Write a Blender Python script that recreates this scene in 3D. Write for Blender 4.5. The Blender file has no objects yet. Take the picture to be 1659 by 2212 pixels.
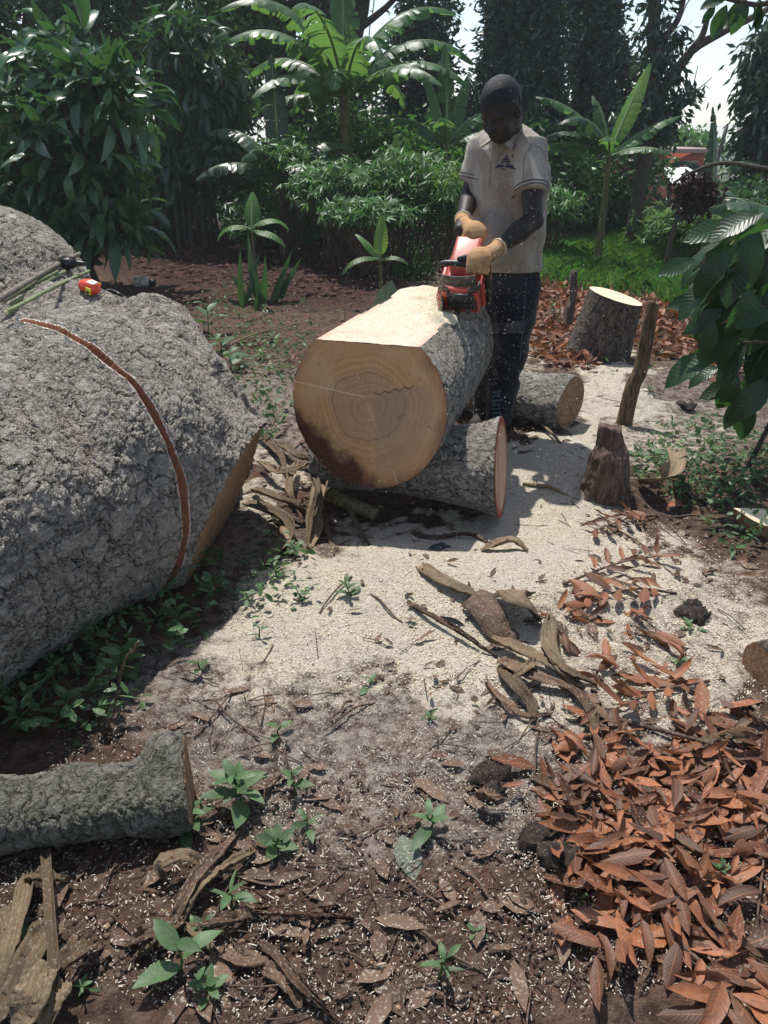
import bpy, bmesh, math, random
import numpy as np
from mathutils import Vector, Matrix
from mathutils.bvhtree import BVHTree

# ------------------------------------------------------------------ camera, sky, sun
PITCH = math.radians(26.0); CAM_H = 1.42; FPX = 1671.0      # focal length in units of the 1659 x 2212 view
scene = bpy.context.scene
col = bpy.data.collections.new('scene'); scene.collection.children.link(col)
cam_d = bpy.data.cameras.new('camera'); cam = bpy.data.objects.new('camera', cam_d); col.objects.link(cam)
cam.location = (0, 0, CAM_H); cam.rotation_euler = (math.pi/2 - PITCH, 0, 0)
cam_d.sensor_fit = 'VERTICAL'; cam_d.sensor_height = 24.0; cam_d.lens = 24.0*FPX/2212.0
cam_d.clip_start = 0.05; cam_d.clip_end = 2000
scene.camera = cam
SUN = Vector((-0.16, 0.40, 0.90)).normalized()              # direction towards the sun
world = bpy.data.worlds.new('World'); scene.world = world; world.use_nodes = True
wn = world.node_tree; bg = wn.nodes['Background']
sky = wn.nodes.new('ShaderNodeTexSky'); sky.sky_type = 'NISHITA'; sky.sun_disc = False
sky.sun_elevation = math.asin(SUN.z); sky.sun_rotation = math.atan2(SUN.x, SUN.y)
sky.air_density = 1.1; sky.dust_density = .5; sky.ozone_density = 1.5; sky.altitude = 900
hs = wn.nodes.new('ShaderNodeHueSaturation'); hs.inputs['Saturation'].default_value = 0.7; hs.inputs['Value'].default_value = 1.0
wn.links.new(sky.outputs[0], hs.inputs['Color']); wn.links.new(hs.outputs[0], bg.inputs[0]); bg.inputs[1].default_value = 0.135
sun_d = bpy.data.lights.new('sun', 'SUN'); sun_d.energy = 4.6; sun_d.angle = math.radians(0.6); sun_d.color = (1.0, 0.965, 0.91)
sun = bpy.data.objects.new('sun', sun_d); col.objects.link(sun); sun.rotation_euler = SUN.to_track_quat('Z', 'Y').to_euler()
scene.view_settings.view_transform = 'Standard'; scene.view_settings.look = 'None'
scene.view_settings.exposure = 0.32; scene.view_settings.gamma = 1.0; scene.view_settings.use_curve_mapping = False
scene.render.engine = 'CYCLES'; scene.cycles.use_denoising = True
scene.cycles.max_bounces = 6; scene.cycles.transparent_max_bounces = 4; scene.cycles.diffuse_bounces = 3; scene.cycles.glossy_bounces = 2

# ------------------------------------------------------------------ helpers
rng = np.random.default_rng(7); random.seed(7)
cP, sP = math.cos(PITCH), math.sin(PITCH)
def ray(u, v):
    x = (u-829.5)/FPX; y = (1106-v)/FPX
    return np.array([x, y*sP + cP, y*cP - sP])
def at(u, v, y):
    """point seen at (u, v) that lies y metres in front of the camera"""
    d = ray(u, v); return d*(y/d[1]) + np.array([0, 0, CAM_H])
def gr(u, v, z=0.0):
    d = ray(u, v); return d*((z-CAM_H)/d[2]) + np.array([0, 0, CAM_H])
def proj(P):
    P = np.asarray(P, float); q = P - np.array([0, 0, CAM_H])
    f = q[..., 1]*cP - q[..., 2]*sP; y = q[..., 1]*sP + q[..., 2]*cP
    f = np.maximum(f, 1e-3)
    return 829.5 + q[..., 0]/f*FPX, 1106 - y/f*FPX

def hash3(ix, iy, iz, s):
    h = (ix*374761393 + iy*668265263 + iz*2147483647 + s*974634777) & 0xffffffff
    h = ((h ^ (h >> 13))*1274126177) & 0xffffffff
    h = ((h ^ (h >> 16))*2246822519) & 0xffffffff
    return ((h ^ (h >> 15)) & 0xffffff)/float(0xffffff)
def vnoise(P, s=0):
    P = np.asarray(P, float); i = np.floor(P).astype(np.int64); f = P - i; f = f*f*(3-2*f)
    x, y, z = i[..., 0], i[..., 1], i[..., 2]; fx, fy, fz = f[..., 0], f[..., 1], f[..., 2]
    def c(a, b, d): return hash3(x+a, y+b, z+d, s)
    x00 = c(0,0,0)*(1-fx)+c(1,0,0)*fx; x10 = c(0,1,0)*(1-fx)+c(1,1,0)*fx
    x01 = c(0,0,1)*(1-fx)+c(1,0,1)*fx; x11 = c(0,1,1)*(1-fx)+c(1,1,1)*fx
    return ((x00*(1-fy)+x10*fy)*(1-fz) + (x01*(1-fy)+x11*fy)*fz)*2-1
def fbm(P, oct=4, s=0, gain=0.5):
    P = np.asarray(P, float); r = 0; a = 1.0; t = 0
    for k in range(oct):
        r = r + a*vnoise(P*(2.03**k) + 17.3*k, s+k); t += a; a *= gain
    return r/t
def fbm2(x, y, sc, oct=4, s=0):
    x = np.asarray(x, float); y = np.asarray(y, float)
    return fbm(np.stack([x*sc, y*sc, np.zeros_like(x)+s*3.7], -1), oct, s)

def mesh_np(name, V, F, mats, smooth=False, matidx=None, tint=None, uv=None, ground=None):
    """V (n,3); F one (m,k) array or a list of them"""
    me = bpy.data.meshes.new(name); V = np.asarray(V, np.float32)
    Fs = F if isinstance(F, list) else [F]
    Fs = [np.asarray(f, np.int32) for f in Fs if len(f)]
    loops = np.concatenate([f.ravel() for f in Fs]); tot = np.concatenate([np.full(len(f), f.shape[1], np.int32) for f in Fs])
    start = np.concatenate([[0], np.cumsum(tot)[:-1]]).astype(np.int32)
    me.vertices.add(len(V)); me.vertices.foreach_set('co', V.ravel())
    me.loops.add(len(loops)); me.loops.foreach_set('vertex_index', loops)
    me.polygons.add(len(tot)); me.polygons.foreach_set('loop_start', start); me.polygons.foreach_set('loop_total', tot)
    me.update(calc_edges=True)
    if smooth: me.polygons.foreach_set('use_smooth', np.ones(len(tot), bool))
    if matidx is not None: me.polygons.foreach_set('material_index', np.asarray(matidx, np.int32))
    if tint is not None:
        a = me.attributes.new('tint', 'FLOAT', 'POINT'); a.data.foreach_set('value', np.asarray(tint, np.float32))
    if uv is not None:
        a = me.attributes.new('leafuv', 'FLOAT_VECTOR', 'POINT'); a.data.foreach_set('vector', np.asarray(uv, np.float32).ravel())
    if ground is not None:
        a = me.attributes.new('zones', 'FLOAT_VECTOR', 'POINT'); a.data.foreach_set('vector', np.asarray(ground, np.float32).ravel())
    for m in (mats if isinstance(mats, (list, tuple)) else [mats]): me.materials.append(m)
    me.validate()
    return me
def link(name, me, parent=None, loc=None):
    o = bpy.data.objects.new(name, me); col.objects.link(o)
    if parent is not None: o.parent = parent
    if loc is not None: o.location = loc
    return o
def tag(o, label, cat, group=None, kind=None):
    if label: o['label'] = label
    if cat: o['category'] = cat
    if group: o['group'] = group
    if kind: o['kind'] = kind
    return o
def thing(name, label, cat, loc=(0, 0, 0), group=None):
    o = bpy.data.objects.new(name, None); col.objects.link(o); o.location = Vector([float(c) for c in loc]); o.empty_display_size = 0.1
    return tag(o, label, cat, group)
def part(name, V, F, mats, parent, label=None, **kw):
    """V in world coordinates; stored relative to the parent thing (unrotated parents only)"""
    V = np.asarray(V, float)
    p = parent; off = np.zeros(3)
    while p is not None: off += np.array(p.location); p = p.parent
    o = link(name, mesh_np(name, V-off, F, mats, **kw), parent)
    if label: o['label'] = label
    return o
def copy_tree(o, parent=None):
    c = o.copy(); col.objects.link(c)
    if parent is not None: c.parent = parent
    for ch in list(o.children): copy_tree(ch, c)
    return c

def frame(d, up=(0, 0, 1)):
    d = np.asarray(d, float); d = d/np.linalg.norm(d); up = np.asarray(up, float)
    if abs(np.dot(d, up)) > .98: up = np.array([1.0, 0, 0])
    s = np.cross(up, d); s /= np.linalg.norm(s); u = np.cross(d, s)
    return d, s, u
def tube(pts, rad, n=8, caps=True, squash=1.0):
    """tube mesh through points, returns V, [quads, ngons]"""
    pts = np.asarray(pts, float); m = len(pts); rad = np.broadcast_to(np.asarray(rad, float), (m,))
    T = np.gradient(pts, axis=0); V = []; up = np.array([0, 0, 1.0])
    d0 = T[0]/np.linalg.norm(T[0])
    if abs(d0[2]) > .9: up = np.array([0, 1.0, 0])
    for i in range(m):
        d = T[i]/(np.linalg.norm(T[i])+1e-12); s = np.cross(up, d); s /= (np.linalg.norm(s)+1e-12); w = np.cross(d, s); up = w
        a = np.arange(n)*2*math.pi/n
        V.append(pts[i] + rad[i]*(np.cos(a)[:, None]*s + squash*np.sin(a)[:, None]*w))
    V = np.concatenate(V); q = []
    i = np.arange(m-1)[:, None]*n; j = np.arange(n)[None, :]; j2 = (j+1) % n
    q = np.stack([i+j, i+j2, i+n+j2, i+n+j], -1).reshape(-1, 4)
    F = [q]
    if caps: F.append(np.array([list(range(n))[::-1], [(m-1)*n+k for k in range(n)]]))
    return V, F
def merge(items):
    """join several (V, F) into one, faces grouped by size"""
    Vs = []; by = {}; off = 0
    for V, F in items:
        for f in (F if isinstance(F, list) else [F]):
            f = np.asarray(f)
            if len(f): by.setdefault(f.shape[1], []).append(f+off)
        Vs.append(V); off += len(V)
    return np.concatenate(Vs), [np.concatenate(v) for v in by.values()]
def spline(pts, n):
    pts = np.asarray(pts, float); m = len(pts); P = np.vstack([2*pts[0]-pts[1], pts, 2*pts[-1]-pts[-2]])
    t = np.linspace(0, m-1-1e-9, n); i = t.astype(int); f = (t-i)[:, None]
    a, b, c, d = P[i], P[i+1], P[i+2], P[i+3]
    return .5*((2*b)+(-a+c)*f+(2*a-5*b+4*c-d)*f*f+(-a+3*b-3*c+d)*f**3)
def box(cx, cy, cz, sx, sy, sz, bevel=0.0, seg=2, R=None):
    bm = bmesh.new(); bmesh.ops.create_cube(bm, size=1.0)
    for v in bm.verts: v.co = Vector((v.co.x*sx, v.co.y*sy, v.co.z*sz))
    if bevel > 0: bmesh.ops.bevel(bm, geom=list(bm.edges), offset=bevel, segments=seg, affect='EDGES', profile=.6)
    V = np.array([v.co[:] for v in bm.verts]); by = {}
    for f in bm.faces: by.setdefault(len(f.verts), []).append([v.index for v in f.verts])
    bm.free()
    if R is not None: V = V @ np.asarray(R).T
    return V + np.array([cx, cy, cz]), [np.array(v) for v in by.values()]
def prism(poly, h0, h1):
    """polygon (k,2) extruded along z"""
    poly = np.asarray(poly, float); k = len(poly)
    V = np.vstack([np.c_[poly, np.full(k, h0)], np.c_[poly, np.full(k, h1)]])
    q = np.array([[i, (i+1) % k, k+(i+1) % k, k+i] for i in range(k)])
    return V, [q, np.array([list(range(k))[::-1], list(range(k, 2*k))])]

# ------------------------------------------------------------------ signed-distance sculpting
class Sculpt:
    def __init__(s, lo, hi, h):
        s.lo = np.array(lo, float); s.h = h; s.n = np.ceil((np.array(hi)-s.lo)/h).astype(int)+1
        s.D = np.full(tuple(s.n), 9.0, np.float32)
    def _sub(s, lo, hi):
        a = np.maximum(((np.array(lo)-s.lo)/s.h).astype(int)-1, 0); b = np.minimum(((np.array(hi)-s.lo)/s.h).astype(int)+2, s.n)
        if (b <= a).any(): return None, None
        g = [s.lo[i]+np.arange(a[i], b[i])*s.h for i in range(3)]
        X, Y, Z = np.meshgrid(*g, indexing='ij', sparse=True)
        return (slice(a[0], b[0]), slice(a[1], b[1]), slice(a[2], b[2])), (X.astype(np.float32), Y.astype(np.float32), Z.astype(np.float32))
    def put(s, lo, hi, fn, k, mode='add'):
        sl, g = s._sub(np.array(lo)-k-3*s.h, np.array(hi)+k+3*s.h)
        if sl is None: return
        d = fn(*g); D = s.D[sl]
        if mode == 'add':
            if k > 0:
                h = np.maximum(k-np.abs(D-d), 0)/k; s.D[sl] = np.minimum(D, d)-h*h*k*.25
            else: s.D[sl] = np.minimum(D, d)
        else:
            d = -d
            if k > 0:
                h = np.maximum(k-np.abs(D-d), 0)/k; s.D[sl] = np.maximum(D, d)+h*h*k*.25
            else: s.D[sl] = np.maximum(D, d)
    def cone(s, a, b, ra, rb, k=.03, flat=None, mode='add'):
        """round cone; flat=(direction, factor) squeezes the section along a direction"""
        a = np.array(a, float); b = np.array(b, float); R = max(ra, rb)
        ab = b-a; L2 = max(float(ab@ab), 1e-9)
        def fn(X, Y, Z):
            px, py, pz = X-a[0], Y-a[1], Z-a[2]
            t = np.clip((px*ab[0]+py*ab[1]+pz*ab[2])/L2, 0, 1)
            dx, dy, dz = px-t*ab[0], py-t*ab[1], pz-t*ab[2]
            if flat is not None:
                n = np.array(flat[0], float); n /= np.linalg.norm(n); q = dx*n[0]+dy*n[1]+dz*n[2]; w = (1/flat[1]-1)
                dx, dy, dz = dx+q*w*n[0], dy+q*w*n[1], dz+q*w*n[2]
            r = ra+(rb-ra)*t
            d = np.sqrt(dx*dx+dy*dy+dz*dz)-r
            return (d*(flat[1] if flat is not None and flat[1] < 1 else 1)).astype(np.float32)
        s.put(np.minimum(a, b)-R, np.maximum(a, b)+R, fn, k, mode)
    def capcone(s, a, b, ra, rb, k=.02, flat=None):
        a = np.array(a, float); b = np.array(b, float); R = max(ra, rb); ab = b-a; L = float(np.linalg.norm(ab)); w = ab/L
        def fn(X, Y, Z):
            px, py, pz = X-a[0], Y-a[1], Z-a[2]; t = px*w[0]+py*w[1]+pz*w[2]; dx, dy, dz = px-t*w[0], py-t*w[1], pz-t*w[2]
            if flat is not None:
                n = np.array(flat[0], float); n /= np.linalg.norm(n); q = dx*n[0]+dy*n[1]+dz*n[2]; g = (1/flat[1]-1)
                dx, dy, dz = dx+q*g*n[0], dy+q*g*n[1], dz+q*g*n[2]
            d = np.sqrt(dx*dx+dy*dy+dz*dz)-(ra+(rb-ra)*np.clip(t/L, 0, 1)); return np.maximum(d, np.maximum(-t-R*.3, t-L)).astype(np.float32)
        s.put(np.minimum(a, b)-R, np.maximum(a, b)+R, fn, k)
    def chain(s, pts, k=.02, flat=None):
        for (p, r), (q, r2) in zip(pts[:-1], pts[1:]): s.cone(p, q, r, r2, k, flat)
    def ell(s, c, r, R=None, k=.02, mode='add'):
        c = np.array(c, float); r = np.array(r, float); R = np.eye(3) if R is None else np.asarray(R)
        def fn(X, Y, Z):
            p = [X-c[0], Y-c[1], Z-c[2]]
            q = [(p[0]*R[0, i]+p[1]*R[1, i]+p[2]*R[2, i])/r[i] for i in range(3)]
            q2 = [(p[0]*R[0, i]+p[1]*R[1, i]+p[2]*R[2, i])/r[i]**2 for i in range(3)]
            l = np.sqrt(q[0]**2+q[1]**2+q[2]**2); g = np.sqrt(q2[0]**2+q2[1]**2+q2[2]**2)
            return (l*(l-1)/np.maximum(g, 1e-6)).astype(np.float32)
        m = r.max(); s.put(c-m, c+m, fn, k, mode)
    def half(s, p, n, k=0.0):
        """keep what lies on the side the normal points away from"""
        n = np.array(n, float); n /= np.linalg.norm(n); p = np.array(p, float)
        g = [s.lo[i]+np.arange(s.n[i])*s.h for i in range(3)]
        X, Y, Z = np.meshgrid(*g, indexing='ij', sparse=True)
        d = ((X-p[0])*n[0]+(Y-p[1])*n[1]+(Z-p[2])*n[2]).astype(np.float32)
        s.D = np.maximum(s.D, d)
    def shell_open(s, t):
        """turn the solid into a thick sheet"""
        s.D = np.abs(s.D+t/2)-t/2
    def mesh(s, smooth_it=1):
        D = s.D; nx, ny, nz = D.shape; D[0], D[-1] = 9, 9; D[:, 0], D[:, -1] = 9, 9; D[:, :, 0], D[:, :, -1] = 9, 9
        S = D < 0
        c = [S[i:nx-1+i, j:ny-1+j, k:nz-1+k] for i in (0, 1) for j in (0, 1) for k in (0, 1)]
        cnt = sum(x.astype(np.int8) for x in c); act = (cnt > 0) & (cnt < 8)
        idx = np.argwhere(act); vid = np.full(act.shape, -1, np.int32); vid[act] = np.arange(len(idx))
        P = np.zeros((len(idx), 3)); N = np.zeros(len(idx))
        co = [(0,0,0),(1,0,0),(0,1,0),(1,1,0),(0,0,1),(1,0,1),(0,1,1),(1,1,1)]
        val = [D[idx[:, 0]+a, idx[:, 1]+b, idx[:, 2]+d] for a, b, d in co]
        for i in range(8):
            for j in range(i+1, 8):
                df = np.array(co[j])-np.array(co[i])
                if np.abs(df).sum() != 1: continue
                m = (val[i] < 0) != (val[j] < 0)
                t = np.where(m, val[i]/np.where(m, val[i]-val[j], 1), 0)
                P += np.where(m[:, None], np.array(co[i])+t[:, None]*df, 0); N += m
        P = (P/N[:, None]+idx)*s.h+s.lo
        F = []
        for ax in range(3):
            sh = [nx, ny, nz]; a = [slice(0, sh[i]-(1 if i == ax else 0)) for i in range(3)]; b = list(a); b[ax] = slice(1, sh[ax])
            A = S[tuple(a)]; B = S[tuple(b)]; e = np.argwhere(A != B)
            e = e[((e > 0) | (np.arange(3) == ax)).all(1)]
            flip = A[tuple(e.T)]
            u, w = [(1, 2), (2, 0), (0, 1)][ax]
            def g(du, dw):
                q = e.copy(); q[:, u] += du; q[:, w] += dw; return vid[tuple(q.T)]
            q = np.stack([g(-1, -1), g(0, -1), g(0, 0), g(-1, 0)], 1)
            q[~flip] = q[~flip][:, ::-1]; F.append(q)
        F = np.concatenate(F); F = F[(F >= 0).all(1)]
        return P, F

# ------------------------------------------------------------------ materials
class M:
    """tiny node-graph writer"""
    def __init__(s, name):
        s.m = bpy.data.materials.new(name); s.m.use_nodes = True; s.t = s.m.node_tree
        for n in list(s.t.nodes): s.t.nodes.remove(n)
        s.out = s.t.nodes.new('ShaderNodeOutputMaterial')
    def n(s, ty, ins=None, **attr):
        nd = s.t.nodes.new('ShaderNode'+ty)
        for k, v in attr.items(): setattr(nd, k, v)
        for k, v in (ins or {}).items():
            i = nd.inputs[k]
            if isinstance(v, bpy.types.NodeSocket): s.t.links.new(v, i)
            elif isinstance(v, bpy.types.Node): s.t.links.new(v.outputs[0], i)
            else:
                if hasattr(i.default_value, '__len__') and len(i.default_value) == 4 and len(v) == 3: v = (*v, 1)
                i.default_value = v
        return nd
    def coord(s, which='Object'): return s.n('TexCoord').outputs[which]
    def vscale(s, vec, sc): return s.n('VectorMath', {0: vec, 1: sc}, operation='MULTIPLY').outputs[0]
    def noise(s, vec, scale, detail=4, rough=.55, dist=0): return s.n('TexNoise', {'Vector': vec, 'Scale': scale, 'Detail': detail, 'Roughness': rough, 'Distortion': dist}).outputs[0]
    def voro(s, vec, scale, feature='F1', rand=1.0, out=0): return s.n('TexVoronoi', {'Vector': vec, 'Scale': scale, 'Randomness': rand}, feature=feature).outputs[out]
    def math(s, op, a, b=0.0, c=0.0, clamp=False): return s.n('Math', {0: a, 1: b, 2: c}, operation=op, use_clamp=clamp).outputs[0]
    def ramp(s, f, lo, hi, a=0.0, b=1.0): return s.n('MapRange', {'Value': f, 'From Min': lo, 'From Max': hi, 'To Min': a, 'To Max': b}, interpolation_type='SMOOTHSTEP').outputs[0]
    def mix(s, f, a, b):
        nd = s.t.nodes.new('ShaderNodeMix'); nd.data_type = 'RGBA'
        for k, v in ((0, f), (6, a), (7, b)):
            if isinstance(v, bpy.types.NodeSocket): s.t.links.new(v, nd.inputs[k])
            else: nd.inputs[k].default_value = v if k == 0 else (*v, 1) if len(v) == 3 else v
        return nd.outputs[2]
    def attr(s, name, out='Fac'): return s.n('Attribute', attribute_name=name).outputs[out]
    def rand(s):
        """0..1 that differs per object and per leaf"""
        r = s.math('ADD', s.n('ObjectInfo').outputs['Random'], s.attr('tint')); return s.math('FRACT', r)
    def finish(s, color, rough=.8, bump=None, bstr=.5, bdist=.01, spec=.3, trans=0.0, tcol=None, disp=None, metal=0.0, sheen=0.0):
        ins = {'Base Color': color, 'Roughness': rough, 'Specular IOR Level': spec, 'Metallic': metal}
        if sheen: ins['Sheen Weight'] = sheen
        b = s.n('BsdfPrincipled', ins); nrm = None
        if bump is not None:
            nrm = s.n('Bump', {'Height': bump, 'Strength': bstr, 'Distance': bdist}); s.t.links.new(nrm.outputs[0], b.inputs['Normal'])
        o = b.outputs[0]
        if trans > 0:
            t = s.n('BsdfTranslucent', {'Color': tcol if tcol is not None else color})
            o = s.n('MixShader', {0: trans, 1: o, 2: t.outputs[0]}).outputs[0]
        s.t.links.new(o, s.out.inputs['Surface'])
        if disp is not None:
            d = s.n('Displacement', {'Height': disp[0], 'Midlevel': disp[2], 'Scale': disp[1]})
            s.t.links.new(d.outputs[0], s.out.inputs['Displacement']); s.m.displacement_method = 'BOTH'
        return s.m

def plain(name, c, rough=.6, spec=.3, metal=0.0, grain=0.0, gscale=40, bump=0.0):
    m = M(name); v = m.coord(); n = m.noise(v, gscale, 4)
    colr = m.mix(m.ramp(n, .35, .7), tuple(x*(1-grain) for x in c), tuple(min(1, x*(1+grain*.6)) for x in c)) if grain else (*c, 1)
    return m.finish(colr, rough, bump=n if bump else None, bstr=bump, spec=spec, metal=metal)

def leaf_mat(name, dark, light, trans=.3, tcol=None, rough=.45, spec=.4, dust=0.0, veins=False, rib=.35, vb=.16, fib=0.0):
    m = M(name); r = m.rand(); v = m.coord()
    c = m.mix(r, dark, light)
    n = m.noise(v, 9, 3); c = m.mix(m.ramp(n, .35, .75, 0, .35), c, tuple(x*.55 for x in dark))
    bump = None
    if veins:
        uv = m.attr('leafuv', 'Vector'); sx = m.n('SeparateXYZ', {0: uv})
        side = m.math('ABSOLUTE', sx.outputs[1])
        ph = m.math('ADD', sx.outputs[0], m.math('MULTIPLY', side, -0.35))
        w = m.math('SINE', m.math('MULTIPLY', ph, 75.0))
        bump = w; c = m.mix(m.ramp(w, .5, 1, 0, .10), c, light)
        c = m.mix(m.ramp(side, .05, .01, 0, rib), c, tuple(min(1, x*1.5) for x in light))
    if fib:
        fu = m.noise(m.vscale(m.attr('leafuv', 'Vector'), (6, 46, 1)), 1.0, 4, .7); c = m.mix(m.ramp(fu, .4, .66, 0, fib), c, tuple(x*.45 for x in dark)); bump = fu
    if dust:
        c = m.mix(m.ramp(m.noise(v, 160, 2), .55, .68, 0, dust), c, (.5, .46, .38))
    return m.finish(c, rough, spec=spec, trans=trans, tcol=m.mix(.5, c, tcol) if tcol else None, bump=bump, bstr=vb, bdist=.003)

def bark_mat(name, base, crack, dustcol, scale=9.0, stretch=.45, disp=.02, dust=.8, kerf=None, green=0.0):
    """blocky plated bark; local Z is the grain direction"""
    m = M(name); co = m.coord()
    def jit(vec, sc_, amp, det):
        w = m.n('TexNoise', {'Vector': vec, 'Scale': sc_, 'Detail': det, 'Roughness': .65}); v_ = m.n('VectorMath', {0: w.outputs['Color'], 1: (.5, .5, .5)}, operation='SUBTRACT').outputs[0]
        return m.n('VectorMath', {0: vec, 1: m.vscale(v_, (amp, amp, amp))}, operation='ADD').outputs[0]
    p = jit(jit(co, 5.0, .10, 3), scale*2.2, 1.0/scale, 4)
    ps = m.vscale(p, (1, 1, stretch))
    e1 = m.voro(ps, scale*.8, 'DISTANCE_TO_EDGE'); e2 = m.voro(ps, scale*2.2, 'DISTANCE_TO_EDGE')
    cell = m.voro(ps, scale*2.2, 'F1', out='Color'); n1 = m.noise(p, scale*4.5, 6, .72); n2 = m.noise(co, 3.0, 4)
    brk = m.ramp(m.noise(co, scale*.5, 4), .42, .58)                              # cracks come and go
    plate = m.math('MAXIMUM', m.ramp(e1, 0.0, .07), m.math('MULTIPLY', brk, .75))
    plate2 = m.math('MAXIMUM', m.ramp(e2, 0.0, .17), m.math('SUBTRACT', .55, m.math('MULTIPLY', brk, .5)))
    cv = m.n('SeparateColor', {0: cell}).outputs[0]
    h = m.math('ADD', m.math('MULTIPLY', plate, .42), m.math('MULTIPLY', plate2, .34))
    h = m.math('ADD', h, m.math('MULTIPLY', cv, .12)); h = m.math('ADD', h, m.math('MULTIPLY', n1, .75))
    h = m.math('ADD', h, m.math('MULTIPLY', m.math('SUBTRACT', m.noise(ps, scale*1.1, 5, .7, .6), .5), .9))
    c = m.mix(m.ramp(h, .66, 1.04), crack, base)
    c = m.mix(m.ramp(m.noise(co, 30, 4, .7), .5, .75, 0, .4), c, tuple(x*.6 for x in base))
    c = m.mix(m.ramp(m.noise(co, 6, 3), .6, .75, 0, .35), c, (base[0]*1.05, base[1]*.72, base[2]*.55))
    if green: c = m.mix(m.ramp(m.noise(co, 12, 4, .7), .45, .65, 0, green), c, (.10, .15, .07))
    nz = m.n('SeparateXYZ', {0: m.n('NewGeometry').outputs['Normal']}).outputs[2]
    dn = m.math('MULTIPLY', m.ramp(nz, -.05, .62), m.ramp(m.noise(co, 110, 3, .7), .34, .60))  # sawdust on upward faces, spread wide so shaded sides are coloured darker
    c = m.mix(m.math('MULTIPLY', dn, dust), c, dustcol)
    sp = m.ramp(m.voro(co, 190, 'F1'), .17, .10); c = m.mix(m.math('MULTIPLY', sp, .6), c, (.66, .60, .48))   # chips
    if kerf is not None:
        k = m.attr('tint'); c = m.mix(m.ramp(k, .35, .65), c, m.mix(m.noise(co, 90, 4, .8), (.10, .035, .02), (.34, .15, .085)))
        h = m.math('MULTIPLY', h, m.ramp(k, .25, .0))
        h = m.math('ADD', h, m.math('MULTIPLY', m.ramp(k, .0, .25), .95))
    return m.finish(c, .92, bump=h, bstr=.9, bdist=.012, spec=.12, disp=(h, disp, .95))

def wood_mat(name, kind='face'):
    """end grain; the part's local XY plane is the cut, centred on the pith"""
    m = M(name); co = m.vscale(m.coord(), (-1, 1, 1)); sx = m.n('SeparateXYZ', {0: co})
    w = m.n('TexNoise', {'Vector': co, 'Scale': 4.0, 'Detail': 3})
    off = m.vscale(m.n('VectorMath', {0: w.outputs['Color'], 1: (.5, .5, .5)}, operation='SUBTRACT').outputs[0], (.11, .11, 0))
    p = m.n('VectorMath', {0: co, 1: off}, operation='ADD').outputs[0]; s2 = m.n('SeparateXYZ', {0: p})
    r = m.math('SQRT', m.math('ADD', m.math('POWER', m.math('ABSOLUTE', s2.outputs[0]), 2), m.math('POWER', m.math('ABSOLUTE', s2.outputs[1]), 2)))
    ring = m.n('TexNoise', {'W': m.math('MULTIPLY', r, 80.0), 'Scale': 1.0, 'Detail': 3}, noise_dimensions='1D').outputs[0]
    big = m.noise(co, 5, 4, .6)
    c = m.mix(m.ramp(ring, .3, .7), (.50, .255, .115), (.58, .33, .16)); c = m.mix(m.ramp(big, .45, .68, 0, .7), c, (.60, .38, .22))
    c = m.mix(m.ramp(r, .17, .12, 0, .6), c, m.mix(m.ramp(ring, .35, .65), (.36, .20, .115), (.46, .285, .175)))   # heartwood
    c = m.mix(m.ramp(m.math('ABSOLUTE', m.math('SUBTRACT', r, .142)), .006, .001, 0, .45), c, (.16, .09, .055))
    c = m.mix(m.ramp(m.math('ADD', r, m.math('MULTIPLY', big, .12)), .335, .40, 0, .85), c, (.19, .075, .045))     # wet rim
    sc = m.noise(m.vscale(co, (1, .12, 1)), 130, 3); c = m.mix(m.ramp(sc, .4, .7, 0, .22), c, (.62, .42, .25))       # saw lines
    st = m.noise(m.vscale(co, (1, 1, 1)), 7, 5, .7, 1.5)
    ll = m.math('ADD', m.math('MULTIPLY', sx.outputs[0], .9), m.math('MULTIPLY', sx.outputs[1], 1.0))
    ang = m.math('ADD', ll, m.math('MULTIPLY', m.noise(co, 9, 4, .6), .30))
    c = m.mix(m.math('MULTIPLY', m.ramp(ang, -.09, -.21), m.ramp(r, .15, .21)), c, (.085, .032, .022))             # dark stain, lower left
    c = m.mix(m.ramp(m.noise(co, 11, 5, .75), .60, .74, 0, .7), c, (.13, .065, .04))
    c = m.mix(m.ramp(m.voro(co, 130, 'F1'), .16, .08, 0, .7), c, (.75, .62, .44))
    x, y = sx.outputs[0], sx.outputs[1]
    def line(a, b, cc, msk, wd):                            # radial cracks: |a x + b y + c| small
        d = m.math('ABSOLUTE', m.math('ADD', m.math('ADD', m.math('MULTIPLY', x, a), m.math('MULTIPLY', y, b)), m.math('ADD', cc, m.math('MULTIPLY', st, .012))))
        return m.math('MULTIPLY', m.ramp(d, wd, wd*.3, 0, .75), msk)
    if kind == 'face':
        c = m.mix(line(.12, 1, -.045, m.ramp(x, .0, -.03), .0028), c, (.76, .62, .44))
        c = m.mix(line(.93, .36, -.01, m.ramp(y, .06, .0), .0024), c, (.70, .50, .33))
        d2 = m.math('ADD', m.math('ADD', y, m.math('MULTIPLY', x, -.30)), m.math('ADD', -.045, m.math('MULTIPLY', m.math('SINE', m.math('MULTIPLY', x, 160.0)), .0045)))
        hard = m.math('MULTIPLY', m.ramp(m.math('ABSOLUTE', d2), .004, .0015), m.math('MULTIPLY', m.ramp(x, .02, .03), m.ramp(x, .19, .18)))
        c = m.mix(hard, c, (.16, .08, .045))
        below = m.math('MULTIPLY', m.math('MULTIPLY', m.ramp(d2, .0, -.003), m.ramp(x, .02, .04)), m.ramp(r, .30, .22))
        c = m.mix(m.math('MULTIPLY', below, .35), c, (.30, .22, .17))
    return m.finish(c, .72, bump=m.math('ADD', m.math('MULTIPLY', sc, .6), st), bstr=.35, bdist=.004, spec=.25)
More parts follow.
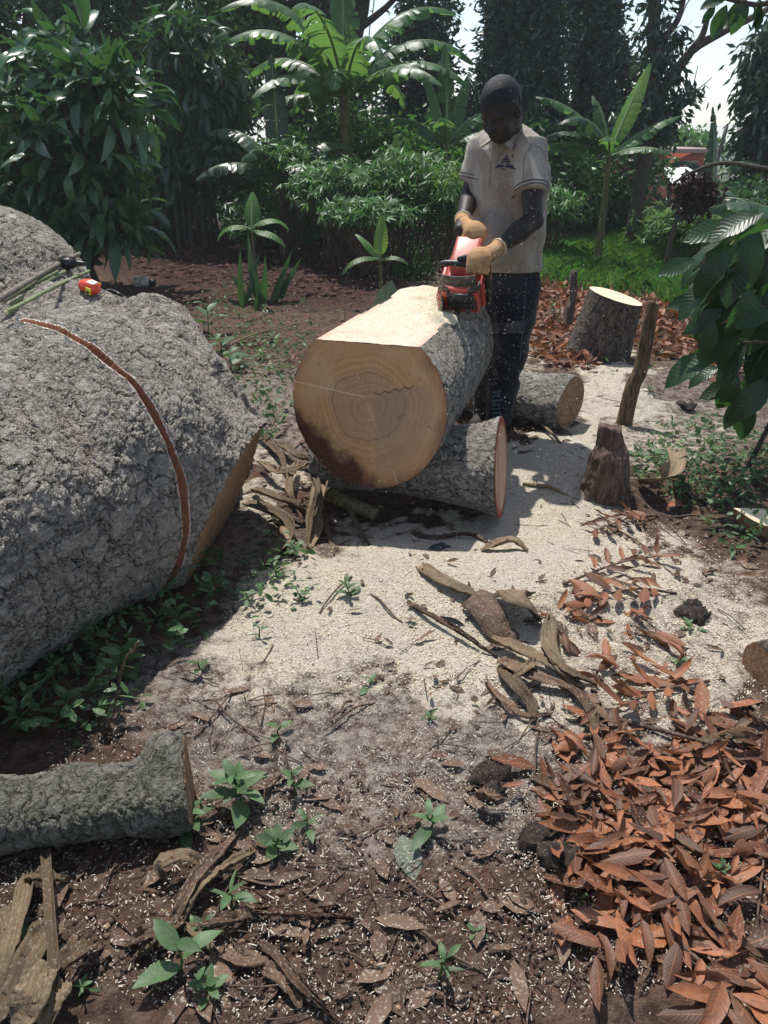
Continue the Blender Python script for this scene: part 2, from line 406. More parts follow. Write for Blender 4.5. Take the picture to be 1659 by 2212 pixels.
# ------------------------------------------------------------------ the ground
def hz(x, y):
    """ground height"""
    x = np.asarray(x, float); y = np.asarray(y, float)
    h = fbm2(x, y, .7, 3, 3)*.05 + fbm2(x, y, 2.6, 2, 8)*.018
    h = h*np.clip((y-.2)/1.5, .35, 1)
    h = h + .05*np.exp(-((x-.25)**2/.5+(y-2.35)**2/.12))                       # sawdust heap before the log
    h = h - .05*np.exp(-((x+.10)**2/.20+(y-2.85)**2/.05))
    h = h + .10*np.exp(-((x-.95)**2/.05+(y-3.42)**2/.06)) + .06*np.exp(-((x-1.55)**2/.10+(y-4.7)**2/.10)) - .09*np.exp(-((x-1.95)**2/.35+(y-4.15)**2/.10))
    h = h + .07*fbm2(x, y, 3.2, 3, 21)*np.exp(-((x+1.9)**2/3.0+(y-7.0)**2/4.0))   # dug bed
    return h - .075*np.clip(y-13.5, 0, 40)
def on(u, v, dz=0.0):
    p = gr(u, v, 0.0)
    for _ in range(4): p = gr(u, v, float(hz(p[0], p[1])))
    return np.array([p[0], p[1], p[2]+dz])
def blob(u, v, L):
    r = np.zeros_like(u)
    for (a, b, ra, rb, s) in L:
        d = ((u-a)/ra)**2+((v-b)/rb)**2; r = np.maximum(r, s*np.clip(1.55-d, 0, 1))
    return r
SAW = [(830, 1310, 330, 115, 1), (620, 1400, 200, 90, .8), (1010, 1230, 330, 110, 1), (1290, 1230, 260, 90, .85), (1180, 1120, 140, 90, 1), (1150, 1000, 120, 60, 1), (1000, 1390, 230, 110, .95),
       (1330, 870, 110, 50, .75), (1290, 800, 80, 35, .8), (1250, 1430, 330, 170, .66), (1500, 1400, 170, 180, .68), (1560, 1250, 110, 60, .5), (1400, 960, 140, 50, .58), (1500, 900, 100, 40, .42), (700, 1470, 330, 60, .50), (1120, 1500, 260, 60, .7),
       (560, 1050, 60, 120, .6), (1260, 940, 60, 40, .9), (1500, 1560, 150, 60, .6), (1150, 760, 60, 60, .5)]
DUST = [(640, 1500, 380, 130, 1), (560, 1240, 130, 120, .7), (820, 1600, 420, 130, 1.0), (560, 1640, 200, 130, .9), (850, 1760, 420, 110, .7), (1180, 1620, 200, 120, .8), (600, 900, 90, 120, .8), (1440, 900, 220, 110, .7), (900, 1700, 500, 90, .5)]
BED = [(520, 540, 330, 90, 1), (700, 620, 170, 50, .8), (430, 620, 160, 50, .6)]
GRASS = [(1420, 560, 330, 75, 1), (1250, 470, 260, 60, .8), (700, 430, 700, 60, .6), (1560, 640, 120, 30, .8), (900, 560, 60, 50, .5)]
SHADY = [(150, 1400, 220, 150, 1), (300, 1290, 170, 90, .7)]
def zones(x, y):
    z = hz(x, y); u, v = proj(np.stack([x, y, z], -1)); w = fbm2(x, y, 3.0, 4, 31)
    j = fbm2(x, y, 14, 3, 33)
    s = np.clip(blob(u+120*w*1, v+70*j, SAW), 0, 1); d = np.clip(blob(u+100*w, v, DUST), 0, 1); g = np.clip(blob(u+100*w, v+15*j, GRASS), 0, 1)
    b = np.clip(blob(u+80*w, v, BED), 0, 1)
    return s, d, b, g

def ground_material():
    m = M('ground'); co = m.coord(); zv = m.n('SeparateXYZ', {0: m.attr('zones', 'Vector')}); s, d, b = zv.outputs; g = m.attr('tint')
    fine = m.noise(co, 150, 4, .75); mid = m.noise(co, 24, 5, .7); lowf = m.noise(co, 5, 4)
    soil = m.mix(m.ramp(mid, .35, .7), (.060, .036, .026), (.165, .108, .080))
    soil = m.mix(m.ramp(fine, .5, .75, 0, .6), soil, (.21, .145, .11))
    soil = m.mix(m.ramp(lowf, .45, .7, 0, .5), soil, (.17, .085, .05))
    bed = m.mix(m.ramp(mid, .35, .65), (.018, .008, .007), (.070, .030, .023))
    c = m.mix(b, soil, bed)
    gn = m.math('ADD', g, m.math('MULTIPLY', m.math('SUBTRACT', mid, .5), .8)); c = m.mix(m.ramp(gn, .3, .6, 0, .8), c, (.035, .06, .02))
    dn = m.math('MULTIPLY', d, m.ramp(m.math('ADD', mid, m.math('MULTIPLY', fine, .6)), .60, 1.0)); c = m.mix(m.math('MULTIPLY', dn, .8), c, (.44, .39, .335))
    grain = m.voro(co, 230, 'F1', out='Color'); gs = m.n('SeparateColor', {0: grain}).outputs[0]
    sawc = m.mix(gs, (.46, .37, .26), (.76, .69, .56)); sawc = m.mix(m.ramp(gs, .16, .06, 0, .8), sawc, (.20, .13, .08))
    sawc = m.mix(m.ramp(lowf, .4, .62, 0, .5), sawc, (.56, .50, .42))
    sawc = m.mix(m.ramp(m.noise(co, 55, 5, .8), .56, .70, 0, .8), sawc, (.16, .115, .085))
    sn = m.math('ADD', s, m.math('MULTIPLY', m.math('SUBTRACT', m.math('ADD', m.math('MULTIPLY', mid, .65), m.math('MULTIPLY', fine, .35)), .5), 1.7))
    c = m.mix(m.ramp(sn, .32, .80), c, sawc)
    chip = m.ramp(m.voro(co, 85, 'F1'), .17, .12); cm = m.math('MULTIPLY', chip, m.ramp(m.noise(co, 8, 3), .42, .62))
    c = m.mix(m.math('MULTIPLY', cm, .75), c, (.72, .66, .54))
    h = m.math('ADD', m.math('ADD', mid, m.math('MULTIPLY', fine, .45)), m.math('MULTIPLY', gs, .12))
    return m.finish(c, .93, bump=h, bstr=1.0, bdist=.022, spec=.12)

na, nd = 540, 640
ang = np.linspace(-.78, .78, na); dist = np.exp(np.linspace(math.log(.42), math.log(24), nd))
A, Dd = np.meshgrid(ang, dist); X = np.tan(A)*(Dd+.25); Y = Dd
Z = hz(X, Y)
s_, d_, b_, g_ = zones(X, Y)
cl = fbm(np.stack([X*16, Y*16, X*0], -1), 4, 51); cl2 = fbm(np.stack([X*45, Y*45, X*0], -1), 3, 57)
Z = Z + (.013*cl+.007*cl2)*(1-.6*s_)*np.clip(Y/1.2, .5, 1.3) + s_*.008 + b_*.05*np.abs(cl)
V = np.stack([X, Y, Z], -1).reshape(-1, 3); i = np.arange(nd-1)[:, None]*na; j = np.arange(na-1)[None]
Q = np.stack([i+j, i+j+1, i+na+j+1, i+na+j], -1).reshape(-1, 4)
GM = ground_material()
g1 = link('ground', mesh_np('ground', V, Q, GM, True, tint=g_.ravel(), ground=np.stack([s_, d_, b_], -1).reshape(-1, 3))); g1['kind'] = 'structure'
# the land beyond and around, a little lower so the two sheets never meet
xs = np.linspace(-1, 1, 90)**3*600; ys = np.linspace(-1, 1, 90)**3*600
X2, Y2 = np.meshgrid(xs, ys+8); Z2 = -.075*np.clip(Y2-13.5, 0, 40)-.32
V2 = np.stack([X2, Y2, Z2], -1).reshape(-1, 3); i = np.arange(89)[:, None]*90; j = np.arange(89)[None]
Q2 = np.stack([i+j, i+j+1, i+91, i+90], -1) if False else np.stack([i+j, i+j+1, i+90+j+1, i+90+j], -1)
g2 = link('terrain', mesh_np('terrain', V2, Q2.reshape(-1, 4), GM, True, tint=np.full(len(V2), .8), ground=np.zeros((len(V2), 3)))); g2['kind'] = 'structure'

# ------------------------------------------------------------------ logs
BARK = bark_mat('grey_bark', (.53, .475, .42), (.055, .04, .03), (.76, .70, .61), 16, .75, .020, .85, kerf=True)
BARK2 = bark_mat('small_grey_bark', (.46, .43, .39), (.05, .035, .028), (.62, .57, .48), 22, .5, .012, .8, kerf=True)
BARKD = bark_mat('dark_bark', (.20, .17, .14), (.03, .022, .018), (.50, .46, .38), 26, .35, .010, .2, kerf=True)
BARKG = bark_mat('mossy_bark', (.36, .34, .29), (.06, .05, .035), (.55, .52, .43), 26, .6, .012, .45, kerf=True, green=.6)
WOOD = wood_mat('log_end_wood'); WOOD2 = wood_mat('cut_wood', 'plain')
def pale_wood():
    m = M('fresh_pale_wood'); co = m.coord(); n = m.noise(m.vscale(co, (1, .15, 1)), 60, 4); c = m.mix(n, (.60, .47, .29), (.78, .68, .50))
    c = m.mix(m.ramp(m.noise(co, 9, 4), .55, .7, 0, .6), c, (.52, .33, .17)); return m.finish(c, .8, bump=n, bstr=.3, bdist=.003)
PALE = pale_wood()
def brown_wood(name, a, b, sc=(1, 1, .08)):
    m = M(name); co = m.coord(); n = m.noise(m.vscale(co, sc), 70, 5, .65); c = m.mix(m.ramp(n, .3, .7), a, b)
    c = m.mix(m.ramp(m.noise(co, 14, 4), .5, .75, 0, .5), c, tuple(x*.5 for x in a)); c = m.mix(m.ramp(m.voro(co, 150, 'F1'), .14, .08, 0, .7), c, (.7, .62, .48))
    return m.finish(c, .8, bump=n, bstr=.5, bdist=.004, spec=.2)
SPLIT = brown_wood('split_brown_wood', (.16, .085, .045), (.36, .22, .125))
def dust_mat():
    m = M('sawdust'); co = m.coord(); g = m.n('SeparateColor', {0: m.voro(co, 260, 'F1', out='Color')}).outputs[0]
    c = m.mix(g, (.60, .49, .33), (.84, .77, .61)); n = m.noise(co, 60, 4, .7); c = m.mix(m.ramp(m.noise(co, 4, 3), .5, .72, 0, .5), c, (.50, .40, .29))
    return m.finish(c, .95, bump=m.math('ADD', n, m.math('MULTIPLY', g, .4)), bstr=.8, bdist=.008, spec=.05)
DUSTM = dust_mat()
def dusty_planed():  # sawdust over sawn wood, bare redder wood towards the edges
    m = M('sawn_flat_wood'); co = m.coord(); g = m.n('SeparateColor', {0: m.voro(co, 240, 'F1', out='Color')}).outputs[0]
    n = m.noise(co, 7, 4); c = m.mix(g, (.44, .35, .25), (.68, .60, .47)); wd = m.mix(m.noise(m.vscale(co, (1, 1, .1)), 60, 3), (.42, .20, .15), (.62, .42, .28))
    sx = m.n('SeparateXYZ', {0: co}); edge = m.math('ABSOLUTE', sx.outputs[0])
    c = m.mix(m.math('MULTIPLY', m.ramp(m.math('ADD', edge, m.math('MULTIPLY', n, .1)), .20, .26), .7), c, wd)
    c = m.mix(m.ramp(m.noise(co, 3, 3), .60, .70, 0, .3), c, wd)
    return m.finish(c, .9, bump=m.noise(co, 60, 4), bstr=.6, bdist=.005)
FLAT = dusty_planed()

def log_thing(name, label, cat, A, B, ra, rb, bark, wood, nr=150, nl=110, wob=.04, sections=None, group=None, vert=1.0, flat_d=None, end_tilt=(0, 0), seed=1, caps=(True, True), rings_ex=0):
    """log from A to B; its own object space has Z along the log, X sideways"""
    A = np.array(A, float); B = np.array(B, float); L = np.linalg.norm(B-A); d, s, u = frame(B-A)
    root = thing(name, label, cat, A, group)
    R = Matrix(((s[0], u[0], d[0]), (s[1], u[1], d[1]), (s[2], u[2], d[2]))); root.rotation_euler = R.to_euler()
    t = np.linspace(0, 1, nl); rad = ra+(rb-ra)*t
    if sections: rad = np.interp(t, [q[0] for q in sections], [q[1] for q in sections])
    th = np.arange(nr)*2*math.pi/nr; T, TH = np.meshgrid(t, th, indexing='ij'); Rr = rad[:, None]*np.ones_like(TH)
    n = fbm(np.stack([np.cos(TH)*1.3+seed*5, np.sin(TH)*1.3, T*L*2.2], -1), 3, seed); Rr = Rr*(1+wob*n*2)
    x = Rr*np.cos(TH); y = Rr*np.sin(TH)*vert; z = T*L
    z = z+np.where(T < .5, 1, 0)*(x*end_tilt[0])*(1-T)**3 + (x*end_tilt[1])*T**3
    return root, (x, y, z, TH, T, L, R, A)

# main log --------------------------------------------------------
az = math.radians(18); AX = np.array([math.sin(az), math.cos(az), 0]); FC = np.array([-.062, 2.86, .475])
root, (x, y, z, TH, T, L, R, A0) = log_thing('sawn_log', 'big round log with a tan ring-marked cut end and a flat sawn top', 'log', FC, FC+AX*1.12, .312, .275, BARK2, WOOD, 200, 150, .018, seed=4, vert=1.09)
fh = .247
lim = np.where(y > fh, fh/np.maximum(y, 1e-6), 1.0); onflat = y > fh
x = x*lim; y = np.where(onflat, fh, y)
nl, nr = x.shape; V = np.stack([x, y, z], -1).reshape(-1, 3); ii = np.arange(nl-1)[:, None]*nr; jj = np.arange(nr)[None]; j2 = (jj+1) % nr
Q = np.stack([ii+jj, ii+j2, ii+nr+j2, ii+nr+jj], -1).reshape(-1, 4); fl = onflat.reshape(-1)[Q].all(1)
tint0 = np.zeros(len(V)); tint0[z.ravel() < .012] = 0.0
link('bark', mesh_np('bark', V, Q[~fl], BARK2, True, tint=tint0), root)
# flat top as its own sheet, following the same edge, with heaped sawdust relief
L_edge = [np.where(onflat[k])[0] for k in range(nl)]
rows = []
for k in range(nl):
    e = L_edge[k]; xa, xb = x[k, e].min(), x[k, e].max(); X_ = np.linspace(xb+.004, xa-.004, 60)
    rows.append(np.stack([X_, np.full(60, fh), np.full(60, z[k, 0])], -1))
P = np.array(rows); edge_w = np.clip(np.minimum(P[..., 0]-P[..., 0].min(1, keepdims=True), P[..., 0].max(1, keepdims=True)-P[..., 0])/.03, 0, 1)
P[..., 1] += .002+.004*fbm(P*30, 3, 9)*edge_w
ii = np.arange(nl-1)[:, None]*60; jj = np.arange(59)[None]; Qf = np.stack([ii+jj, ii+60+jj, ii+60+jj+1, ii+jj+1], -1).reshape(-1, 4)
link('flat_top', mesh_np('flat_top', P.reshape(-1, 3), Qf, FLAT, True), root)
def cap_mesh(xr, yr, zr, mat, name, root_, off=.0015, flip=True, rings=10):
    c = np.array([0.0, 0.0, float(np.mean(zr))]); n = len(xr); Vc = [c[None]]
    for k in range(1, rings+1):
        f = k/rings; Vc.append(np.stack([c[0]+(xr-c[0])*f, c[1]+(yr-c[1])*f, c[2]+(zr-c[2])*f], -1))
    Vc = np.concatenate(Vc); Vc[:, 2] += -off if flip else off
    a = np.arange(n); b = (a+1) % n; tri = np.stack([np.zeros(n, int), 1+b, 1+a], 1)
    qs = [np.stack([1+k*n+a, 1+k*n+b, 1+(k+1)*n+b, 1+(k+1)*n+a], 1) for k in range(rings-1)]
    F_ = [tri, np.concatenate(qs)] if rings > 1 else [tri]
    if not flip: F_ = [f[:, ::-1] for f in F_]
    return link(name, mesh_np(name, Vc, F_, mat, False), root_)
cap_mesh(x[0], y[0], z[0], WOOD, 'cut_end', root)
cap_mesh(x[-1], y[-1], z[-1], WOOD2, 'cut_end', root, flip=False)
# loose sawdust heaped on the flat top: a pile at the far end and a tongue by the saw
def heap(name, label, cx, cz, rx, rz_, h, parent_root, n=46, s=1, power=1.4):
    a = np.linspace(-1, 1, n); U_, W_ = np.meshgrid(a, a, indexing='ij'); r = np.sqrt(U_**2+W_**2); f = np.clip(1-r, 0, 1)
    Xh = cx+U_*rx; Zh = cz+W_*rz_; Hh = fh-.003+h*(1-(1-f)**power)*(1+.35*fbm(np.stack([Xh*14, Zh*14, Xh*0], -1), 4, s))
    Hh = np.minimum(Hh, .3*1.09*np.sqrt(np.clip(1-(Xh/.302)**2, 0, 1))-.002+h*.5*np.clip(1-r, 0, 1)); Vh = np.stack([Xh, Hh, Zh], -1).reshape(-1, 3); i_ = np.arange(n-1)[:, None]*n; j_ = np.arange(n-1)[None]
    Qh = np.stack([i_+j_, i_+j_+1, i_+n+j_+1, i_+n+j_], -1).reshape(-1, 4); keep = (r.reshape(-1)[Qh] < 1.0).all(1)
    Vw = np.array([(R @ Vector(p))+Vector(A0) for p in Vh]); o = link(name, mesh_np(name, Vw, Qh[keep], DUSTM, True))
    tag(o, label, 'sawdust', kind='stuff'); return o
heap('sawdust_pile', 'heap of fresh cream sawdust at the far end of the flat log top', .02, 1.0, .24, .15, .045, root, s=3)
heap('sawdust_tongue', 'pale sawdust piled under the chainsaw on the edge of the log', -.12, .52, .10, .14, .03, root, s=5)

def simple_log(name, label, cat, A, B, ra, rb, bark, wood_a, wood_b, sections=None, wob=.04, seed=1, nr=110, nl=90, vert=1.0, tilt=(0, 0), group=None):
    root, (x, y, z, TH, T, L, R, A0) = log_thing(name, label, cat, A, B, ra, rb, bark, None, nr, nl, wob, sections, group, vert, None, tilt, seed)
    V = np.stack([x, y, z], -1).reshape(-1, 3); ii = np.arange(nl-1)[:, None]*nr; jj = np.arange(nr)[None]; j2 = (jj+1) % nr
    Q = np.stack([ii+jj, ii+j2, ii+nr+j2, ii+nr+jj], -1).reshape(-1, 4)
    link('bark', mesh_np('bark', V, Q, bark, True, tint=np.zeros(len(V))), root)
    if wood_a: cap_mesh(x[0], y[0], z[0], wood_a, 'cut_end', root)
    if wood_b: cap_mesh(x[-1], y[-1], z[-1], wood_b, 'cut_end', root, flip=False)
    return root
def pink_wood():
    m = M('pink_brown_wood'); co = m.coord(); n = m.noise(m.vscale(co, (.3, 1, 1)), 40, 4); sx = m.n('SeparateXYZ', {0: co})
    r = m.n('VectorMath', {0: m.vscale(co, (1, 1, 0))}, operation='LENGTH').outputs[1]
    c = m.mix(n, (.44, .25, .16), (.60, .38, .25)); c = m.mix(m.ramp(m.noise(m.vscale(co, (1, .25, 1)), 14, 4), .5, .66, 0, .6), c, (.26, .13, .09))
    c = m.mix(m.ramp(r, .16, .19), c, (.30, .06, .035)); return m.finish(c, .75, bump=n, bstr=.3, bdist=.003)
PINK = pink_wood()
simple_log('support_log', 'short log lying crosswise beneath the big sawn log, its reddish cut end on the right', 'log', (-.28, 3.20, .13), (.475, 2.90, .205), .12, .205, BARK2, WOOD2, PINK,
           sections=[(0, .12), (.45, .135), (.7, .155), (.88, .175), (1, .205)], seed=7, nl=100, tilt=(0, -.12))
simple_log('back_log', 'dusty grey log lying behind the man, its dark torn end to the right', 'log', (.22, 4.36, .14), (1.0, 3.98, .13), .125, .135, BARK2, WOOD2, SPLIT,
           sections=[(0, .12), (.6, .125), (.8, .13), (.93, .15), (1, .14)], seed=9, tilt=(0, .25), wob=.05)

# stumps and posts ------------------------------------------------
b0 = on(1292, 770); top = at(1331, 640, b0[1]-.02)
simple_log('tree_stump', 'dark-barked tree stump with a bright pale cut top, leaning slightly, behind the leaning post', 'stump', b0-[0, -.06, .05], top, .25, .20, BARKD, None, PALE, sections=[(0, .235), (.3, .212), (1, .185)], tilt=(0, -.16), seed=11, wob=.03, nl=120)
b0 = on(1308, 1062)
root = thing('rotten_stump', 'small dark rotten stump with a narrow broken top and frayed base', 'stump', b0)
S = Sculpt(b0-[.2, .2, .12], b0+[.2, .2, .42], .006)
S.cone(b0-[0, 0, .08], b0+[0, .0, .15], .115, .085, .03); S.cone(b0+[0, 0, .13], b0+[-.012, .02, .29], .062, .052, .02); S.half(b0+[0, 0, .295], (.25, .1, 1))
for k in range(9):
    a = k*.7+.2; S.cone(b0+[math.cos(a)*.10, math.sin(a)*.10, -.06], b0+[math.cos(a)*.07, math.sin(a)*.07, .10+.03*math.sin(k*3)], .03, .012, .02)
P, F = S.mesh(); P = P+(fbm(P*np.array([40, 40, 9]), 3, 3)[:, None]*.014+fbm(P*22, 3, 5)[:, None]*.014)*np.array([1, 1, .6])
part('stump_wood', P, F, [brown_wood('rotten_wood', (.045, .028, .022), (.17, .11, .085), (1, 1, .12))], root, smooth=True)
Pn = P[(P[:, 2]-b0[2] > .12) & (P[:, 2]-b0[2] < .20) & (P[:, 1] < b0[1]+.02)]
p0 = on(1346, 918); p1 = at(1412, 652, p0[1]+.05); mid = (p0+p1)/2+np.array([.02, 0, 0])
Vt, Ft = tube(spline([p0-[0, 0, .05], p0*.7+p1*.3, mid, p1*.93+p0*.07, p1], 40), np.interp(np.linspace(0, 1, 40), [0, .1, .5, .8, .9, .93, 1], [.05, .043, .038, .032, .028, .013, .012]), 16)
Vt = Vt+fbm(Vt*30, 3, 4)[:, None]*.008
root = thing('leaning_post', 'thin dark wooden post stuck in the ground and leaning right in front of the stump', 'post', p0)
part('shaft', Vt, Ft, [brown_wood('weathered_post', (.035, .027, .02), (.20, .13, .07), (1, 1, .15))], root, smooth=True)
p0 = on(1222, 715); p1 = at(1240, 585, p0[1])
Vt, Ft = tube(spline([p0-[0, 0, .05], (p0+p1)/2+[.015, 0, 0], p1], 16), [.035]*8+[.03]*8, 10); Vt = Vt+fbm(Vt*25, 2, 4)[:, None]*.008
o = link('thin_post', mesh_np('thin_post', Vt, Ft, BARKD, True)); tag(o, 'thin dark upright stake just left of the pale-topped stump', 'post')

# low left log with a knob ---------------------------------------
P0, P1 = at(-90, 1720, 1.22), at(412, 1716, 1.30)
P0[2], P1[2] = .085, .075
root = thing('lichen_log', 'short lichen-covered grey log with a knob lying at the lower left', 'log', (P0+P1)/2)
S = Sculpt(np.minimum(P0, P1)-[.12, .22, .12], np.maximum(P0, P1)+[.14, .25, .25], .006)
d = (P1-P0); S.cone(P0, P0+d*.55, .080, .072, .03); S.cone(P0+d*.5, P1+d*.05, .072, .078, .04)
k0 = P0+d*.88; S.cone(k0, k0+[.0, .06, .075], .07, .048, .05)
S.half(P1, (.96, .20, .05))
P, F = S.mesh(); n_ = np.array([.96, .20, .05]); n_ /= np.linalg.norm(n_)
dist_ = np.abs((P-P1)@n_); endf = (dist_[F] < .004).all(1)
P = P+np.where(dist_[:, None] > .01, fbm(P*14, 4, 3)[:, None]*.012, 0)
part('bark', P, F[~endf], [BARKG], root, smooth=True, tint=np.zeros(len(P)))
part('cut_end', P+n_*.001, F[endf], [SPLIT], root)

# slab wedges at the right edge ----------------------------------
def wedge(name, label, pts, th, mat_top, mat_side):
    """thick cut offcut: outline points in space, thickness downward"""
    pts = np.asarray(pts, float); c = pts.mean(0); root = thing(name, label, 'offcut', c)
    n = 40; out = spline(np.vstack([pts, pts[:1]]), n+1)[:-1]
    rings = [(0.0, 1.0, 0.0), (1, .97, -.25), (1, .85, -.6), (1, .55, -.92), (1, .12, -1.0)]
    Vt = []; 
    for (_, f, dz) in rings: Vt.append(c+(out-c)*f+np.array([0, 0, th*dz]))
    Vt = np.concatenate(Vt); Vt = Vt+fbm(Vt*18, 3, 5)[:, None]*.006*np.r_[np.zeros(n), np.ones(len(Vt)-n)][:, None]
    a = np.arange(n); b = (a+1) % n
    part('bark', Vt, [np.concatenate([np.stack([k*n+a, k*n+b, (k+1)*n+b, (k+1)*n+a], 1)[:, ::-1] for k in range(len(rings)-1)])], [mat_side], root, smooth=True, tint=np.zeros(len(Vt)))
    Vc = np.vstack([c[None], out])+np.array([0, 0, .0015]); part('sawn_face', Vc, [np.stack([np.zeros(n, int), 1+a, 1+b], 1)], [mat_top], root)
    return root
q = on(1660, 1150)
wedge('wood_slab', 'pale sawn wood slab with a brown underside at the right edge', [at(1584, 1098, q[1]), at(1660, 1100, q[1]+.10), at(1800, 1105, q[1]+.15), at(1790, 1150, q[1]), at(1660, 1138, q[1]-.05)], .11, PALE, SPLIT)
q = on(1655, 1480)
simple_log('dark_log_end', 'dark brown end of a log poking in at the right edge above the leaf pile', 'log', on(1632, 1470, .04), on(1900, 1440, .05), .075, .10, BARKD, SPLIT, None, seed=14, nl=60, nr=70)
# ------------------------------------------------------------------ the felled trunk on the left
C0 = np.array([-1.09, 2.40, .395]); ax = np.array([.39, .92, 0.0]); ax /= np.linalg.norm(ax)
TM = link('felled_trunk', None) if False else thing('felled_trunk', 'huge grey felled trunk lying on the left with a red-brown saw cut curving round it', 'tree trunk', C0-np.array([0, 0, .395]))
S = Sculpt((-2.9, .35, -.15), (-.30, 4.1, 1.35), .011)
S.cone(C0-ax*2.6, C0-ax*.2, .445, .455, .05); S.cone(C0-ax*.3, C0+ax*.05, .455, .47, .05); S.cone(C0+ax*.05, C0+ax*.40-[0, 0, .02], .465, .40, .10)
S.cone(C0+ax*.1, (-1.45, 3.10, .42), .46, .38, .12)
S.cone((-1.70, 3.45, .10), (-1.66, 3.42, .70), .52, .42, .09)
S.cone((-1.15, 2.95, .30), (-.90, 2.98, .60), .36, .205, .07); S.cone((-1.63, 3.40, .50), (-1.18, 3.06, .58), .34, .28, .10)
S.cone((-1.05, 2.62, .30), (-.46, 2.70, .06), .36, .32, .16)
S.cone((-1.3, 2.1, .35), (-1.9, 1.2, .4), .42, .42, .1)
cutp = np.array(at(497, 1078, 2.62)); pa, pb = at(552, 943, 2.80), at(430, 1212, 2.46)
e1 = pb-pa; e1 /= np.linalg.norm(e1); view = cutp-np.array([0, 0, CAM_H]); view /= np.linalg.norm(view)
nc = np.cross(e1, view); nc /= np.linalg.norm(nc); nc = nc if nc[0] > 0 else -nc
nc = nc-view*.10; nc -= e1*(nc@e1); nc /= np.linalg.norm(nc)
S.half(pa, nc)
P, F = S.mesh()
dpl = np.abs((P-pa)@nc); endf = (dpl[F] < .006).all(1)
isend = dpl < .012
# large folds and lumps where the roots swell, finer bark relief on top
q = P-C0; along = q@ax
flare = np.clip((along-.1)/.5, 0, 1)
nrm_dir = q-along[:, None]*ax; nrm_dir /= np.linalg.norm(nrm_dir, axis=1, keepdims=True)+1e-6
fold = fbm(np.stack([P[:, 0]*3.0+P[:, 1]*1.5, P[:, 1]*3.0-P[:, 0]*6, P[:, 2]*7], -1), 4, 61); lump = fbm(P*2.4, 3, 63)
w_ = P[:, 0]*.8+P[:, 1]*.5-P[:, 2]*.9
fold2 = fbm(np.stack([w_*1.6, P[:, 1]*2-P[:, 0]*4.5-P[:, 2]*2.5, P[:, 2]*1.5], -1), 3, 81); fold3 = fbm(np.stack([w_*4, P[:, 1]*7-P[:, 0]*13-P[:, 2]*8, P[:, 2]*3], -1), 3, 83)
amp = np.where(isend, 0, 1.0)
P = P+nrm_dir*(amp*(.040*lump+.030*flare*fold+flare*(.045*(1-2.2*np.abs(fold2))+.02*(1-2.5*np.abs(fold3)))+.008*fbm(P*16, 3, 66)))[:, None]
# saw kerf
s_al = (P-C0)@ax+.012*fbm(P*3.0, 2, 71)
k_ = np.clip(1-np.abs(s_al)/.016, 0, 1)
th_ = np.arctan2(nrm_dir[:, 2], nrm_dir@np.array([ax[1], -ax[0], 0]))
# a second, finely divided mesh keeps the kerf crisp
Fm = F[~endf]
def subdivide(P, F, attrs):
    """one level of simple quad subdivision"""
    n = len(P); c = P[F].mean(1); ca = [a[F].mean(1) for a in attrs]
    E = np.sort(np.concatenate([F[:, [0, 1]], F[:, [1, 2]], F[:, [2, 3]], F[:, [3, 0]]]), 1)
    key = E[:, 0].astype(np.int64)*n+E[:, 1]; uq, inv = np.unique(key, return_inverse=True); a, b = uq//n, uq % n
    em = (P[a]+P[b])/2; ea = [(t[a]+t[b])/2 for t in attrs]; m = len(F); e = inv.reshape(4, m)+n; cc = n+len(uq)+np.arange(m)
    Q = np.concatenate([np.stack([F[:, i], e[i], cc, e[(i+3) % 4]], 1) for i in range(4)])
    return np.vstack([P, em, c]), Q, [np.concatenate([t, x, y]) for t, x, y in zip(attrs, ea, ca)]
P2, F2, (nx, ny, nz_, am2) = subdivide(P, Fm, [nrm_dir[:, 0], nrm_dir[:, 1], nrm_dir[:, 2], amp])
s_al = (P2-C0)@ax+.012*fbm(P2*3.0, 2, 71)
wk = .0068+.0025*fbm(P2*9, 2, 73); k2 = np.clip(1.8-np.abs(s_al)/wk, 0, 1); kc = np.clip(2.7-np.abs(s_al)/wk, 0, 1); nd2 = np.stack([nx, ny, nz_], 1)
P2 = P2-nd2*(k2*.017)[:, None]
# keep only what a camera near the photographer's could see: above ground
keep = (P2[F2][:, :, 2] > -.13).any(1)
# local Z of the part along the trunk so that the bark grain follows it
ob = link('bark', None, TM) if False else None
d_, s_, u_ = frame(ax); Rm = np.stack([s_, u_, d_], 1)            # columns: local axes in world
loc = np.array(TM.location); V_l = (P2-loc) @ Rm
bk = link('bark', mesh_np('bark', V_l, F2[keep], BARK, True, tint=kc), TM); bk.matrix_local = Matrix([list(r) for r in np.c_[Rm, np.zeros(3)]]+[[0, 0, 0, 1]])
# the split end: a thick tan wood plate standing at the cut
nf = endf.sum()
Pe = P.copy(); vs = np.unique(F[endf]); remap = -np.ones(len(P), int); remap[vs] = np.arange(len(vs))
o = part('cut_end', P[vs]+nc*.002, remap[F[endf]], [SPLIT], TM)
TRUNK_BVH = BVHTree.FromPolygons([tuple(p) for p in P], [tuple(int(a) for a in f) for f in F])
def on_trunk(u, v):
    d = Vector(ray(u, v)); h = TRUNK_BVH.ray_cast(Vector((0, 0, CAM_H)), d.normalized())
    while h[0] is None and v < 1100:
        v += 6; d = Vector(ray(u, v)); h = TRUNK_BVH.ray_cast(Vector((0, 0, CAM_H)), d.normalized())
    return np.array(h[0]), np.array(h[1])

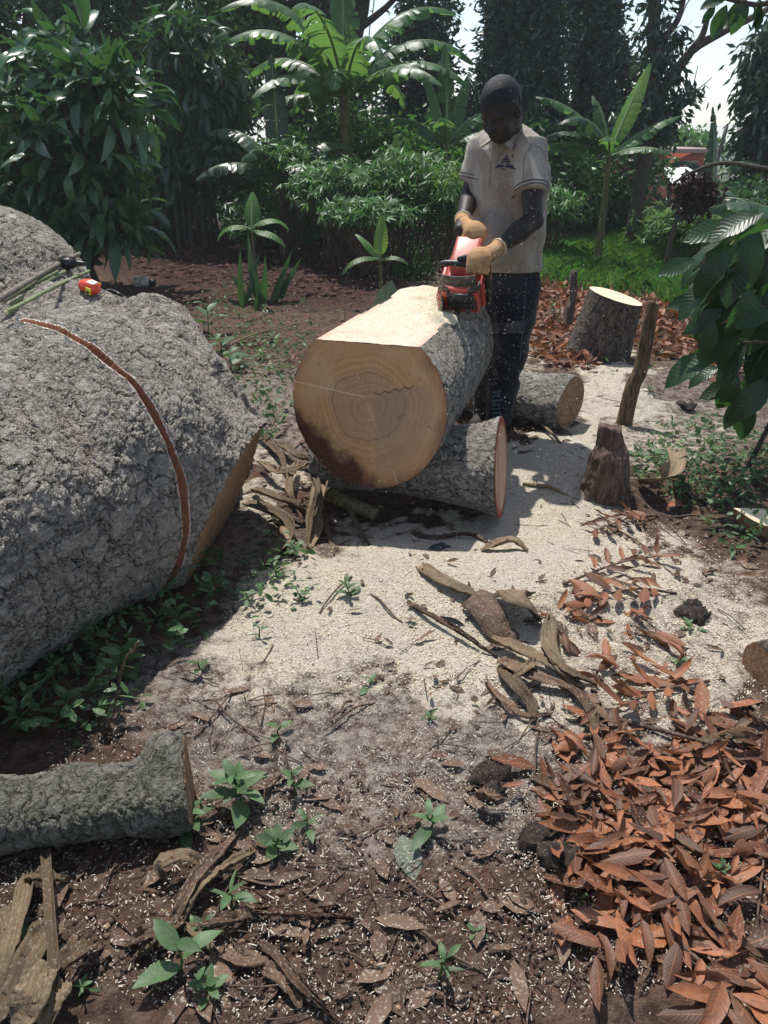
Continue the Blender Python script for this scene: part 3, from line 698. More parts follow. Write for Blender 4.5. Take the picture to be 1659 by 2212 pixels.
# ------------------------------------------------------------------ vegetation
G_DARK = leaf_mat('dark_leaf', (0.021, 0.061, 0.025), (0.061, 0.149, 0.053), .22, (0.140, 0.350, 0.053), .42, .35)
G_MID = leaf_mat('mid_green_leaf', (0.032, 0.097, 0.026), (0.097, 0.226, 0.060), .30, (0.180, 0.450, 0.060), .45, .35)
G_LIGHT = leaf_mat('light_green_leaf', (.045, .12, .025), (.11, .24, .055), .35, (.22, .42, .06), .5, .3)
G_BLUE = leaf_mat('blue_green_leaf', (0.022, 0.055, 0.036), (0.064, 0.127, 0.082), .15, (0.109, 0.218, 0.073), .4, .4)
G_SHRUB = leaf_mat('glossy_shrub_leaf', (0.022, 0.069, 0.030), (0.069, 0.159, 0.069), .18, (0.138, 0.359, 0.055), .30, .5)
G_BAN = leaf_mat('banana_leaf', (.045, .115, .040), (.085, .19, .070), .42, (.25, .50, .06), .42, .4, veins=True)
G_BANY = leaf_mat('young_banana_leaf', (.10, .22, .035), (.16, .32, .055), .5, (.38, .62, .08), .42, .4, veins=True)
G_BANB = leaf_mat('dark_banana_leaf', (.025, .060, .030), (.05, .10, .05), .25, (.12, .28, .05), .35, .4, veins=True)
G_WEED = leaf_mat('dusty_weed_leaf', (.030, .085, .025), (.085, .18, .06), .25, (.15, .32, .05), .5, .3, dust=.7)
G_GRASS = leaf_mat('grass_blade', (.035, .11, .02), (.10, .26, .045), .35, (.20, .45, .05), .5, .25)
DRY_BAN = leaf_mat('dry_banana_leaf', (.13, .088, .055), (.36, .265, .165), .15, None, .8, .15, dust=.3, veins=True, fib=.85, rib=.1, vb=.6)
DRY_TAN = leaf_mat('dry_tan_leaf', (.10, .060, .042), (.24, .155, .105), .12, None, .8, .15, dust=.45, veins=True, fib=.7, rib=.1, vb=.5)
DRY_OR = leaf_mat('orange_dry_leaf', (.055, .022, .014), (.36, .130, .055), .15, (.5, .2, .05), .55, .3, dust=.4, veins=True, rib=.3, vb=.09)
DRY_BR = leaf_mat('brown_dry_leaf', (0.056, 0.026, 0.016), (0.176, 0.084, 0.044), .12, None, .7, .2, dust=.5, veins=True)
ORANGE_BAN = leaf_mat('withered_orange_leaf', (.16, .070, .018), (.38, .19, .05), .25, (.5, .25, .05), .7, .2, veins=True)
TWIG = brown_wood('twig_bark', (.05, .033, .024), (.17, .11, .08), (1, 1, 1)); STEMG = plain('green_stem', (.07, .12, .035), .6, grain=.5, gscale=20)
TRUNKB = brown_wood('tree_bark', (.035, .028, .022), (.11, .09, .07), (1, 1, .2)); PSEUDO = brown_wood('banana_stem_skin', (.06, .045, .022), (.16, .16, .07), (1, 1, .15))

def leaf_arr(L, W, droop=.6, fold=.25, wave=.04, n=6, curl=0.0, pos=.45, seed=0, twist=0.0):
    """leaf with a midrib crease, base at the origin, pointing +X; returns V, F, uv"""
    r = np.random.default_rng(seed); t = np.linspace(0, 1, n+1); w = W*.5*np.sin(np.pi*np.clip(t, 0, 1)**(math.log(.5)/math.log(pos)))**.8; w[0] = W*.03; w[-1] = W*.01
    a = -droop*t; dx = np.cos(a)*L/n; dz = np.sin(a)*L/n; x = np.r_[0, np.cumsum(dx[:-1])]; z = np.r_[0, np.cumsum(dz[:-1])]
    V = []; UV = []
    for i in range(n+1):
        for s_ in (-1, 0, 1):
            wv = wave*W*math.sin(i*2.4+s_*1.7+seed)+r.normal(0, wave*W*.3); f = fold
            yy = s_*w[i]*math.cos(f+curl*t[i]); zz = w[i]*abs(s_)*math.sin(f+curl*t[i])+(wv if s_ else 0)
            tw = twist*t[i]; V.append([x[i], yy*math.cos(tw)-zz*math.sin(tw), z[i]+zz*math.cos(tw)+yy*math.sin(tw)]); UV.append([t[i], s_*.5, 0])
    F = [[3*i+k, 3*i+3+k, 3*i+4+k, 3*i+1+k] for i in range(n) for k in (0, 1)]
    return np.array(V), np.array(F), np.array(UV)
def leaf_data(name, mat, **kw):
    V, F, UV = leaf_arr(**kw); return mesh_np(name, V, F, mat, True, uv=UV)
def orient(d, up=(0, 0, 1), roll=0.0):
    """columns: X along d, Z near up"""
    d, s, u = frame(d, up); c, q = math.cos(roll), math.sin(roll)
    return np.stack([d, s*c+u*q, u*c-s*q], 1)
def put(name, me, parent, P, R, sc=1.0, off=(0, 0, 0)):
    o = link(name, me, parent); m = np.eye(4); m[:3, :3] = np.asarray(R)*sc; m[:3, 3] = np.asarray(P, float)-np.asarray(off, float)
    o.matrix_local = Matrix([list(map(float, r)) for r in m]); return o
def orients(D, roll):
    D = D/np.linalg.norm(D, axis=1, keepdims=True); up = np.tile([0, 0, 1.0], (len(D), 1)); up[np.abs(D[:, 2]) > .97] = [1, 0, 0]
    s_ = np.cross(up, D); s_ /= np.linalg.norm(s_, axis=1, keepdims=True); u = np.cross(D, s_)
    c = np.cos(roll)[:, None]; q = np.sin(roll)[:, None]; return np.stack([D, s_*c+u*q, u*c-s_*q], 2)
RH = (np.array([[0, 0, 0], [.45, .5, .12], [1, 0, -.12], [.45, -.5, .12]]), np.array([[0, 1, 2], [0, 2, 3]]))
def scatter(T, P, D, L, W, roll, tint, uv=None):
    """many copies of template T=(V,F) in unit size"""
    V, F = T[0], T[1]; n = len(P); R = orients(D, roll); S = np.stack([L*np.ones(n), W*np.ones(n), W*np.ones(n)], 1)
    A = np.einsum('nij,nkj->nki', R, V[None]*S[:, None])+P[:, None]; k = len(V)
    Fa = (F[None]+(np.arange(n)*k)[:, None, None]).reshape(-1, F.shape[1])
    return A.reshape(-1, 3), Fa, np.repeat(tint, k), (np.tile(uv, (n, 1)) if uv is not None else None)
def cloud_pts(C, Rr, n, clump=.22, per=35, shell=.55):
    """leaf positions grouped into twigs' ends inside an ellipsoid"""
    m = max(1, n//per); d = rng.normal(size=(m, 3)); d /= np.linalg.norm(d, axis=1, keepdims=True); r = (shell+(1-shell)*rng.random(m))**.6
    cc = d*r[:, None]*(.62+.33*rng.random(m))[:, None]; own = rng.integers(0, m, n)
    P = cc[own]*Rr+C+rng.normal(0, clump, (n, 3))*np.array([1, 1, .75]); tc = rng.random(m)[own]
    D = cc[own]*1.0+rng.normal(0, .7, (n, 3)); D[:, 2] -= .25
    return P, D, tc
def tree(name, label, cat, base, crowns, mat, leafL, leafW, trunk=None, group=None, clump=.11, tr=.12, droop=0.0):
    """crowns: (centre, radii, n)"""
    root = thing(name, label, cat, base, group); Ps, Ds, Ts = [], [], []
    for C, Rr, n in crowns:
        P, D, tc = cloud_pts(np.array(C, float), np.array(Rr, float), n, clump); D[:, 2] -= droop; Ps.append(P); Ds.append(D); Ts.append(tc)
    P, D, tc = np.concatenate(Ps), np.concatenate(Ds), np.concatenate(Ts); n = len(P)
    V, F, ti, _ = scatter(RH, P, D, leafL*(.7+.6*rng.random(n)), leafW*(.7+.6*rng.random(n)), rng.random(n)*6.28, np.clip(tc*.6+rng.random(n)*.35, 0, .99))
    o = part('crown', V, F, [mat], root, tint=ti); o['kind'] = 'stuff'
    if trunk:
        items = []
        for pts, r0, r1 in trunk:
            sp = spline(pts, 14); items.append(tube(sp+fbm(sp*3, 2, 5)[:, None]*.03, np.linspace(r0, r1, 14), 8))
        Vt, Ft = merge(items); part('trunk', Vt, Ft, [TRUNKB], root, smooth=True)
    return root
def cr(u, v, ru, rv, y, dep, n):
    """a crown given by where it shows"""
    c = at(u, v, y); k = np.linalg.norm(c-np.array([0, 0, CAM_H]))*.9/FPX; return (c, (ru*k, dep, rv*k), n)
def base_at(u, y):
    z = float(hz(0, y)); p = at(u, 300, y); return np.array([p[0], y, float(hz(p[0], y))])

# far building --------------------------------------------------------
def brickm():
    m = M('red_brick'); co = m.coord(); sx = m.n('SeparateXYZ', {0: co}); b = m.n('TexBrick', {'Vector': m.n('CombineXYZ', {0: m.math('ADD', sx.outputs[0], sx.outputs[1]), 1: sx.outputs[2]}).outputs[0], 'Color1': (.46, .09, .055, 1), 'Color2': (.54, .13, .08, 1), 'Mortar': (.35, .2, .15, 1), 'Scale': 4.0, 'Mortar Size': .012})
    return m.finish(b.outputs[0], .85)
BRICK = brickm(); WHITEP = plain('white_painted_metal', (.78, .78, .76), .5, grain=.05); CREAM = plain('cream_wall', (.58, .52, .42), .8, grain=.1); ROOFM = plain('pinkish_roof_sheet', (.42, .30, .27), .7, grain=.2)
yb = 21.0; L0 = at(1395, 330, yb); R0_ = at(1523, 330, yb); top = L0[2]+.0; gz = -1.3
bd = thing('brick_house', 'small red brick house with a cream shutter glimpsed through the trees at the far right', 'house', ((L0[0]+R0_[0])/2, yb+1.5, gz))
V, F = box((L0[0]+R0_[0])/2, yb+2, (top+gz)/2, R0_[0]-L0[0], 4, top-gz); part('wall', V, F, [BRICK], bd)
V, F = box((L0[0]+R0_[0])/2, yb+2, top+.05, R0_[0]-L0[0]+.5, 4.5, .10, .02); part('roof', V, F, [ROOFM], bd)
for a, b_ in ((1476, 1497), (1408, 1420)):
    p, q_ = at(a, 352, yb), at(b_, 380, yb); w = part('shutter', *box((p[0]+q_[0])/2, yb-.03, (p[2]+q_[2])/2, q_[0]-p[0], .06, p[2]-q_[2], .01), [CREAM], bd)
    fr = [box((p[0]+q_[0])/2, yb-.05, zz, q_[0]-p[0]+.1, .08, .05) for zz in (p[2]+.03, q_[2]-.03)]
    for Vf, Ff in fr: part('window_rail', Vf, Ff, [ROOFM], bd)
p, q_ = at(1460, 380, 17.0), at(1545, 380, 17.0)
sh = thing('white_sheet_roof', 'strip of bright white roof sheet low in front of the brick house', 'roof', ((p[0]+q_[0])/2, 17.5, p[2]))
V, F = box((p[0]+q_[0])/2, 17.6, p[2]-.04, q_[0]-p[0], 1.2, .04, .01, R=np.array([[1, 0, 0], [0, .97, -.24], [0, .24, .97]])); part('sheet', V, F, [WHITEP], sh)
for xx in (p[0]+.1, q_[0]-.1):
    V, F = box(xx, 17.6, (p[2]-1.5)/2-.1, .06, .06, p[2]+1.4); part('post', V, F, [TRUNKB], sh)

# tall trees ----------------------------------------------------------
def up(u, v, y): return at(u, v, y)
T = 'tall trees behind the clearing'
tree('broadleaf_tree', 'tall dark leafy tree at the top left corner', 'tree', base_at(60, 13), [cr(20, 80, 180, 150, 13, 1.2, 9000), cr(60, -160, 260, 200, 13.5, 1.5, 5000), cr(230, 20, 130, 90, 14, 1, 5000)], G_DARK, .14, .055, [([base_at(60, 13)-[0, 0, .2], up(70, 200, 13), up(60, -200, 13.5)], .16, .07)], T)
tree('broadleaf_tree', 'tall mid green tree with small leaves behind the dark columnar tree, upper left', 'tree', base_at(420, 14.5), [cr(430, 40, 150, 90, 14.5, 1.2, 8000), cr(400, -130, 220, 130, 15, 1.5, 4000), cr(330, 130, 100, 90, 14, 1, 4000), cr(560, 70, 70, 100, 15, .8, 4000)], G_MID, .13, .05, [([base_at(420, 14.5)-[0, 0, .2], up(440, 200, 14.5), up(420, -200, 15)], .14, .06)], T)
tree('broadleaf_tree', 'dark tree crown right behind the largest banana plant', 'tree', base_at(690, 15), [cr(590, -60, 150, 90, 15, 1.2, 6000), cr(700, 230, 120, 150, 15, 1, 5500), cr(590, 160, 90, 120, 15.5, .8, 4000)], G_DARK, .13, .05, [([base_at(690, 15)-[0, 0, .2], up(700, 100, 15), up(690, -200, 15)], .12, .06)], T)
tb = base_at(775, 14.6)
ft = tree('fruit_tree', 'dark forked tree at top centre with one fruit hanging on a stalk', 'tree', tb, [cr(895, 165, 88, 125, 14.6, .8, 6000), cr(900, 290, 100, 100, 14.6, .8, 4500), cr(925, 15, 70, 45, 14.6, .6, 1500), cr(870, -90, 130, 60, 14.6, 1.0, 2000), cr(700, -20, 90, 70, 14.6, .6, 2500)], G_BLUE, .11, .05,
   [([tb-[0, 0, .2], up(768, 200, 14.6), up(765, 90, 14.6), up(785, 0, 14.6), up(790, -120, 14.6)], .17, .10), ([up(766, 100, 14.6), up(745, 30, 14.6), up(740, -60, 14.6)], .08, .05), ([up(778, 60, 14.6), up(840, 10, 14.6), up(900, -60, 14.6)], .06, .03), ([tb, up(880, 330, 14.6), up(895, 60, 14.6)], .08, .04)], T)
fp = up(797, 90, 13.4); Sf = Sculpt(fp-[.15, .15, .2], fp+[.15, .15, .2], .012); Sf.ell(fp, (.038, .038, .075), k=0); P, F = Sf.mesh()
frt = thing('hanging_fruit', 'brown oval fruit hanging on a long stalk at the top centre', 'fruit', fp); part('fruit', P, F, [plain('fruit_skin', (.10, .085, .05), .7, grain=.4)], frt, smooth=True)
V, F = tube(spline([fp+[0, 0, .06], up(799, 55, 13.4), up(806, 20, 13.4), up(812, -60, 13.6)], 12), .009, 5); part('stalk', V, F, [TWIG], frt, smooth=True)
tree('columnar_tree', 'tall dense blue-green tree directly behind the man', 'tree', base_at(1110, 13.5), [cr(1128, 90, 84, 140, 13.5, .9, 11000), cr(1120, -90, 95, 110, 13.5, 1, 5000), cr(1150, 250, 80, 110, 13.5, .8, 8000), cr(1010, 300, 60, 70, 13.8, .6, 2500), cr(1055, 210, 40, 70, 13.5, .5, 2500)], G_BLUE, .12, .045, [([base_at(1120, 13.5)-[0, 0, .2], up(1130, 200, 13.5), up(1120, -200, 13.5)], .13, .06)], T)
tree('columnar_tree', 'second blue-green tree right of the man with a ragged edge against the sky', 'tree', base_at(1270, 14), [cr(1290, 70, 34, 130, 14, .6, 3600), cr(1232, 70, 30, 100, 14.5, .6, 1500), cr(1285, -90, 60, 80, 14, .8, 2500), cr(1310, 190, 55, 90, 14, .6, 4500), cr(1250, 300, 90, 80, 14, .8, 5500), cr(1345, 270, 60, 60, 14, .6, 2300)], G_BLUE, .12, .05, [([base_at(1270, 14)-[0, 0, .2], up(1285, 200, 14), up(1280, -200, 14)], .12, .05)], T)
tb = base_at(1390, 11)
tree('leaning_branched_tree', 'tree with climbing leaves on its trunk and a bare limb reaching up to the right', 'tree', tb, [cr(1412, 60, 22, 130, 11, .25, 620), cr(1425, -80, 60, 50, 11, .4, 500), cr(1445, 120, 28, 70, 11, .3, 420), cr(1395, 265, 60, 50, 11, .4, 1200), cr(1455, 205, 40, 25, 11, .3, 260)], G_BLUE, .12, .045,
   [([tb-[0, 0, .2], up(1395, 320, 11), up(1408, 180, 11), up(1412, 60, 11), up(1420, -120, 11)], .095, .07), ([up(1392, 250, 11), up(1434, 190, 11), up(1475, 135, 11), up(1500, 105, 11), up(1560, 70, 11), up(1640, 30, 11), up(1720, -20, 11)], .075, .03),
    ([up(1492, 112, 11), up(1515, 80, 11), up(1530, 30, 11), up(1545, -30, 11)], .05, .02), ([up(1400, 140, 11), up(1430, 90, 11), up(1470, 30, 11), up(1480, -60, 11)], .05, .03), ([up(1440, 280, 11), up(1490, 210, 11), up(1540, 165, 11)], .012, .005), ([up(1480, 220, 11), up(1500, 180, 11), up(1508, 140, 11)], .010, .004)], T, clump=.09, droop=.6)
tree('ragged_tree', 'dark ragged tree with drooping leaves at the right edge', 'tree', base_at(1660, 12), [cr(1665, 200, 40, 90, 12, .5, 2200), cr(1640, 310, 32, 40, 12, .4, 900), cr(1665, 110, 25, 60, 12, .4, 900)], G_BLUE, .16, .05, [([base_at(1660, 12)-[0, 0, .2], up(1650, 250, 12), up(1660, 60, 12)], .07, .03)], T, clump=.12, droop=.8)
tree('round_tree', 'low round tree top behind the roof of the brick house', 'tree', base_at(1475, 26), [cr(1480, 322, 50, 14, 27, 1.5, 3500), cr(1425, 315, 40, 25, 27, 1.2, 2300)], G_MID, .2, .09, None, T, clump=.25)

# thicket -------------------------------------------------------------
TB = 'bushes along the back of the clearing'
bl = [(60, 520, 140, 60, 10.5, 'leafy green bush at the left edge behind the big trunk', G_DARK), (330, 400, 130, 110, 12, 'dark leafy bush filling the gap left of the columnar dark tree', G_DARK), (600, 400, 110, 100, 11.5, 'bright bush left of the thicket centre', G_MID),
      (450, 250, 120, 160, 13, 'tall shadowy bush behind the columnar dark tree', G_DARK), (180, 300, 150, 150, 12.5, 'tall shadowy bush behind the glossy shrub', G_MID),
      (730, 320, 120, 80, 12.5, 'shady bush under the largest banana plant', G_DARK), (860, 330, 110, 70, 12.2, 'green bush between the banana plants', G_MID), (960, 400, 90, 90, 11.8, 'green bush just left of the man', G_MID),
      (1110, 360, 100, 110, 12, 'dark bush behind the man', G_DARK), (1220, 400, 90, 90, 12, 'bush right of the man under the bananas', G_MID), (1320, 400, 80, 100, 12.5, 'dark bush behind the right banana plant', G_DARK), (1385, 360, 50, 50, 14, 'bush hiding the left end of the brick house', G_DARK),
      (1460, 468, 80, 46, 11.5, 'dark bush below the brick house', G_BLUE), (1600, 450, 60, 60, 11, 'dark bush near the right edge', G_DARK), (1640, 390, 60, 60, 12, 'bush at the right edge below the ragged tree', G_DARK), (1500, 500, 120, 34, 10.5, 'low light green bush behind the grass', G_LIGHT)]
for u, v, ru, rv, y, lab, mt in bl:
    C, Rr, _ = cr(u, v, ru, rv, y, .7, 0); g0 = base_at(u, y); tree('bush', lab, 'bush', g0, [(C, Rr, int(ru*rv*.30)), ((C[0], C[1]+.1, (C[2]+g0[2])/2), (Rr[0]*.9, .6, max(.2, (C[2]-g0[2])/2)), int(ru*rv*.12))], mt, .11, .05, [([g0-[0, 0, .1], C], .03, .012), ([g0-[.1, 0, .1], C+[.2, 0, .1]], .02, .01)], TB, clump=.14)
tree('fallen_leaf_mass', 'reddish-black mass of withered foliage hanging below the brick house', 'withered foliage', base_at(1475, 8.5), [cr(1495, 400, 18, 16, 8.5, .1, 600), cr(1512, 425, 22, 18, 8.5, .1, 800), cr(1490, 440, 14, 20, 8.5, .1, 400)], leaf_mat('withered_black_leaf', (.012, .006, .005), (.05, .022, .016), .05, None, .7, .2), .07, .03, [([base_at(1475, 8.5), up(1480, 400, 8.5)], .03, .02)], None, clump=.07, droop=.8)
V, F = tube(spline([up(1455, 395, 8.3), up(1500, 370, 8.2), up(1560, 352, 8.0), up(1640, 362, 7.9), up(1760, 380, 7.8)], 20), np.linspace(.012, .024, 20), 8); tag(link('dead_limb', mesh_np('dead_limb', V, F, TRUNKB, True)), 'grey-green dead limb arching across in front of the brick house', 'branch')
V, F = tube(spline([up(1535, 400, 9.5), up(1570, 272, 9.5)], 6), [.022]*6, 8); tag(link('bamboo_pole', mesh_np('bamboo_pole', V, F, plain('grey_pole', (.16, .15, .12), .7, grain=.3), True)), 'thin grey pole sticking up against the sky at the right', 'pole')

def fan_bush(name, label, u, v, ru, rv, y, n, mat, leaf=.11, grp='cassava bushes at the edge of the clearing'):
    """fans of five to seven narrow leaflets on thin stems"""
    C, Rr, _ = cr(u, v, ru, rv, y, .55, 0); g0 = base_at(u, y); root = thing(name, label, 'bush', g0, grp)
    q0 = rng.normal(size=(n, 3)); q0 /= np.linalg.norm(q0, axis=1, keepdims=True); Ce = C+q0*(rng.random((n, 1))**.4)*np.array(Rr)*(1.0+.35*rng.normal(size=(n, 1))*.5); Ce[:, 2] = np.maximum(Ce[:, 2], g0[2]+.12); P, D, Ti, Rl = [], [], [], []
    for c in Ce:
        ax_ = rng.normal(size=3)*.35+np.array([0, -.35, .8]); ax_ /= np.linalg.norm(ax_); R3 = orient(ax_); k = rng.integers(5, 8); tt = rng.random()
        for j in range(k):
            a = (j-(k-1)/2)*.85+rng.normal(0, .1); d = R3[:, 1]*math.cos(a)+R3[:, 2]*math.sin(a)-R3[:, 0]*.35; P.append(c); D.append(d); Ti.append(tt*.8+.15*rng.random())
    P, D = np.array(P), np.array(D); m_ = len(P); V, F, ti, _ = scatter(RH, P, D, leaf*(.8+.5*rng.random(m_)), leaf*.24, rng.normal(0, .3, m_), np.array(Ti))
    o = part('foliage', V, F, [mat], root, tint=ti); o['kind'] = 'stuff'
    it = [tube(spline([g0+[rng.normal(0, .1), 0, -.05], (g0+c)/2+rng.normal(0, .05, 3), c], 6), [.009]*3+[.005]*3, 5) for c in Ce[:26]]
    Vt, Ft = merge(it); part('stems', Vt, Ft, [TWIG], root, smooth=True)['kind'] = 'stuff'
for i_, (u, v, ru, rv, y, n, mt, lab) in enumerate([(720, 400, 95, 60, 9.6, 620, G_MID, 'cassava bush with pale fans of leaflets in the middle of the thicket'), (870, 400, 90, 70, 9.4, 620, G_MID, 'cassava bush in front of the middle banana plants'), (620, 350, 70, 50, 10.4, 320, G_MID, 'cassava bush left of the centre bushes'),
        (960, 420, 70, 60, 9.2, 420, G_LIGHT, 'bright cassava bush just left of the man'), (1490, 480, 95, 40, 9.4, 480, G_LIGHT, 'cassava bush beyond the grass at the right'), (540, 470, 60, 45, 10.2, 260, G_MID, 'small cassava bush right of the dark columnar tree'), (1200, 440, 50, 40, 10, 200, G_MID, 'cassava bush just right of the man'), (800, 455, 110, 30, 8.8, 420, G_MID, 'low cassava bush at the front of the thicket')]):
    fan_bush('cassava_bush', lab, u, v, ru, rv, y, n, mt)

# banana plants -------------------------------------------------------
def banana_leaf(P0, az, el, L, W, droop, mat, seed, tears=10, vfold=.32, side=0.0):
    """one leaf blade: V, F, uv for lamina and for rib"""
    r = np.random.default_rng(seed); W = W*1.35; tears = int(tears*1.8); n = 40; t = np.linspace(0, 1, n+1); a = el-droop*t**1.4; dl = L/n
    h = np.r_[0, np.cumsum(np.cos(a)[:-1]*dl)]; z = np.r_[0, np.cumsum(np.sin(a)[:-1]*dl)]; azv = az+side*t
    x = np.r_[0, np.cumsum(np.cos(azv[:-1])*np.cos(a[:-1])*dl)]; y = np.r_[0, np.cumsum(np.sin(azv[:-1])*np.cos(a[:-1])*dl)]
    mid = np.stack([x, y, z], 1)+P0; w = W*.5*np.clip(np.sin(np.pi*np.clip((t-.10)/.92, 0, 1)**.72), 0, 1)**.6*(1-.35*t)
    T_ = np.gradient(mid, axis=0); T_ /= np.linalg.norm(T_, axis=1, keepdims=True); S_ = np.stack([-np.sin(azv), np.cos(azv), 0*azv], 1); U_ = np.cross(T_, S_)
    V, F, UV, off = [], [], [], 0
    for sd in (-1, 1):
        cuts = sorted(set([0, n]+list(r.integers(3, n-2, tears))))
        for a0, a1 in zip(cuts[:-1], cuts[1:]):
            dr = vfold+abs(r.normal(0, .42))*(tears > 3); sk = r.normal(0, .07)
            for i in range(a0, a1+1):
                e = .0; shrink = (1 if a0 < i < a1 else .93)
                for q, wq in ((0, 0), (1, .5), (2, 1)):
                    ww = w[i]*wq*(shrink if q else 1); ang = dr*(wq)+.03*math.sin(i*1.9+seed)
                    back = T_[i]*(ww*.22+sk*wq*w[i]) if q else 0
                    V.append(mid[i]+S_[i]*sd*ww*math.cos(ang)-U_[i]*ww*math.sin(ang)+back+(U_[i]*.006 if not q else 0)); UV.append([t[i], sd*wq*.5, 0])
            m_ = a1-a0
            for i in range(m_):
                for q in (0, 1):
                    b = off+3*i+q; f = [b, b+3, b+4, b+1]; F.append(f if sd > 0 else f[::-1])
            off += 3*(m_+1)
    Vr, Fr = tube(mid, np.linspace(.022, .004, n+1)*(.5+L/3), 6)
    return np.array(V), np.array(F), np.array(UV), Vr, Fr
RIB = plain('leaf_rib', (.16, .24, .09), .5, grain=.2); RIBD = plain('dark_leaf_rib', (.06, .09, .035), .5, grain=.2)
def banana(label, base, leaves, hstem, mat, stem_r=.07, name='banana_plant', lean=(0, 0), grp='banana plants', rib=RIB, seed=0, tears=9, top=None):
    """leaves: (azimuth deg, elevation deg, L, W, droop)"""
    root = thing(name, label, 'banana plant', base, grp); tp = base+np.array([lean[0], lean[1], hstem])
    V, F = tube(spline([base-[0, 0, .08], (base+tp)/2+[.01, 0, 0], tp], 12), np.linspace(stem_r, stem_r*.55, 12), 12); part('stem', V, F, [PSEUDO], root, smooth=True)
    for k, lf in enumerate(leaves):
        az, el, L, W, dr = lf[:5]; mt = lf[5] if len(lf) > 5 else mat; tr_ = lf[6] if len(lf) > 6 else tears
        V, F, UV, Vr, Fr = banana_leaf(tp-np.array([0, 0, .03*k/len(leaves)]), math.radians(az), math.radians(el), L, W, dr, mt, seed*31+k, tr_)
        o = part('leaf', V, F, [mt], root, smooth=False, uv=UV, tint=np.full(len(V), (k*.37) % 1))
        Vr = Vr-np.array(root.location); link('midrib', mesh_np('midrib', Vr, Fr, rib, True), o)
    return root
b1 = base_at(745, 11.5); zt = float(at(742, 215, 11.5)[2])-b1[2]
banana('tallest banana plant with many arching torn leaves left of centre', b1, [(180, 62, 2.0, .42, 1.9), (200, 75, 2.1, .42, 1.9), (150, 45, 1.8, .42, 1.5), (0, 55, 2.0, .42, 1.8), (60, 35, 1.9, .42, 1.6), (120, 35, 1.8, .42, 1.7), (-15, 40, 1.8, .42, 1.5), (20, 70, 2.1, .42, 1.6), (90, 85, 1.9, .40, .5), (250, 70, 1.9, .45, 1.7), (290, 60, 1.8, .45, 2.0), (225, 30, 1.6, .42, 1.3), (320, 35, 1.7, .40, 1.3), (95, 60, 1.7, .4, 1.0), (178, 15, 1.3, .38, 1.0), (268, 40, 1.5, .4, 1.6)], zt, G_BAN, .11, seed=1, tears=14)
b2 = base_at(600, 10.4)
banana('banana plant with broad low leaves left of the tallest one', b2, [(160, 60, 1.2, .34, 1.5), (100, 80, 1.4, .3, .3), (20, 50, 1.1, .32, 1.4), (250, 50, 1.0, .36, 1.6), (300, 35, 1.0, .36, 1.7), (200, 30, 1.1, .36, 1.3)], .95, G_BANB, .06, seed=2, tears=8)
b3 = base_at(965, 11); 
banana('slim banana plant left of the man with upright narrow leaves', b3, [(150, 78, 1.1, .26, .5), (100, 85, 1.2, .24, .3), (30, 55, 1.0, .28, 1.3), (0, 35, .8, .28, 1.1), (185, 50, .9, .26, 1.2), (260, 60, .8, .28, 1.5), (60, 70, 1.1, .26, .6)], 1.25, G_BAN, .045, seed=3, tears=9)
b4 = base_at(838, 9.6)
banana('small banana plant with a bright yellow-green upright leaf', b4, [(60, 82, .85, .20, .25, G_BANY, 2), (170, 70, .75, .2, .5), (330, 20, .75, .2, .9), (20, 30, .6, .2, .9), (200, 20, .5, .2, .8)], .62, G_LIGHT, .03, seed=4, tears=3)
b5 = base_at(1025, 9.5)
banana('small plant with one bright green leaf just left of the man', b5, [(80, 82, .6, .17, .15, G_BANY, 1), (200, 60, .4, .14, .6)], .62, G_BANY, .02, seed=5, tears=1)
b6 = base_at(1320, 9.3); z6 = float(at(1325, 335, 9.3)[2])-b6[2]
banana('banana plant right of the man with a bright translucent leaf pointing up right', b6, [(40, 62, 1.05, .22, .15, G_BANY, 2), (165, 55, 1.05, .24, .9), (176, 22, .85, .22, .75), (8, 38, .85, .22, .45), (200, 66, .85, .2, 1.8, G_BANB), (120, 74, .7, .2, .6), (185, 45, .8, .2, 1.3, G_BANB), (330, 25, .7, .2, 1.0), (250, 50, .6, .2, 1.4)], z6, G_BAN, .05, seed=6, tears=7)
b7 = base_at(175, 11.5)
banana('banana plant rising behind the glossy shrub with an upright leaf', b7, [(80, 88, 1.0, .30, .1), (100, 78, 1.0, .28, .3), (10, 60, 1.0, .3, .9), (340, 40, 1.0, .3, 1.2), (170, 55, 1.0, .3, 1.2)], 1.7, G_LIGHT, .06, seed=7, tears=4)
b8 = base_at(330, 12.2)
banana('banana plant with light leaves behind the dark columnar tree', b8, [(160, 60, 1.2, .3, .9), (60, 70, 1.2, .3, .5), (20, 40, 1.1, .3, 1.2), (200, 35, 1.1, .3, 1.2), (270, 50, 1.0, .3, 1.4)], 1.7, G_BAN, .07, seed=8, tears=7)
b9 = base_at(15, 10.2)
banana('tall narrow-leaved plant at the left edge', b9, [(85, 86, 1.2, .2, .1), (60, 76, 1.1, .2, .4), (150, 70, 1.1, .2, .6), (20, 60, .9, .2, .9)], 1.35, G_BANB, .04, seed=9, tears=2)
b10 = base_at(1560, 8.6)
banana('banana plant with broken hanging leaves in front of the house', b10, [(100, 80, .75, .16, .3, G_BANB), (40, 30, .6, .3, 1.6), (320, 20, .7, .34, 2.1, G_BANB), (350, 15, .8, .3, 1.5), (200, 10, .5, .28, 1.4), (80, 60, .5, .2, .8)], .82, G_BANB, .04, seed=10, tears=7)
b11 = base_at(1560, 10.2)
banana('banana plant with a ragged leaf standing against the sky', b11, [(120, 82, .8, .16, .3, G_BANB, 8), (20, 40, .7, .2, 1.2), (160, 45, .6, .2, 1.2)], .95, G_BANB, .04, seed=11, tears=8)
b12 = base_at(820, 7.3)
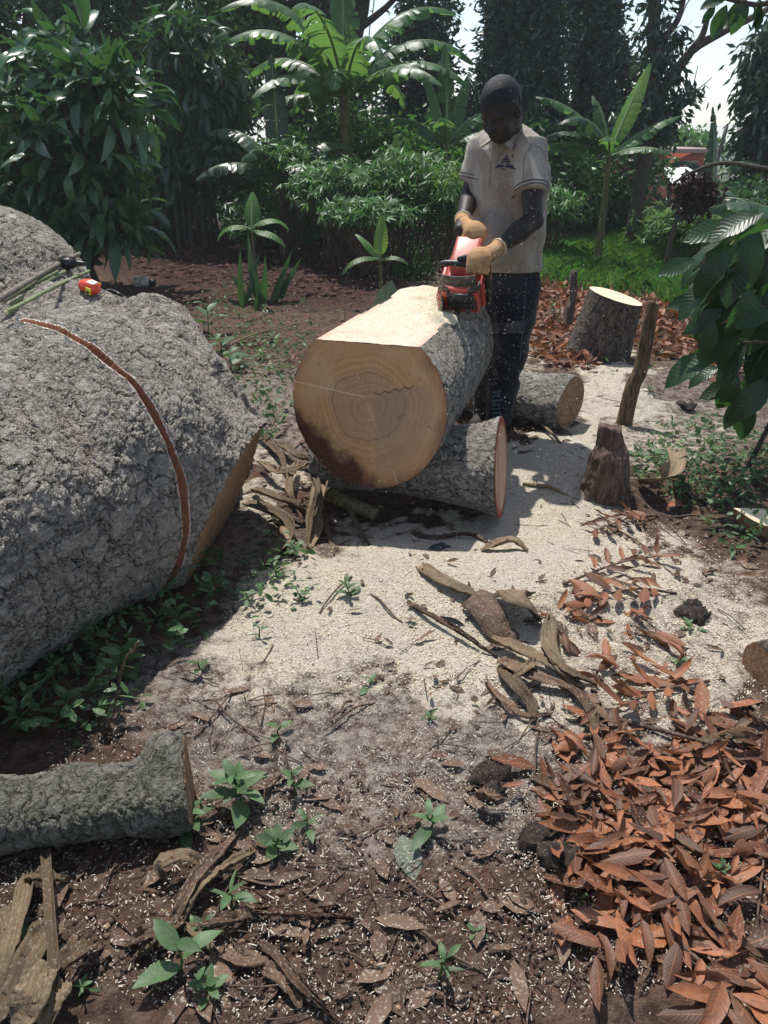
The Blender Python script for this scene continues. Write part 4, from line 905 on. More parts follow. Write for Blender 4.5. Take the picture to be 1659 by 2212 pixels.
banana('young banana shoot with a limp green leaf at the edge of the dug bed', b12, [(80, 80, .38, .12, .3, G_BANY, 1), (200, 20, .42, .12, 1.6), (340, 30, .30, .1, 1.5), (150, 60, .35, .12, .8)], .42, G_LIGHT, .022, seed=12, tears=1)
b13 = base_at(530, 7.7)
banana('young plant with limp green leaves by the dark spiky plant', b13, [(20, 40, .42, .15, 1.9), (180, 25, .40, .15, 1.8), (90, 70, .4, .14, .6), (340, 10, .4, .15, 1.3)], .62, G_LIGHT, .018, seed=13, tears=1)
b14 = base_at(1800, 5.4)
banana('banana plant at the right edge with a withered orange leaf hanging down', b14, [(180, 20, .75, .40, 1.6, ORANGE_BAN, 7), (172, 0, .85, .26, .9, G_BANB, 3), (190, -20, .85, .26, .7, G_BANB, 3), (185, 42, .8, .3, 1.1, G_BANB, 4), (90, 70, .9, .3, .8), (250, 40, .7, .28, 1.0, G_BANB)], .80, G_BANB, .05, seed=14, tears=4)

# dark spiky plant ----------------------------------------------------
b = base_at(535, 7.4); root = thing('spiky_plant', 'dark plant with stiff sword-shaped leaves at the edge of the dug bed', 'plant', b)
for k, (du, a_, l_) in enumerate([(-40, 1.52, .55), (-25, 1.35, .50), (-8, 1.62, .62), (5, 1.35, .5), (25, 1.1, .55), (38, .95, .48), (10, 1.75, .4), (-30, 1.9, .35), (50, 1.2, .3), (-12, 1.2, .3)]):
    V, F, UV = leaf_arr(l_, .075, .25, .5, .02, 6, pos=.3, seed=k); pp = base_at(535+du, 7.4+.1*(k % 3)-.1); R = orient((math.cos(a_), rng.normal(0, .15), math.sin(a_)), (0, -1, 0), rng.normal(0, .4))
    part('leaf', V @ R.T+pp, F, [G_DARK], root, smooth=True, uv=UV)

# glossy shrub at left --------------------------------------------------
SHL = [leaf_data('shrub_leaf', G_SHRUB, L=1, W=.27, droop=d, fold=.3, wave=.06, n=8, seed=s_, curl=c) for s_, d, c in ((1, .9, .1), (2, 1.4, -.2), (3, .5, .3), (4, 1.9, .0))]
def leafy(name, label, cat, base, ells, n, sizes, meshes, stems, leafpart='leaf', outw=1.0, down=.5, grp=None, stuff=None):
    root = thing(name, label, cat, base, grp)
    for pts, r0, r1 in stems:
        V, F = tube(spline(pts, 14), np.linspace(r0, r1, 14), 8); part('stem', V, F, [TRUNKB], root, smooth=True)
    tot = sum(e[2] for e in ells)
    for C, Rr, w in ells:
        for _ in range(int(n*w/tot)):
            d = rng.normal(size=3); d /= np.linalg.norm(d); d[1] = -abs(d[1]) if rng.random() < .72 else d[1]
            p = np.array(C)+d*np.array(Rr)*(.75+.3*rng.random()); dirv = d*outw+rng.normal(0, .35, 3); dirv[2] -= down*rng.random()-.15
            put(leafpart, meshes[rng.integers(len(meshes))], root, p, orient(dirv, roll=rng.normal(0, .5)), sizes[0]+(sizes[1]-sizes[0])*rng.random(), base)
    if stuff:
        mat_, L_, W_, n_ = stuff
        Ps = [cloud_pts(np.array(C), np.array(Rr)*.88, int(n_*w/tot), .12, 12, .3) for C, Rr, w in ells]; P = np.concatenate([a[0] for a in Ps]); D = np.concatenate([a[1] for a in Ps]); m_ = len(P); D[:, 2] -= .5
        V, F, ti, _ = scatter(RH, P, D, L_*(.7+.5*rng.random(m_)), W_, rng.random(m_)*6.28, rng.random(m_)); part('inner_leaves', V, F, [mat_], root, tint=ti)['kind'] = 'stuff'
    return root
gb = base_at(170, 8.2); e = lambda u, v, ru, rv, y, dep, w: (cr(u, v, ru, rv, y, dep, 0)[0], cr(u, v, ru, rv, y, dep, 0)[1], w)
leafy('glossy_shrub', 'big shrub with long glossy drooping leaves at the left above the felled trunk', 'shrub', gb,
      [e(170, 330, 120, 120, 8.2, .6, 4), e(60, 240, 90, 90, 8.4, .6, 2), e(240, 220, 90, 80, 8.2, .5, 2), e(150, 130, 90, 70, 8.5, .5, 1.4), e(240, 460, 85, 70, 8.0, .5, 1.6), e(110, 480, 110, 70, 8.2, .5, 1.6), e(30, 400, 70, 70, 8.2, .4, 1)], 300, (.26, .46), SHL,
      [([gb-[.1*k, 0, .1], gb+[.15*k-.2, 0, .7], up(80+70*k, 200, 8.3)], .03, .012) for k in range(4)], down=.55, outw=1.25, stuff=(G_DARK, .26, .08, 2600))
# dark columnar tree -----------------------------------------------------
DKL = [leaf_data('column_leaf', G_BLUE, L=1, W=.24, droop=d, fold=.3, wave=.05, n=5, seed=s_) for s_, d in ((5, 1.0), (6, 1.5), (7, .6))]
db = base_at(405, 11.3)
leafy('dark_columnar_tree', 'dark narrow tree with hanging leaves and several bare stems, left of the bananas', 'tree', db, [e(430, 200, 105, 140, 11.3, .5, 4), e(385, 90, 65, 60, 11.3, .4, 1), e(460, 330, 75, 50, 11.1, .4, 1), e(370, 330, 50, 70, 11.1, .4, 1)], 280, (.20, .32), DKL,
      [([db+[.09*k-.25, .1*(k % 2), -.1], db+[.09*k-.25, 0, .5], up(380+14*k, 180, 11.3)], .035, .02) for k in range(6)], down=1.9, outw=.6, stuff=(G_DARK, .2, .06, 6500))

# right foreground shrub with large leaves --------------------------------
BLM = leaf_mat('large_quilted_leaf', (.010, .032, .014), (.034, .085, .032), .30, (.10, .28, .04), .38, .45, veins=True)
BIGL = [leaf_data('big_leaf', BLM, L=1, W=.46, droop=d, fold=.22, wave=.05, n=8, seed=s_, pos=.5) for s_, d in ((11, .5), (12, .9), (13, 1.3), (14, .2))]
yb_ = 3.4; sb = base_at(1760, yb_); root = thing('broadleaf_shrub', 'dark shrub with big drooping quilted leaves leaning in from the right edge', 'shrub', sb)
brs = [[sb-[0, 0, .1], up(1760, 700, yb_), up(1700, 600, yb_), up(1640, 545, yb_-.1)], [up(1730, 720, yb_), up(1640, 660, yb_-.1), up(1560, 640, yb_-.1)], [up(1740, 760, yb_), up(1680, 740, yb_-.15), up(1600, 740, yb_-.15)], [up(1740, 620, yb_), up(1680, 520, yb_), up(1600, 500, yb_+.1)]]
for b_ in brs:
    V, F = tube(spline(b_, 12), np.linspace(.014, .005, 12), 6); part('stem', V, F, [TRUNKB], root, smooth=True)
spec = [(1600, 490, 185, .24), (1560, 520, 215, .24), (1640, 500, 250, .26), (1590, 560, 230, .28), (1545, 600, 225, .22), (1560, 640, 250, .22), (1620, 620, 265, .28), (1515, 645, 190, .16), (1560, 668, 215, .17), (1600, 690, 240, .22), (1640, 560, 300, .24), (1610, 745, 245, .22), (1570, 740, 215, .2), (1640, 700, 280, .26),
        (1590, 800, 255, .20), (1640, 770, 265, .24), (1650, 640, 200, .22), (1540, 690, 260, .16), (1655, 830, 250, .18), (1500, 560, 200, .16), (1650, 460, 200, .22), (1625, 850, 265, .14), (1570, 600, 180, .2), (1660, 600, 240, .26), (1600, 640, 200, .2), (1640, 530, 215, .24), (1680, 720, 230, .26), (1680, 480, 220, .26), (1700, 560, 250, .26), (1710, 640, 240, .26), (1620, 590, 290, .22), (1590, 520, 260, .22)]
spec += [(rng.uniform(1540, 1740), rng.uniform(480, 860), rng.uniform(190, 275), rng.uniform(.16, .26)) for _ in range(34)]
for k, (u, v, a_, l_) in enumerate(spec):
    aa = math.radians(a_); d = (math.cos(aa), -.35+.3*rng.random(), math.sin(aa)*.9); p = up(u, v, yb_-.2+.25*rng.random())
    put('leaf', BIGL[k % 4], root, p, orient(d, (0, -.5, 1), rng.normal(0, .45)), l_*1.05, sb)
# hanging branch with leaves at the top right
tp_ = up(1700, 30, 4.2); root = thing('overhanging_branch', 'leafy branch end hanging into the top right corner', 'branch', tp_)
V, F = tube(spline([up(1800, -120, 4.4), up(1700, -20, 4.2), up(1640, 10, 4.2), up(1560, -5, 4.2), up(1500, -20, 4.2)], 14), np.linspace(.018, .006, 14), 7); part('limb', V, F, [TRUNKB], root, smooth=True)
for k, (u, v, a_, l_) in enumerate([(1565, 0, 190, .22), (1570, 10, 250, .24), (1610, -5, 255, .26), (1560, 45, 260, .13), (1640, -10, 285, .22), (1655, 20, 240, .16), (1520, -20, 200, .2), (1545, 15, 230, .14), (1625, 5, 300, .18), (1660, 0, 300, .22), (1590, 5, 270, .2)]):
    aa = math.radians(a_); put('leaf', BIGL[k % 4], root, up(u, v, 4.2), orient((math.cos(aa), rng.normal(0, .3), math.sin(aa)), (0, -.6, 1), rng.normal(0, .5)), l_*.62, tp_)

# grass --------------------------------------------------------------------
def grass(name, label, cands, keepfn, h, w, mat, cat='grass'):
    P = cands; P = P[keepfn(P)]; n = len(P); P = np.c_[P, hz(P[:, 0], P[:, 1])-.01]
    D = rng.normal(0, .38, (n, 3)); D[:, 2] = .9; BL = (np.array([[0, -.5, 0], [0, .5, 0], [.55, .4, .0], [.55, -.4, 0], [1, 0, -.0]]), None)
    Vt = np.array([[0, -.5, 0], [0, .5, 0], [.6, .35, 0], [1, 0, 0.0], [.6, -.35, 0]])
    Vt2 = Vt.copy(); T_ = (Vt2, np.array([[0, 1, 2, 3, 4]])); L = h*(.5+.8*rng.random(n))
    V, F, ti, _ = scatter(T_, P, D, L, w*(.7+.6*rng.random(n)), rng.random(n)*6.28, rng.random(n))
    # bend the tips
    V = V.reshape(n, 5, 3); ln = np.linalg.norm(D[:, :2], axis=1)[:, None]+1e-6; b_ = (D[:, :2]/ln)*(L*.30)[:, None]; V[:, 3, :2] += b_; V[:, 3, 2] -= L*.18; V = V.reshape(-1, 3)
    o = link(name, mesh_np(name, V, F, mat, tint=ti)); tag(o, label, cat, kind='stuff'); return o
c_ = np.stack([rng.uniform(.6, 8.5, 90000), rng.uniform(6.4, 14, 90000)], 1)
def kg(P):
    z = hz(P[:, 0], P[:, 1]); u, v = proj(np.c_[P, z]); return (zones(P[:, 0], P[:, 1])[3] > .25+.5*rng.random(len(P))) & (u > 1100) & (u < 1900) & (v > 440)
grass('grass', 'bright green grass at the right beyond the leaf litter', c_, kg, .26, .012, G_GRASS)
c_ = np.stack([rng.uniform(-5, 3, 60000), rng.uniform(6.4, 12, 60000)], 1)
grass('thin_grass', 'thin weeds and grass along the foot of the thicket', c_, lambda P: (zones(P[:, 0], P[:, 1])[3] > .2+.7*rng.random(len(P))) , .16, .010, G_MID)
# ------------------------------------------------------------------ the man
def nrm(v): v = np.asarray(v, float); return v/np.linalg.norm(v)
FW = nrm([-.50, -.86, 0]); LF = np.array([-FW[1], FW[0], 0])*1.0; LF = nrm(np.cross([0, 0, 1], FW))       # forward, his left
def skinm():
    m = M('dark_skin'); co = m.coord(); n = m.noise(co, 14, 4); c = m.mix(n, (.011, .0075, .0065), (.026, .017, .014))
    c = m.mix(m.ramp(m.voro(co, 170, 'F1'), .10, .06, 0, .5), c, (.45, .40, .32)); c = m.mix(m.ramp(m.noise(co, 30, 4, .7), .55, .8, 0, .35), c, (.16, .13, .11))
    return m.finish(c, .56, bump=m.noise(co, 120, 3), bstr=.2, bdist=.002, spec=.35)
def clothm(name, a, b, dirt, weave=420, streak=(1, 1, .25), spk=.5):
    m = M(name); co = m.coord(); n = m.noise(m.vscale(co, streak), 11, 5, .6); c = m.mix(m.ramp(n, .35, .7), a, b)
    c = m.mix(m.ramp(m.noise(co, 4.5, 4), .45, .7, 0, .6), c, dirt); w = m.noise(co, weave, 2)
    c = m.mix(m.ramp(m.voro(co, 150, 'F1'), .09, .05, 0, spk), c, (.62, .57, .47))
    return m.finish(c, .95, bump=m.math('ADD', m.math('MULTIPLY', n, 3.0), w), bstr=.35, bdist=.003, spec=.08, sheen=.15)
SKIN = skinm(); SHIRT = clothm('dusty_beige_cotton', (.26, .225, .19), (.41, .37, .32), (.20, .155, .125))
TRIM = plain('dark_purple_trim', (.055, .035, .045), .9); PRINT = plain('navy_print', (.020, .028, .070), .9, grain=.3, gscale=90); SHIRTIN = plain('shirt_lining', (.42, .37, .31), .9, grain=.2)
JEANS = clothm('dark_denim', (.008, .009, .013), (.020, .023, .031), (.050, .050, .052), 500, (1, 1, .4), .8)
HAIR = plain('cropped_black_hair', (.010, .0105, .013), .6, grain=.6, gscale=260, bump=.5)
man = thing('person', 'man in dusty beige polo shirt, dark jeans and tan gloves, looking down at the chainsaw', 'person', (float(at(1075, 915, 3.97)[0]), 3.97, 0))
def mk(S, name, mat, par=man, sm=True, disp=None, label=None):
    P, F = S.mesh()
    if disp is not None: P = disp(P)
    return part(name, P, F, [mat], par, label=label, smooth=sm), P, F
Hc = at(1082, 236, 3.80); HF = nrm([-.60, -.62, -.50]); HU = nrm(np.array([0, 0, 1])-HF*HF[2]); HL = np.cross(HU, HF)
HR = np.stack([HF, HL, HU], 1)
def hp(x, y, z): return Hc+HR @ np.array([x, y, z])*1.0
Lsh, Lel, Lwr = at(1146, 322, 3.83), at(1152, 476, 3.70), at(1064, 545, 3.53)
Rsh, Rel, Rwr = at(1040, 322, 4.03), at(1014, 424, 4.02), at(998, 484, 3.76)
neck = at(1094, 292, 3.93); hip = at(1096, 600, 3.98)
Lh, Lk, La = at(1120, 622, 3.95), at(1102, 765, 3.90), at(1076, 902, 3.95)
Rh, Rk, Ra = at(1068, 622, 4.03), at(1058, 765, 4.00), at(1048, 895, 4.06)
S = Sculpt((.15, 3.35, -.02), (.98, 4.25, 1.80), .0055)
S.ell(hp(-.014, 0, .030), (.099, .079, .096), HR, 0); S.ell(hp(.026, 0, -.035), (.068, .061, .088), HR, .03); S.ell(hp(.034, 0, -.088), (.050, .048, .036), HR, .03)
S.cone(hp(.086, 0, -.006), hp(.104, 0, -.040), .009, .015, .012); S.ell(hp(.092, .014, -.046), (.013, .010, .009), HR, .008); S.ell(hp(.092, -.014, -.046), (.013, .010, .009), HR, .008)
for s_ in (-1, 1):
    S.ell(hp(.070, s_*.030, .008), (.018, .028, .011), HR, .012); S.ell(hp(.090, s_*.031, -.014), (.014, .018, .010), HR, .010, 'sub'); S.ell(hp(.073, s_*.031, -.014), (.013, .014, .009), HR, .004)
    S.ell(hp(.055, s_*.045, -.045), (.025, .018, .020), HR, .02); S.ell(hp(-.012, s_*.079, -.018), (.019, .009, .031), HR, .006); S.ell(hp(-.002, s_*.085, -.018), (.010, .006, .018), HR, .003, 'sub')
S.ell(hp(.086, 0, -.070), (.014, .027, .008), HR, .006); S.ell(hp(.083, 0, -.083), (.013, .024, .008), HR, .006)
S.cone(hp(-.035, 0, -.06), neck, .056, .062, .03); S.cone(neck, neck+(hip-neck)*.35, .06, .11, .05, (FW, .65)); S.cone(neck+(hip-neck)*.3, hip, .14, .13, .05, (FW, .65))
S.cone(Lsh, Rsh, .052, .052, .05)
for a, b, c, r in ((Lsh, Lel, Lwr, 1), (Rsh, Rel, Rwr, .92)):
    S.chain([(a, .056*r), (a*.55+b*.45, .049*r), (b, .044*r), (b*.65+c*.35, .045*r), (c, .030*r)], .015)
    S.cone(c, c+nrm(c-b)*.06, .029, .033, .01)
for a, b, c in ((Lh, Lk, La), (Rh, Rk, Ra)): S.chain([(a, .075), (b, .05), (c, .035)], .03)
body, PB, FB = mk(S, 'body', SKIN)
# cropped hair: the scalp region, slightly proud
q_ = (PB-Hc) @ HR; cen = (q_-np.array([-.014, 0, .030])); hm = (q_[:, 2] > .018+.30*np.clip(q_[:, 0], 0, 1)+.02*np.sin(q_[:, 1]*30)) & (np.linalg.norm(cen, axis=1) < .14); hm |= (q_[:, 0] < -.035) & (q_[:, 2] > -.055) & (np.linalg.norm(cen, axis=1) < .14)
fs = FB[hm[FB].all(1)]; vs = np.unique(fs); rm = -np.ones(len(PB), int); rm[vs] = np.arange(len(vs)); nn = cen[vs]/np.linalg.norm(cen[vs], axis=1, keepdims=True)
Pv = PB[vs]+(nn @ HR.T)*.0035; part('hair', Pv, rm[fs], [HAIR], man, smooth=True)
for s_ in (-1, 1):
    Se = Sculpt(hp(.077, s_*.031, -.014)-.02, hp(.077, s_*.031, -.014)+.02, .002); Se.ell(hp(.0765, s_*.031, -.015), (.009, .010, .0035), HR, 0); P, F = Se.mesh(); part('eye', P, F, [plain('eye_white', (.06, .05, .045), .25, spec=.6) if s_ < 0 else bpy.data.materials['eye_white']], man, smooth=True)

# shirt
S = Sculpt((.15, 3.45, .62), (1.0, 4.35, 1.60), .0055)
fl = (FW, .60); cl = lambda u, v, y: at(u, v, y)
hem = at(1098, 588, 3.99); mid_ = at(1092, 480, 3.97); ch = at(1096, 375, 3.95)
S.cone(hem-[0, 0, .12], mid_, .178, .172, .02, fl); S.cone(mid_, ch, .172, .176, .05, fl); S.cone(ch, neck*.8+ch*.2+[0, .01, -.02], .172, .10, .07, fl)
S.cone(Lsh+[-.01, 0, -.005], Rsh+[.01, 0, -.005], .062, .062, .07); S.ell(at(1065, 520, 3.86), (.10, .08, .12), None, .06)
for a, b, t_, r0, r1 in ((Lsh, Lel, .60, .072, .080), (Rsh, Rel, .66, .066, .070)): S.capcone(a, a+(b-a)*t_, r0, r1, .035)
S.ell(neck+np.array([0, 0, .055])+FW*.02, (.070, .066, .075), None, .01, 'sub')
hz_ = float(at(1098, 592, 3.85)[2]); S.half((.62, 3.87, hz_), (.05, .03, -1))
def wr(P):
    a = P @ LF; f = P @ FW; n = fbm(np.stack([a*16+P[:, 2]*7, P[:, 2]*3.2, f*3], -1), 4, 11); n2 = fbm(np.stack([a*6, P[:, 2]*5+a*8, f*6], -1), 3, 14)
    q = P.copy(); c_ = np.stack([np.full(len(P), hem[0]), np.full(len(P), hem[1]), P[:, 2]], -1); d = P-c_; d /= np.linalg.norm(d, axis=1, keepdims=True)+1e-6
    am = np.clip((1.42-P[:, 2])/.25, .25, 1.3); return P+d*((.024*n-.010*np.abs(n)+.014*n2)*am)[:, None]
shirt, PS, FS = mk(S, 'polo_shirt', SHIRT, disp=wr)
SB = BVHTree.FromPolygons([tuple(p) for p in PS], [tuple(int(a) for a in f) for f in FS]); CAM = Vector((0, 0, CAM_H))
def onshirt(u, v, off=.002):
    h = SB.ray_cast(CAM, Vector(ray(u, v)).normalized())
    if h[0] is None: return None
    n = Vector(h[1]); d = Vector(ray(u, v)).normalized(); n = -n if n.dot(d) > 0 else n
    return np.array(h[0]+n*off)
def fillpoly(poly, step=1.5, off=.002):
    """polygon given on the shirt's surface, as a small grid that follows the cloth"""
    poly = np.array(poly, float); lo, hi = poly.min(0), poly.max(0); nx = max(2, int((hi[0]-lo[0])/step)); ny = max(2, int((hi[1]-lo[1])/step)); rows = []
    for j in range(ny+1):
        y = lo[1]+(hi[1]-lo[1])*(j+1e-3)/(ny+2e-3); xs = []
        for a, b in zip(poly, np.roll(poly, -1, 0)):
            if (a[1] > y) != (b[1] > y): xs.append(a[0]+(y-a[1])/(b[1]-a[1])*(b[0]-a[0]))
        if len(xs) < 2: xs = [poly[:, 0].mean()]*2
        xa, xb = min(xs), max(xs); rows.append([onshirt(xa+(xb-xa)*i/nx, y, off) for i in range(nx+1)])
    V, F = [], []; idx = {}
    for j in range(ny+1):
        for i in range(nx+1):
            if rows[j][i] is not None: idx[(j, i)] = len(V); V.append(rows[j][i])
    for j in range(ny):
        for i in range(nx):
            k = [(j, i), (j+1, i), (j+1, i+1), (j, i+1)]
            if all(q in idx for q in k): F.append([idx[q] for q in k])
    return np.array(V), np.array(F)
def stroke(pts, w, off=.002, n=10):
    pts = spline(pts, n) if len(pts) > 2 else np.linspace(pts[0], pts[1], n); T_ = np.gradient(np.asarray(pts, float), axis=0); N_ = np.stack([-T_[:, 1], T_[:, 0]], 1); N_ /= np.linalg.norm(N_, axis=1, keepdims=True); V = []
    for p, q in zip(pts, N_):
        a, b = onshirt(*(p-q*w/2), off), onshirt(*(p+q*w/2), off)
        if a is None or b is None: continue
        V += [a, b]
    return np.array(V), np.array([[2*i, 2*i+1, 2*i+3, 2*i+2] for i in range(len(V)//2-1)])
# the print on the chest: a striped triangle, two characters, an open book shape and DS
lg = []
for r in ([(1092, 337), (1097.6, 337), (1095.6, 332)], [(1088.6, 341.6), (1099.4, 341.6), (1098, 338.6), (1090.6, 338.6)], [(1085.6, 345.8), (1101, 345.8), (1099.8, 342.8), (1087.4, 342.8)], [(1082, 350), (1103.2, 350), (1101.4, 347), (1084.4, 347)],
          [(1069, 363.5), (1076, 355.6), (1089, 357.6), (1089, 360.8), (1078, 361.2)], [(1091.5, 360.6), (1093, 357.4), (1108, 356.6), (1115, 367), (1104, 364)]): lg.append(fillpoly(r, .8, .0016))
for st in ([(1081.5, 351.5), (1088, 351.5)], [(1083, 353.6), (1086.6, 353.6)], [(1084.6, 350.8), (1083.4, 354), (1080, 357)], [(1086.6, 351), (1086.4, 355), (1088.8, 356.6)], [(1095, 351.2), (1094.8, 356.4)], [(1095, 351.4), (1100.4, 350.8)], [(1095, 353.8), (1100.6, 353.6)], [(1097.6, 351.4), (1098.2, 355.6), (1101.4, 357.2)],
           [(1083.4, 362.8), (1083.4, 367.2)], [(1083.4, 362.8), (1086.2, 363.8), (1086, 366.4), (1083.4, 367.2)], [(1091, 362.9), (1088.4, 363), (1088.4, 364.8), (1090.8, 365.4), (1090.4, 367), (1087.8, 367.2)],
           [(1107.4, 335), (1105.4, 337), (1107.4, 339), (1109.4, 337), (1107.4, 335)], [(1106.8, 338), (1106.8, 336.2), (1108, 336.4)]): lg.append(stroke(st, .95, .0018))
lg = [x for x in lg if len(x[0]) and len(x[1])]; V, F = merge(lg); o = part('chest_print', V, F, [PRINT], man)
o.parent = shirt; o.matrix_local = Matrix.Identity(4)
def sub(name, V, F, mat, par, **kw):
    o = part(name, V, F, [mat], man, **kw); o.parent = par; return o
# seams and trims
for pts, w in (([(1148, 318), (1136, 330), (1132, 352), (1131, 390)], .8), ([(1115, 282), (1132, 292), (1143, 312), (1166, 318), (1176, 335)], .8), ([(1061, 345), (1060, 380), (1056, 404)], .8), ([(1095, 318), (1082, 334), (1072, 352)], .9)):
    V, F = stroke(pts, w, .0015, 16); 
    if len(F): sub('seam', V, F, TRIM, shirt)
def thick(V, F, t):
    """give a sheet a thickness"""
    c = V.mean(0); n = np.cross(V[F[0][1]]-V[F[0][0]], V[F[0][2]]-V[F[0][0]]); n = n/(np.linalg.norm(n)+1e-9); k = len(V); return np.vstack([V, V+n*t]), np.vstack([F, F[:, ::-1]+k])
def flap(name, P4, mat=SHIRT, t=.004, n=8, bow=.008):
    """collar flap through four corners, slightly bowed and thick"""
    a, b, c, d = [np.array(p, float) for p in P4]; u = np.linspace(0, 1, n+1); U_, W_ = np.meshgrid(u, u, indexing='ij'); G = (a*(1-U_[..., None])*(1-W_[..., None])+b*U_[..., None]*(1-W_[..., None])+c*U_[..., None]*W_[..., None]+d*(1-U_[..., None])*W_[..., None])
    nn = np.cross(b-a, d-a); nn /= np.linalg.norm(nn); nn = -nn if nn[1] > 0 else nn
    G = G+nn*(np.sin(U_*np.pi)*np.sin(W_*np.pi)*bow)[..., None]; V1 = G.reshape(-1, 3); m = n+1
    F1 = np.array([[i*m+j, i*m+j+1, (i+1)*m+j+1, (i+1)*m+j] for i in range(n) for j in range(n)])
    V = np.vstack([V1, V1-nn*t]); k = len(V1); bd_ = [i for i in range(m)]+[i*m+n for i in range(1, m)]+[n*m+i for i in range(n-1, -1, -1)]+[i*m for i in range(n-1, 0, -1)]
    E = np.array([[bd_[i], bd_[(i+1) % len(bd_)], bd_[(i+1) % len(bd_)]+k, bd_[i]+k] for i in range(len(bd_))])
    return sub(name, V, [np.vstack([F1, F1[:, ::-1]+k, E])], mat, shirt, smooth=True)
flap('collar', [at(1118, 262, 3.90), at(1131, 278, 3.89), at(1107, 322, 3.775), at(1091, 311, 3.775)])
flap('collar', [at(1058, 280, 3.93), at(1035, 297, 3.90), at(1036, 318, 3.85), at(1063, 300, 3.83)])
flap('placket_flap', [at(1040, 319, 3.84), at(1064, 304, 3.80), at(1061, 347, 3.785), at(1056, 335, 3.785)], SHIRTIN)
V, F = tube([at(1129, 281, 3.888), at(1119, 302, 3.825), at(1107, 323, 3.770)], .0022, 6); sub('collar_stripe', V, F, TRIM, shirt)
for (a, b, t_, r) in ((Lsh, Lel, .60, .0815), (Rsh, Rel, .66, .0715)):
    w = nrm(b-a); _, s1, u1 = frame(w); 
    for dd in (-.006, -.022):
        c = a+(b-a)*t_+w*dd; th = np.linspace(0, 2*np.pi, 40); ringp = c+r*(np.cos(th)[:, None]*s1+np.sin(th)[:, None]*u1)
        snap = []
        for p in ringp:
            h = SB.ray_cast(Vector(p+(p-c)*.5), Vector(c-p).normalized(), .2); snap.append(np.array(h[0])+nrm(p-c)*.0005 if h[0] is not None else p)
        V, F = tube(np.array(snap), .0026, 6); sub('cuff_stripe', V, F, TRIM, shirt)
V, F = tube(np.array([at(u, v, 3.84) for u, v in ((1072, 398), (1072, 399.5))]), .005, 10)
# jeans
S = Sculpt((.30, 3.65, -.02), (1.0, 4.30, .98), .006)
S.cone(at(1098, 570, 3.99), at(1096, 628, 3.99), .150, .155, .03, (FW, .68))
for a, b, c, r in ((Lh, Lk, La, 1), (Rh, Rk, Ra, .96)):
    S.chain([(a, .098*r), (a*.5+b*.5, .090*r), (b, .080*r), (b*.5+c*.5, .072*r)], .04); S.capcone(b*.55+c*.45, c-[0, 0, .015], .073*r, .072*r, .03)
def jw(P): return P+(fbm(np.stack([P[:, 0]*9, P[:, 1]*9, P[:, 2]*20+P[:, 0]*14], -1), 3, 5)[:, None]*.014)*np.array([1, 1, .2])+(fbm(P*5, 3, 8)[:, None]*.010)
jeans, PJ, FJ = mk(S, 'jeans', JEANS, disp=jw)
SBs = SB; SB = BVHTree.FromPolygons([tuple(p) for p in PJ], [tuple(int(a) for a in f) for f in FJ])
pk = fillpoly([(1062, 698), (1133, 692), (1133, 718), (1062, 722)], 3, .004)
if len(pk[1]): sub('knee_pocket_band', pk[0], pk[1], clothm('worn_denim', (.035, .04, .05), (.075, .078, .085), (.05, .05, .05)), jeans)
lt = []
for k in range(7):
    a = fillpoly([(1064, 845+9*k), (1082, 843+9*k), (1082, 848+9*k), (1064, 850+9*k)], 2, .003)
    if len(a[1]): lt.append(a)
if lt: V, F = merge(lt); sub('shin_print', V, F, plain('faded_teal_print', (.07, .15, .18), .9, grain=.5, gscale=120), jeans)['kind'] = 'stuff'
V, F = stroke([(1137, 600), (1131, 690), (1122, 780)], 1.2, .003, 20)
if len(F): sub('side_seam', V, F, plain('seam_thread', (.10, .10, .11), .9), jeans)
SB = SBs
for a, nm in ((La, 'boot'), (Ra, 'boot')):
    gz = float(hz(a[0], a[1])); S = Sculpt((a[0]-.3, a[1]-.35, gz-.03), (a[0]+.2, a[1]+.2, gz+.22), .007); d = nrm([-.45, -.89, 0])
    S.cone((a[0], a[1], gz+.17), (a[0], a[1], gz+.05), .045, .045, .02); S.cone(np.array([a[0], a[1], gz+.045]), np.array([a[0], a[1], gz+.035])+d*.15, .046, .040, .02); S.half((0, 0, gz), (0, 0, -1)); mk(S, nm, plain('worn_black_boot', (.03, .026, .024), .7, grain=.5) if a is La else bpy.data.materials['worn_black_boot'])

# ------------------------------------------------------------------ chainsaw
RED = plain('red_saw_plastic', (.46, .055, .035), .38, spec=.5, grain=.25, gscale=60); ORG = plain('paler_red_plastic', (.48, .10, .065), .4, spec=.5, grain=.15); BLK = plain('black_plastic', (.018, .018, .019), .45, spec=.5, grain=.4)  # top cover and rear handle take a slightly paler red
GRY = plain('scuffed_grey_plastic', (.085, .078, .072), .5, spec=.4, grain=.5, gscale=50); STL = plain('bar_steel', (.45, .45, .46), .3, metal=.9, grain=.3)
sc0 = at(1003, 608, 3.50); SF = nrm([-.24, -.74, -.63]); SU = nrm(np.array([.02, 0, 1])-SF*np.dot([.02, 0, 1], SF)); SL = np.cross(SU, SF); SR = np.stack([SF, SL, SU], 1)
saw = thing('chainsaw', 'red chainsaw with grey hand guard plunging into the flat log top', 'chainsaw', sc0)
saw.rotation_euler = Matrix([list(r) for r in SR]).to_euler()
def sp_(name, VF, mat, par=saw, smooth=False, kind=None):
    V, F = VF; o = link(name, mesh_np(name, V, F, [mat], smooth), par); 
    if kind: o['kind'] = kind
    return o
bodyp = sp_('engine_body', box(.0, .004, -.012, .22, .165, .135, .022, 3), RED)
sp_('top_cover', box(-.075, .0, .076, .18, .118, .060, .018, 3), ORG); sp_('starter_housing', box(-.01, .092, -.005, .17, .026, .13, .011, 3), RED)
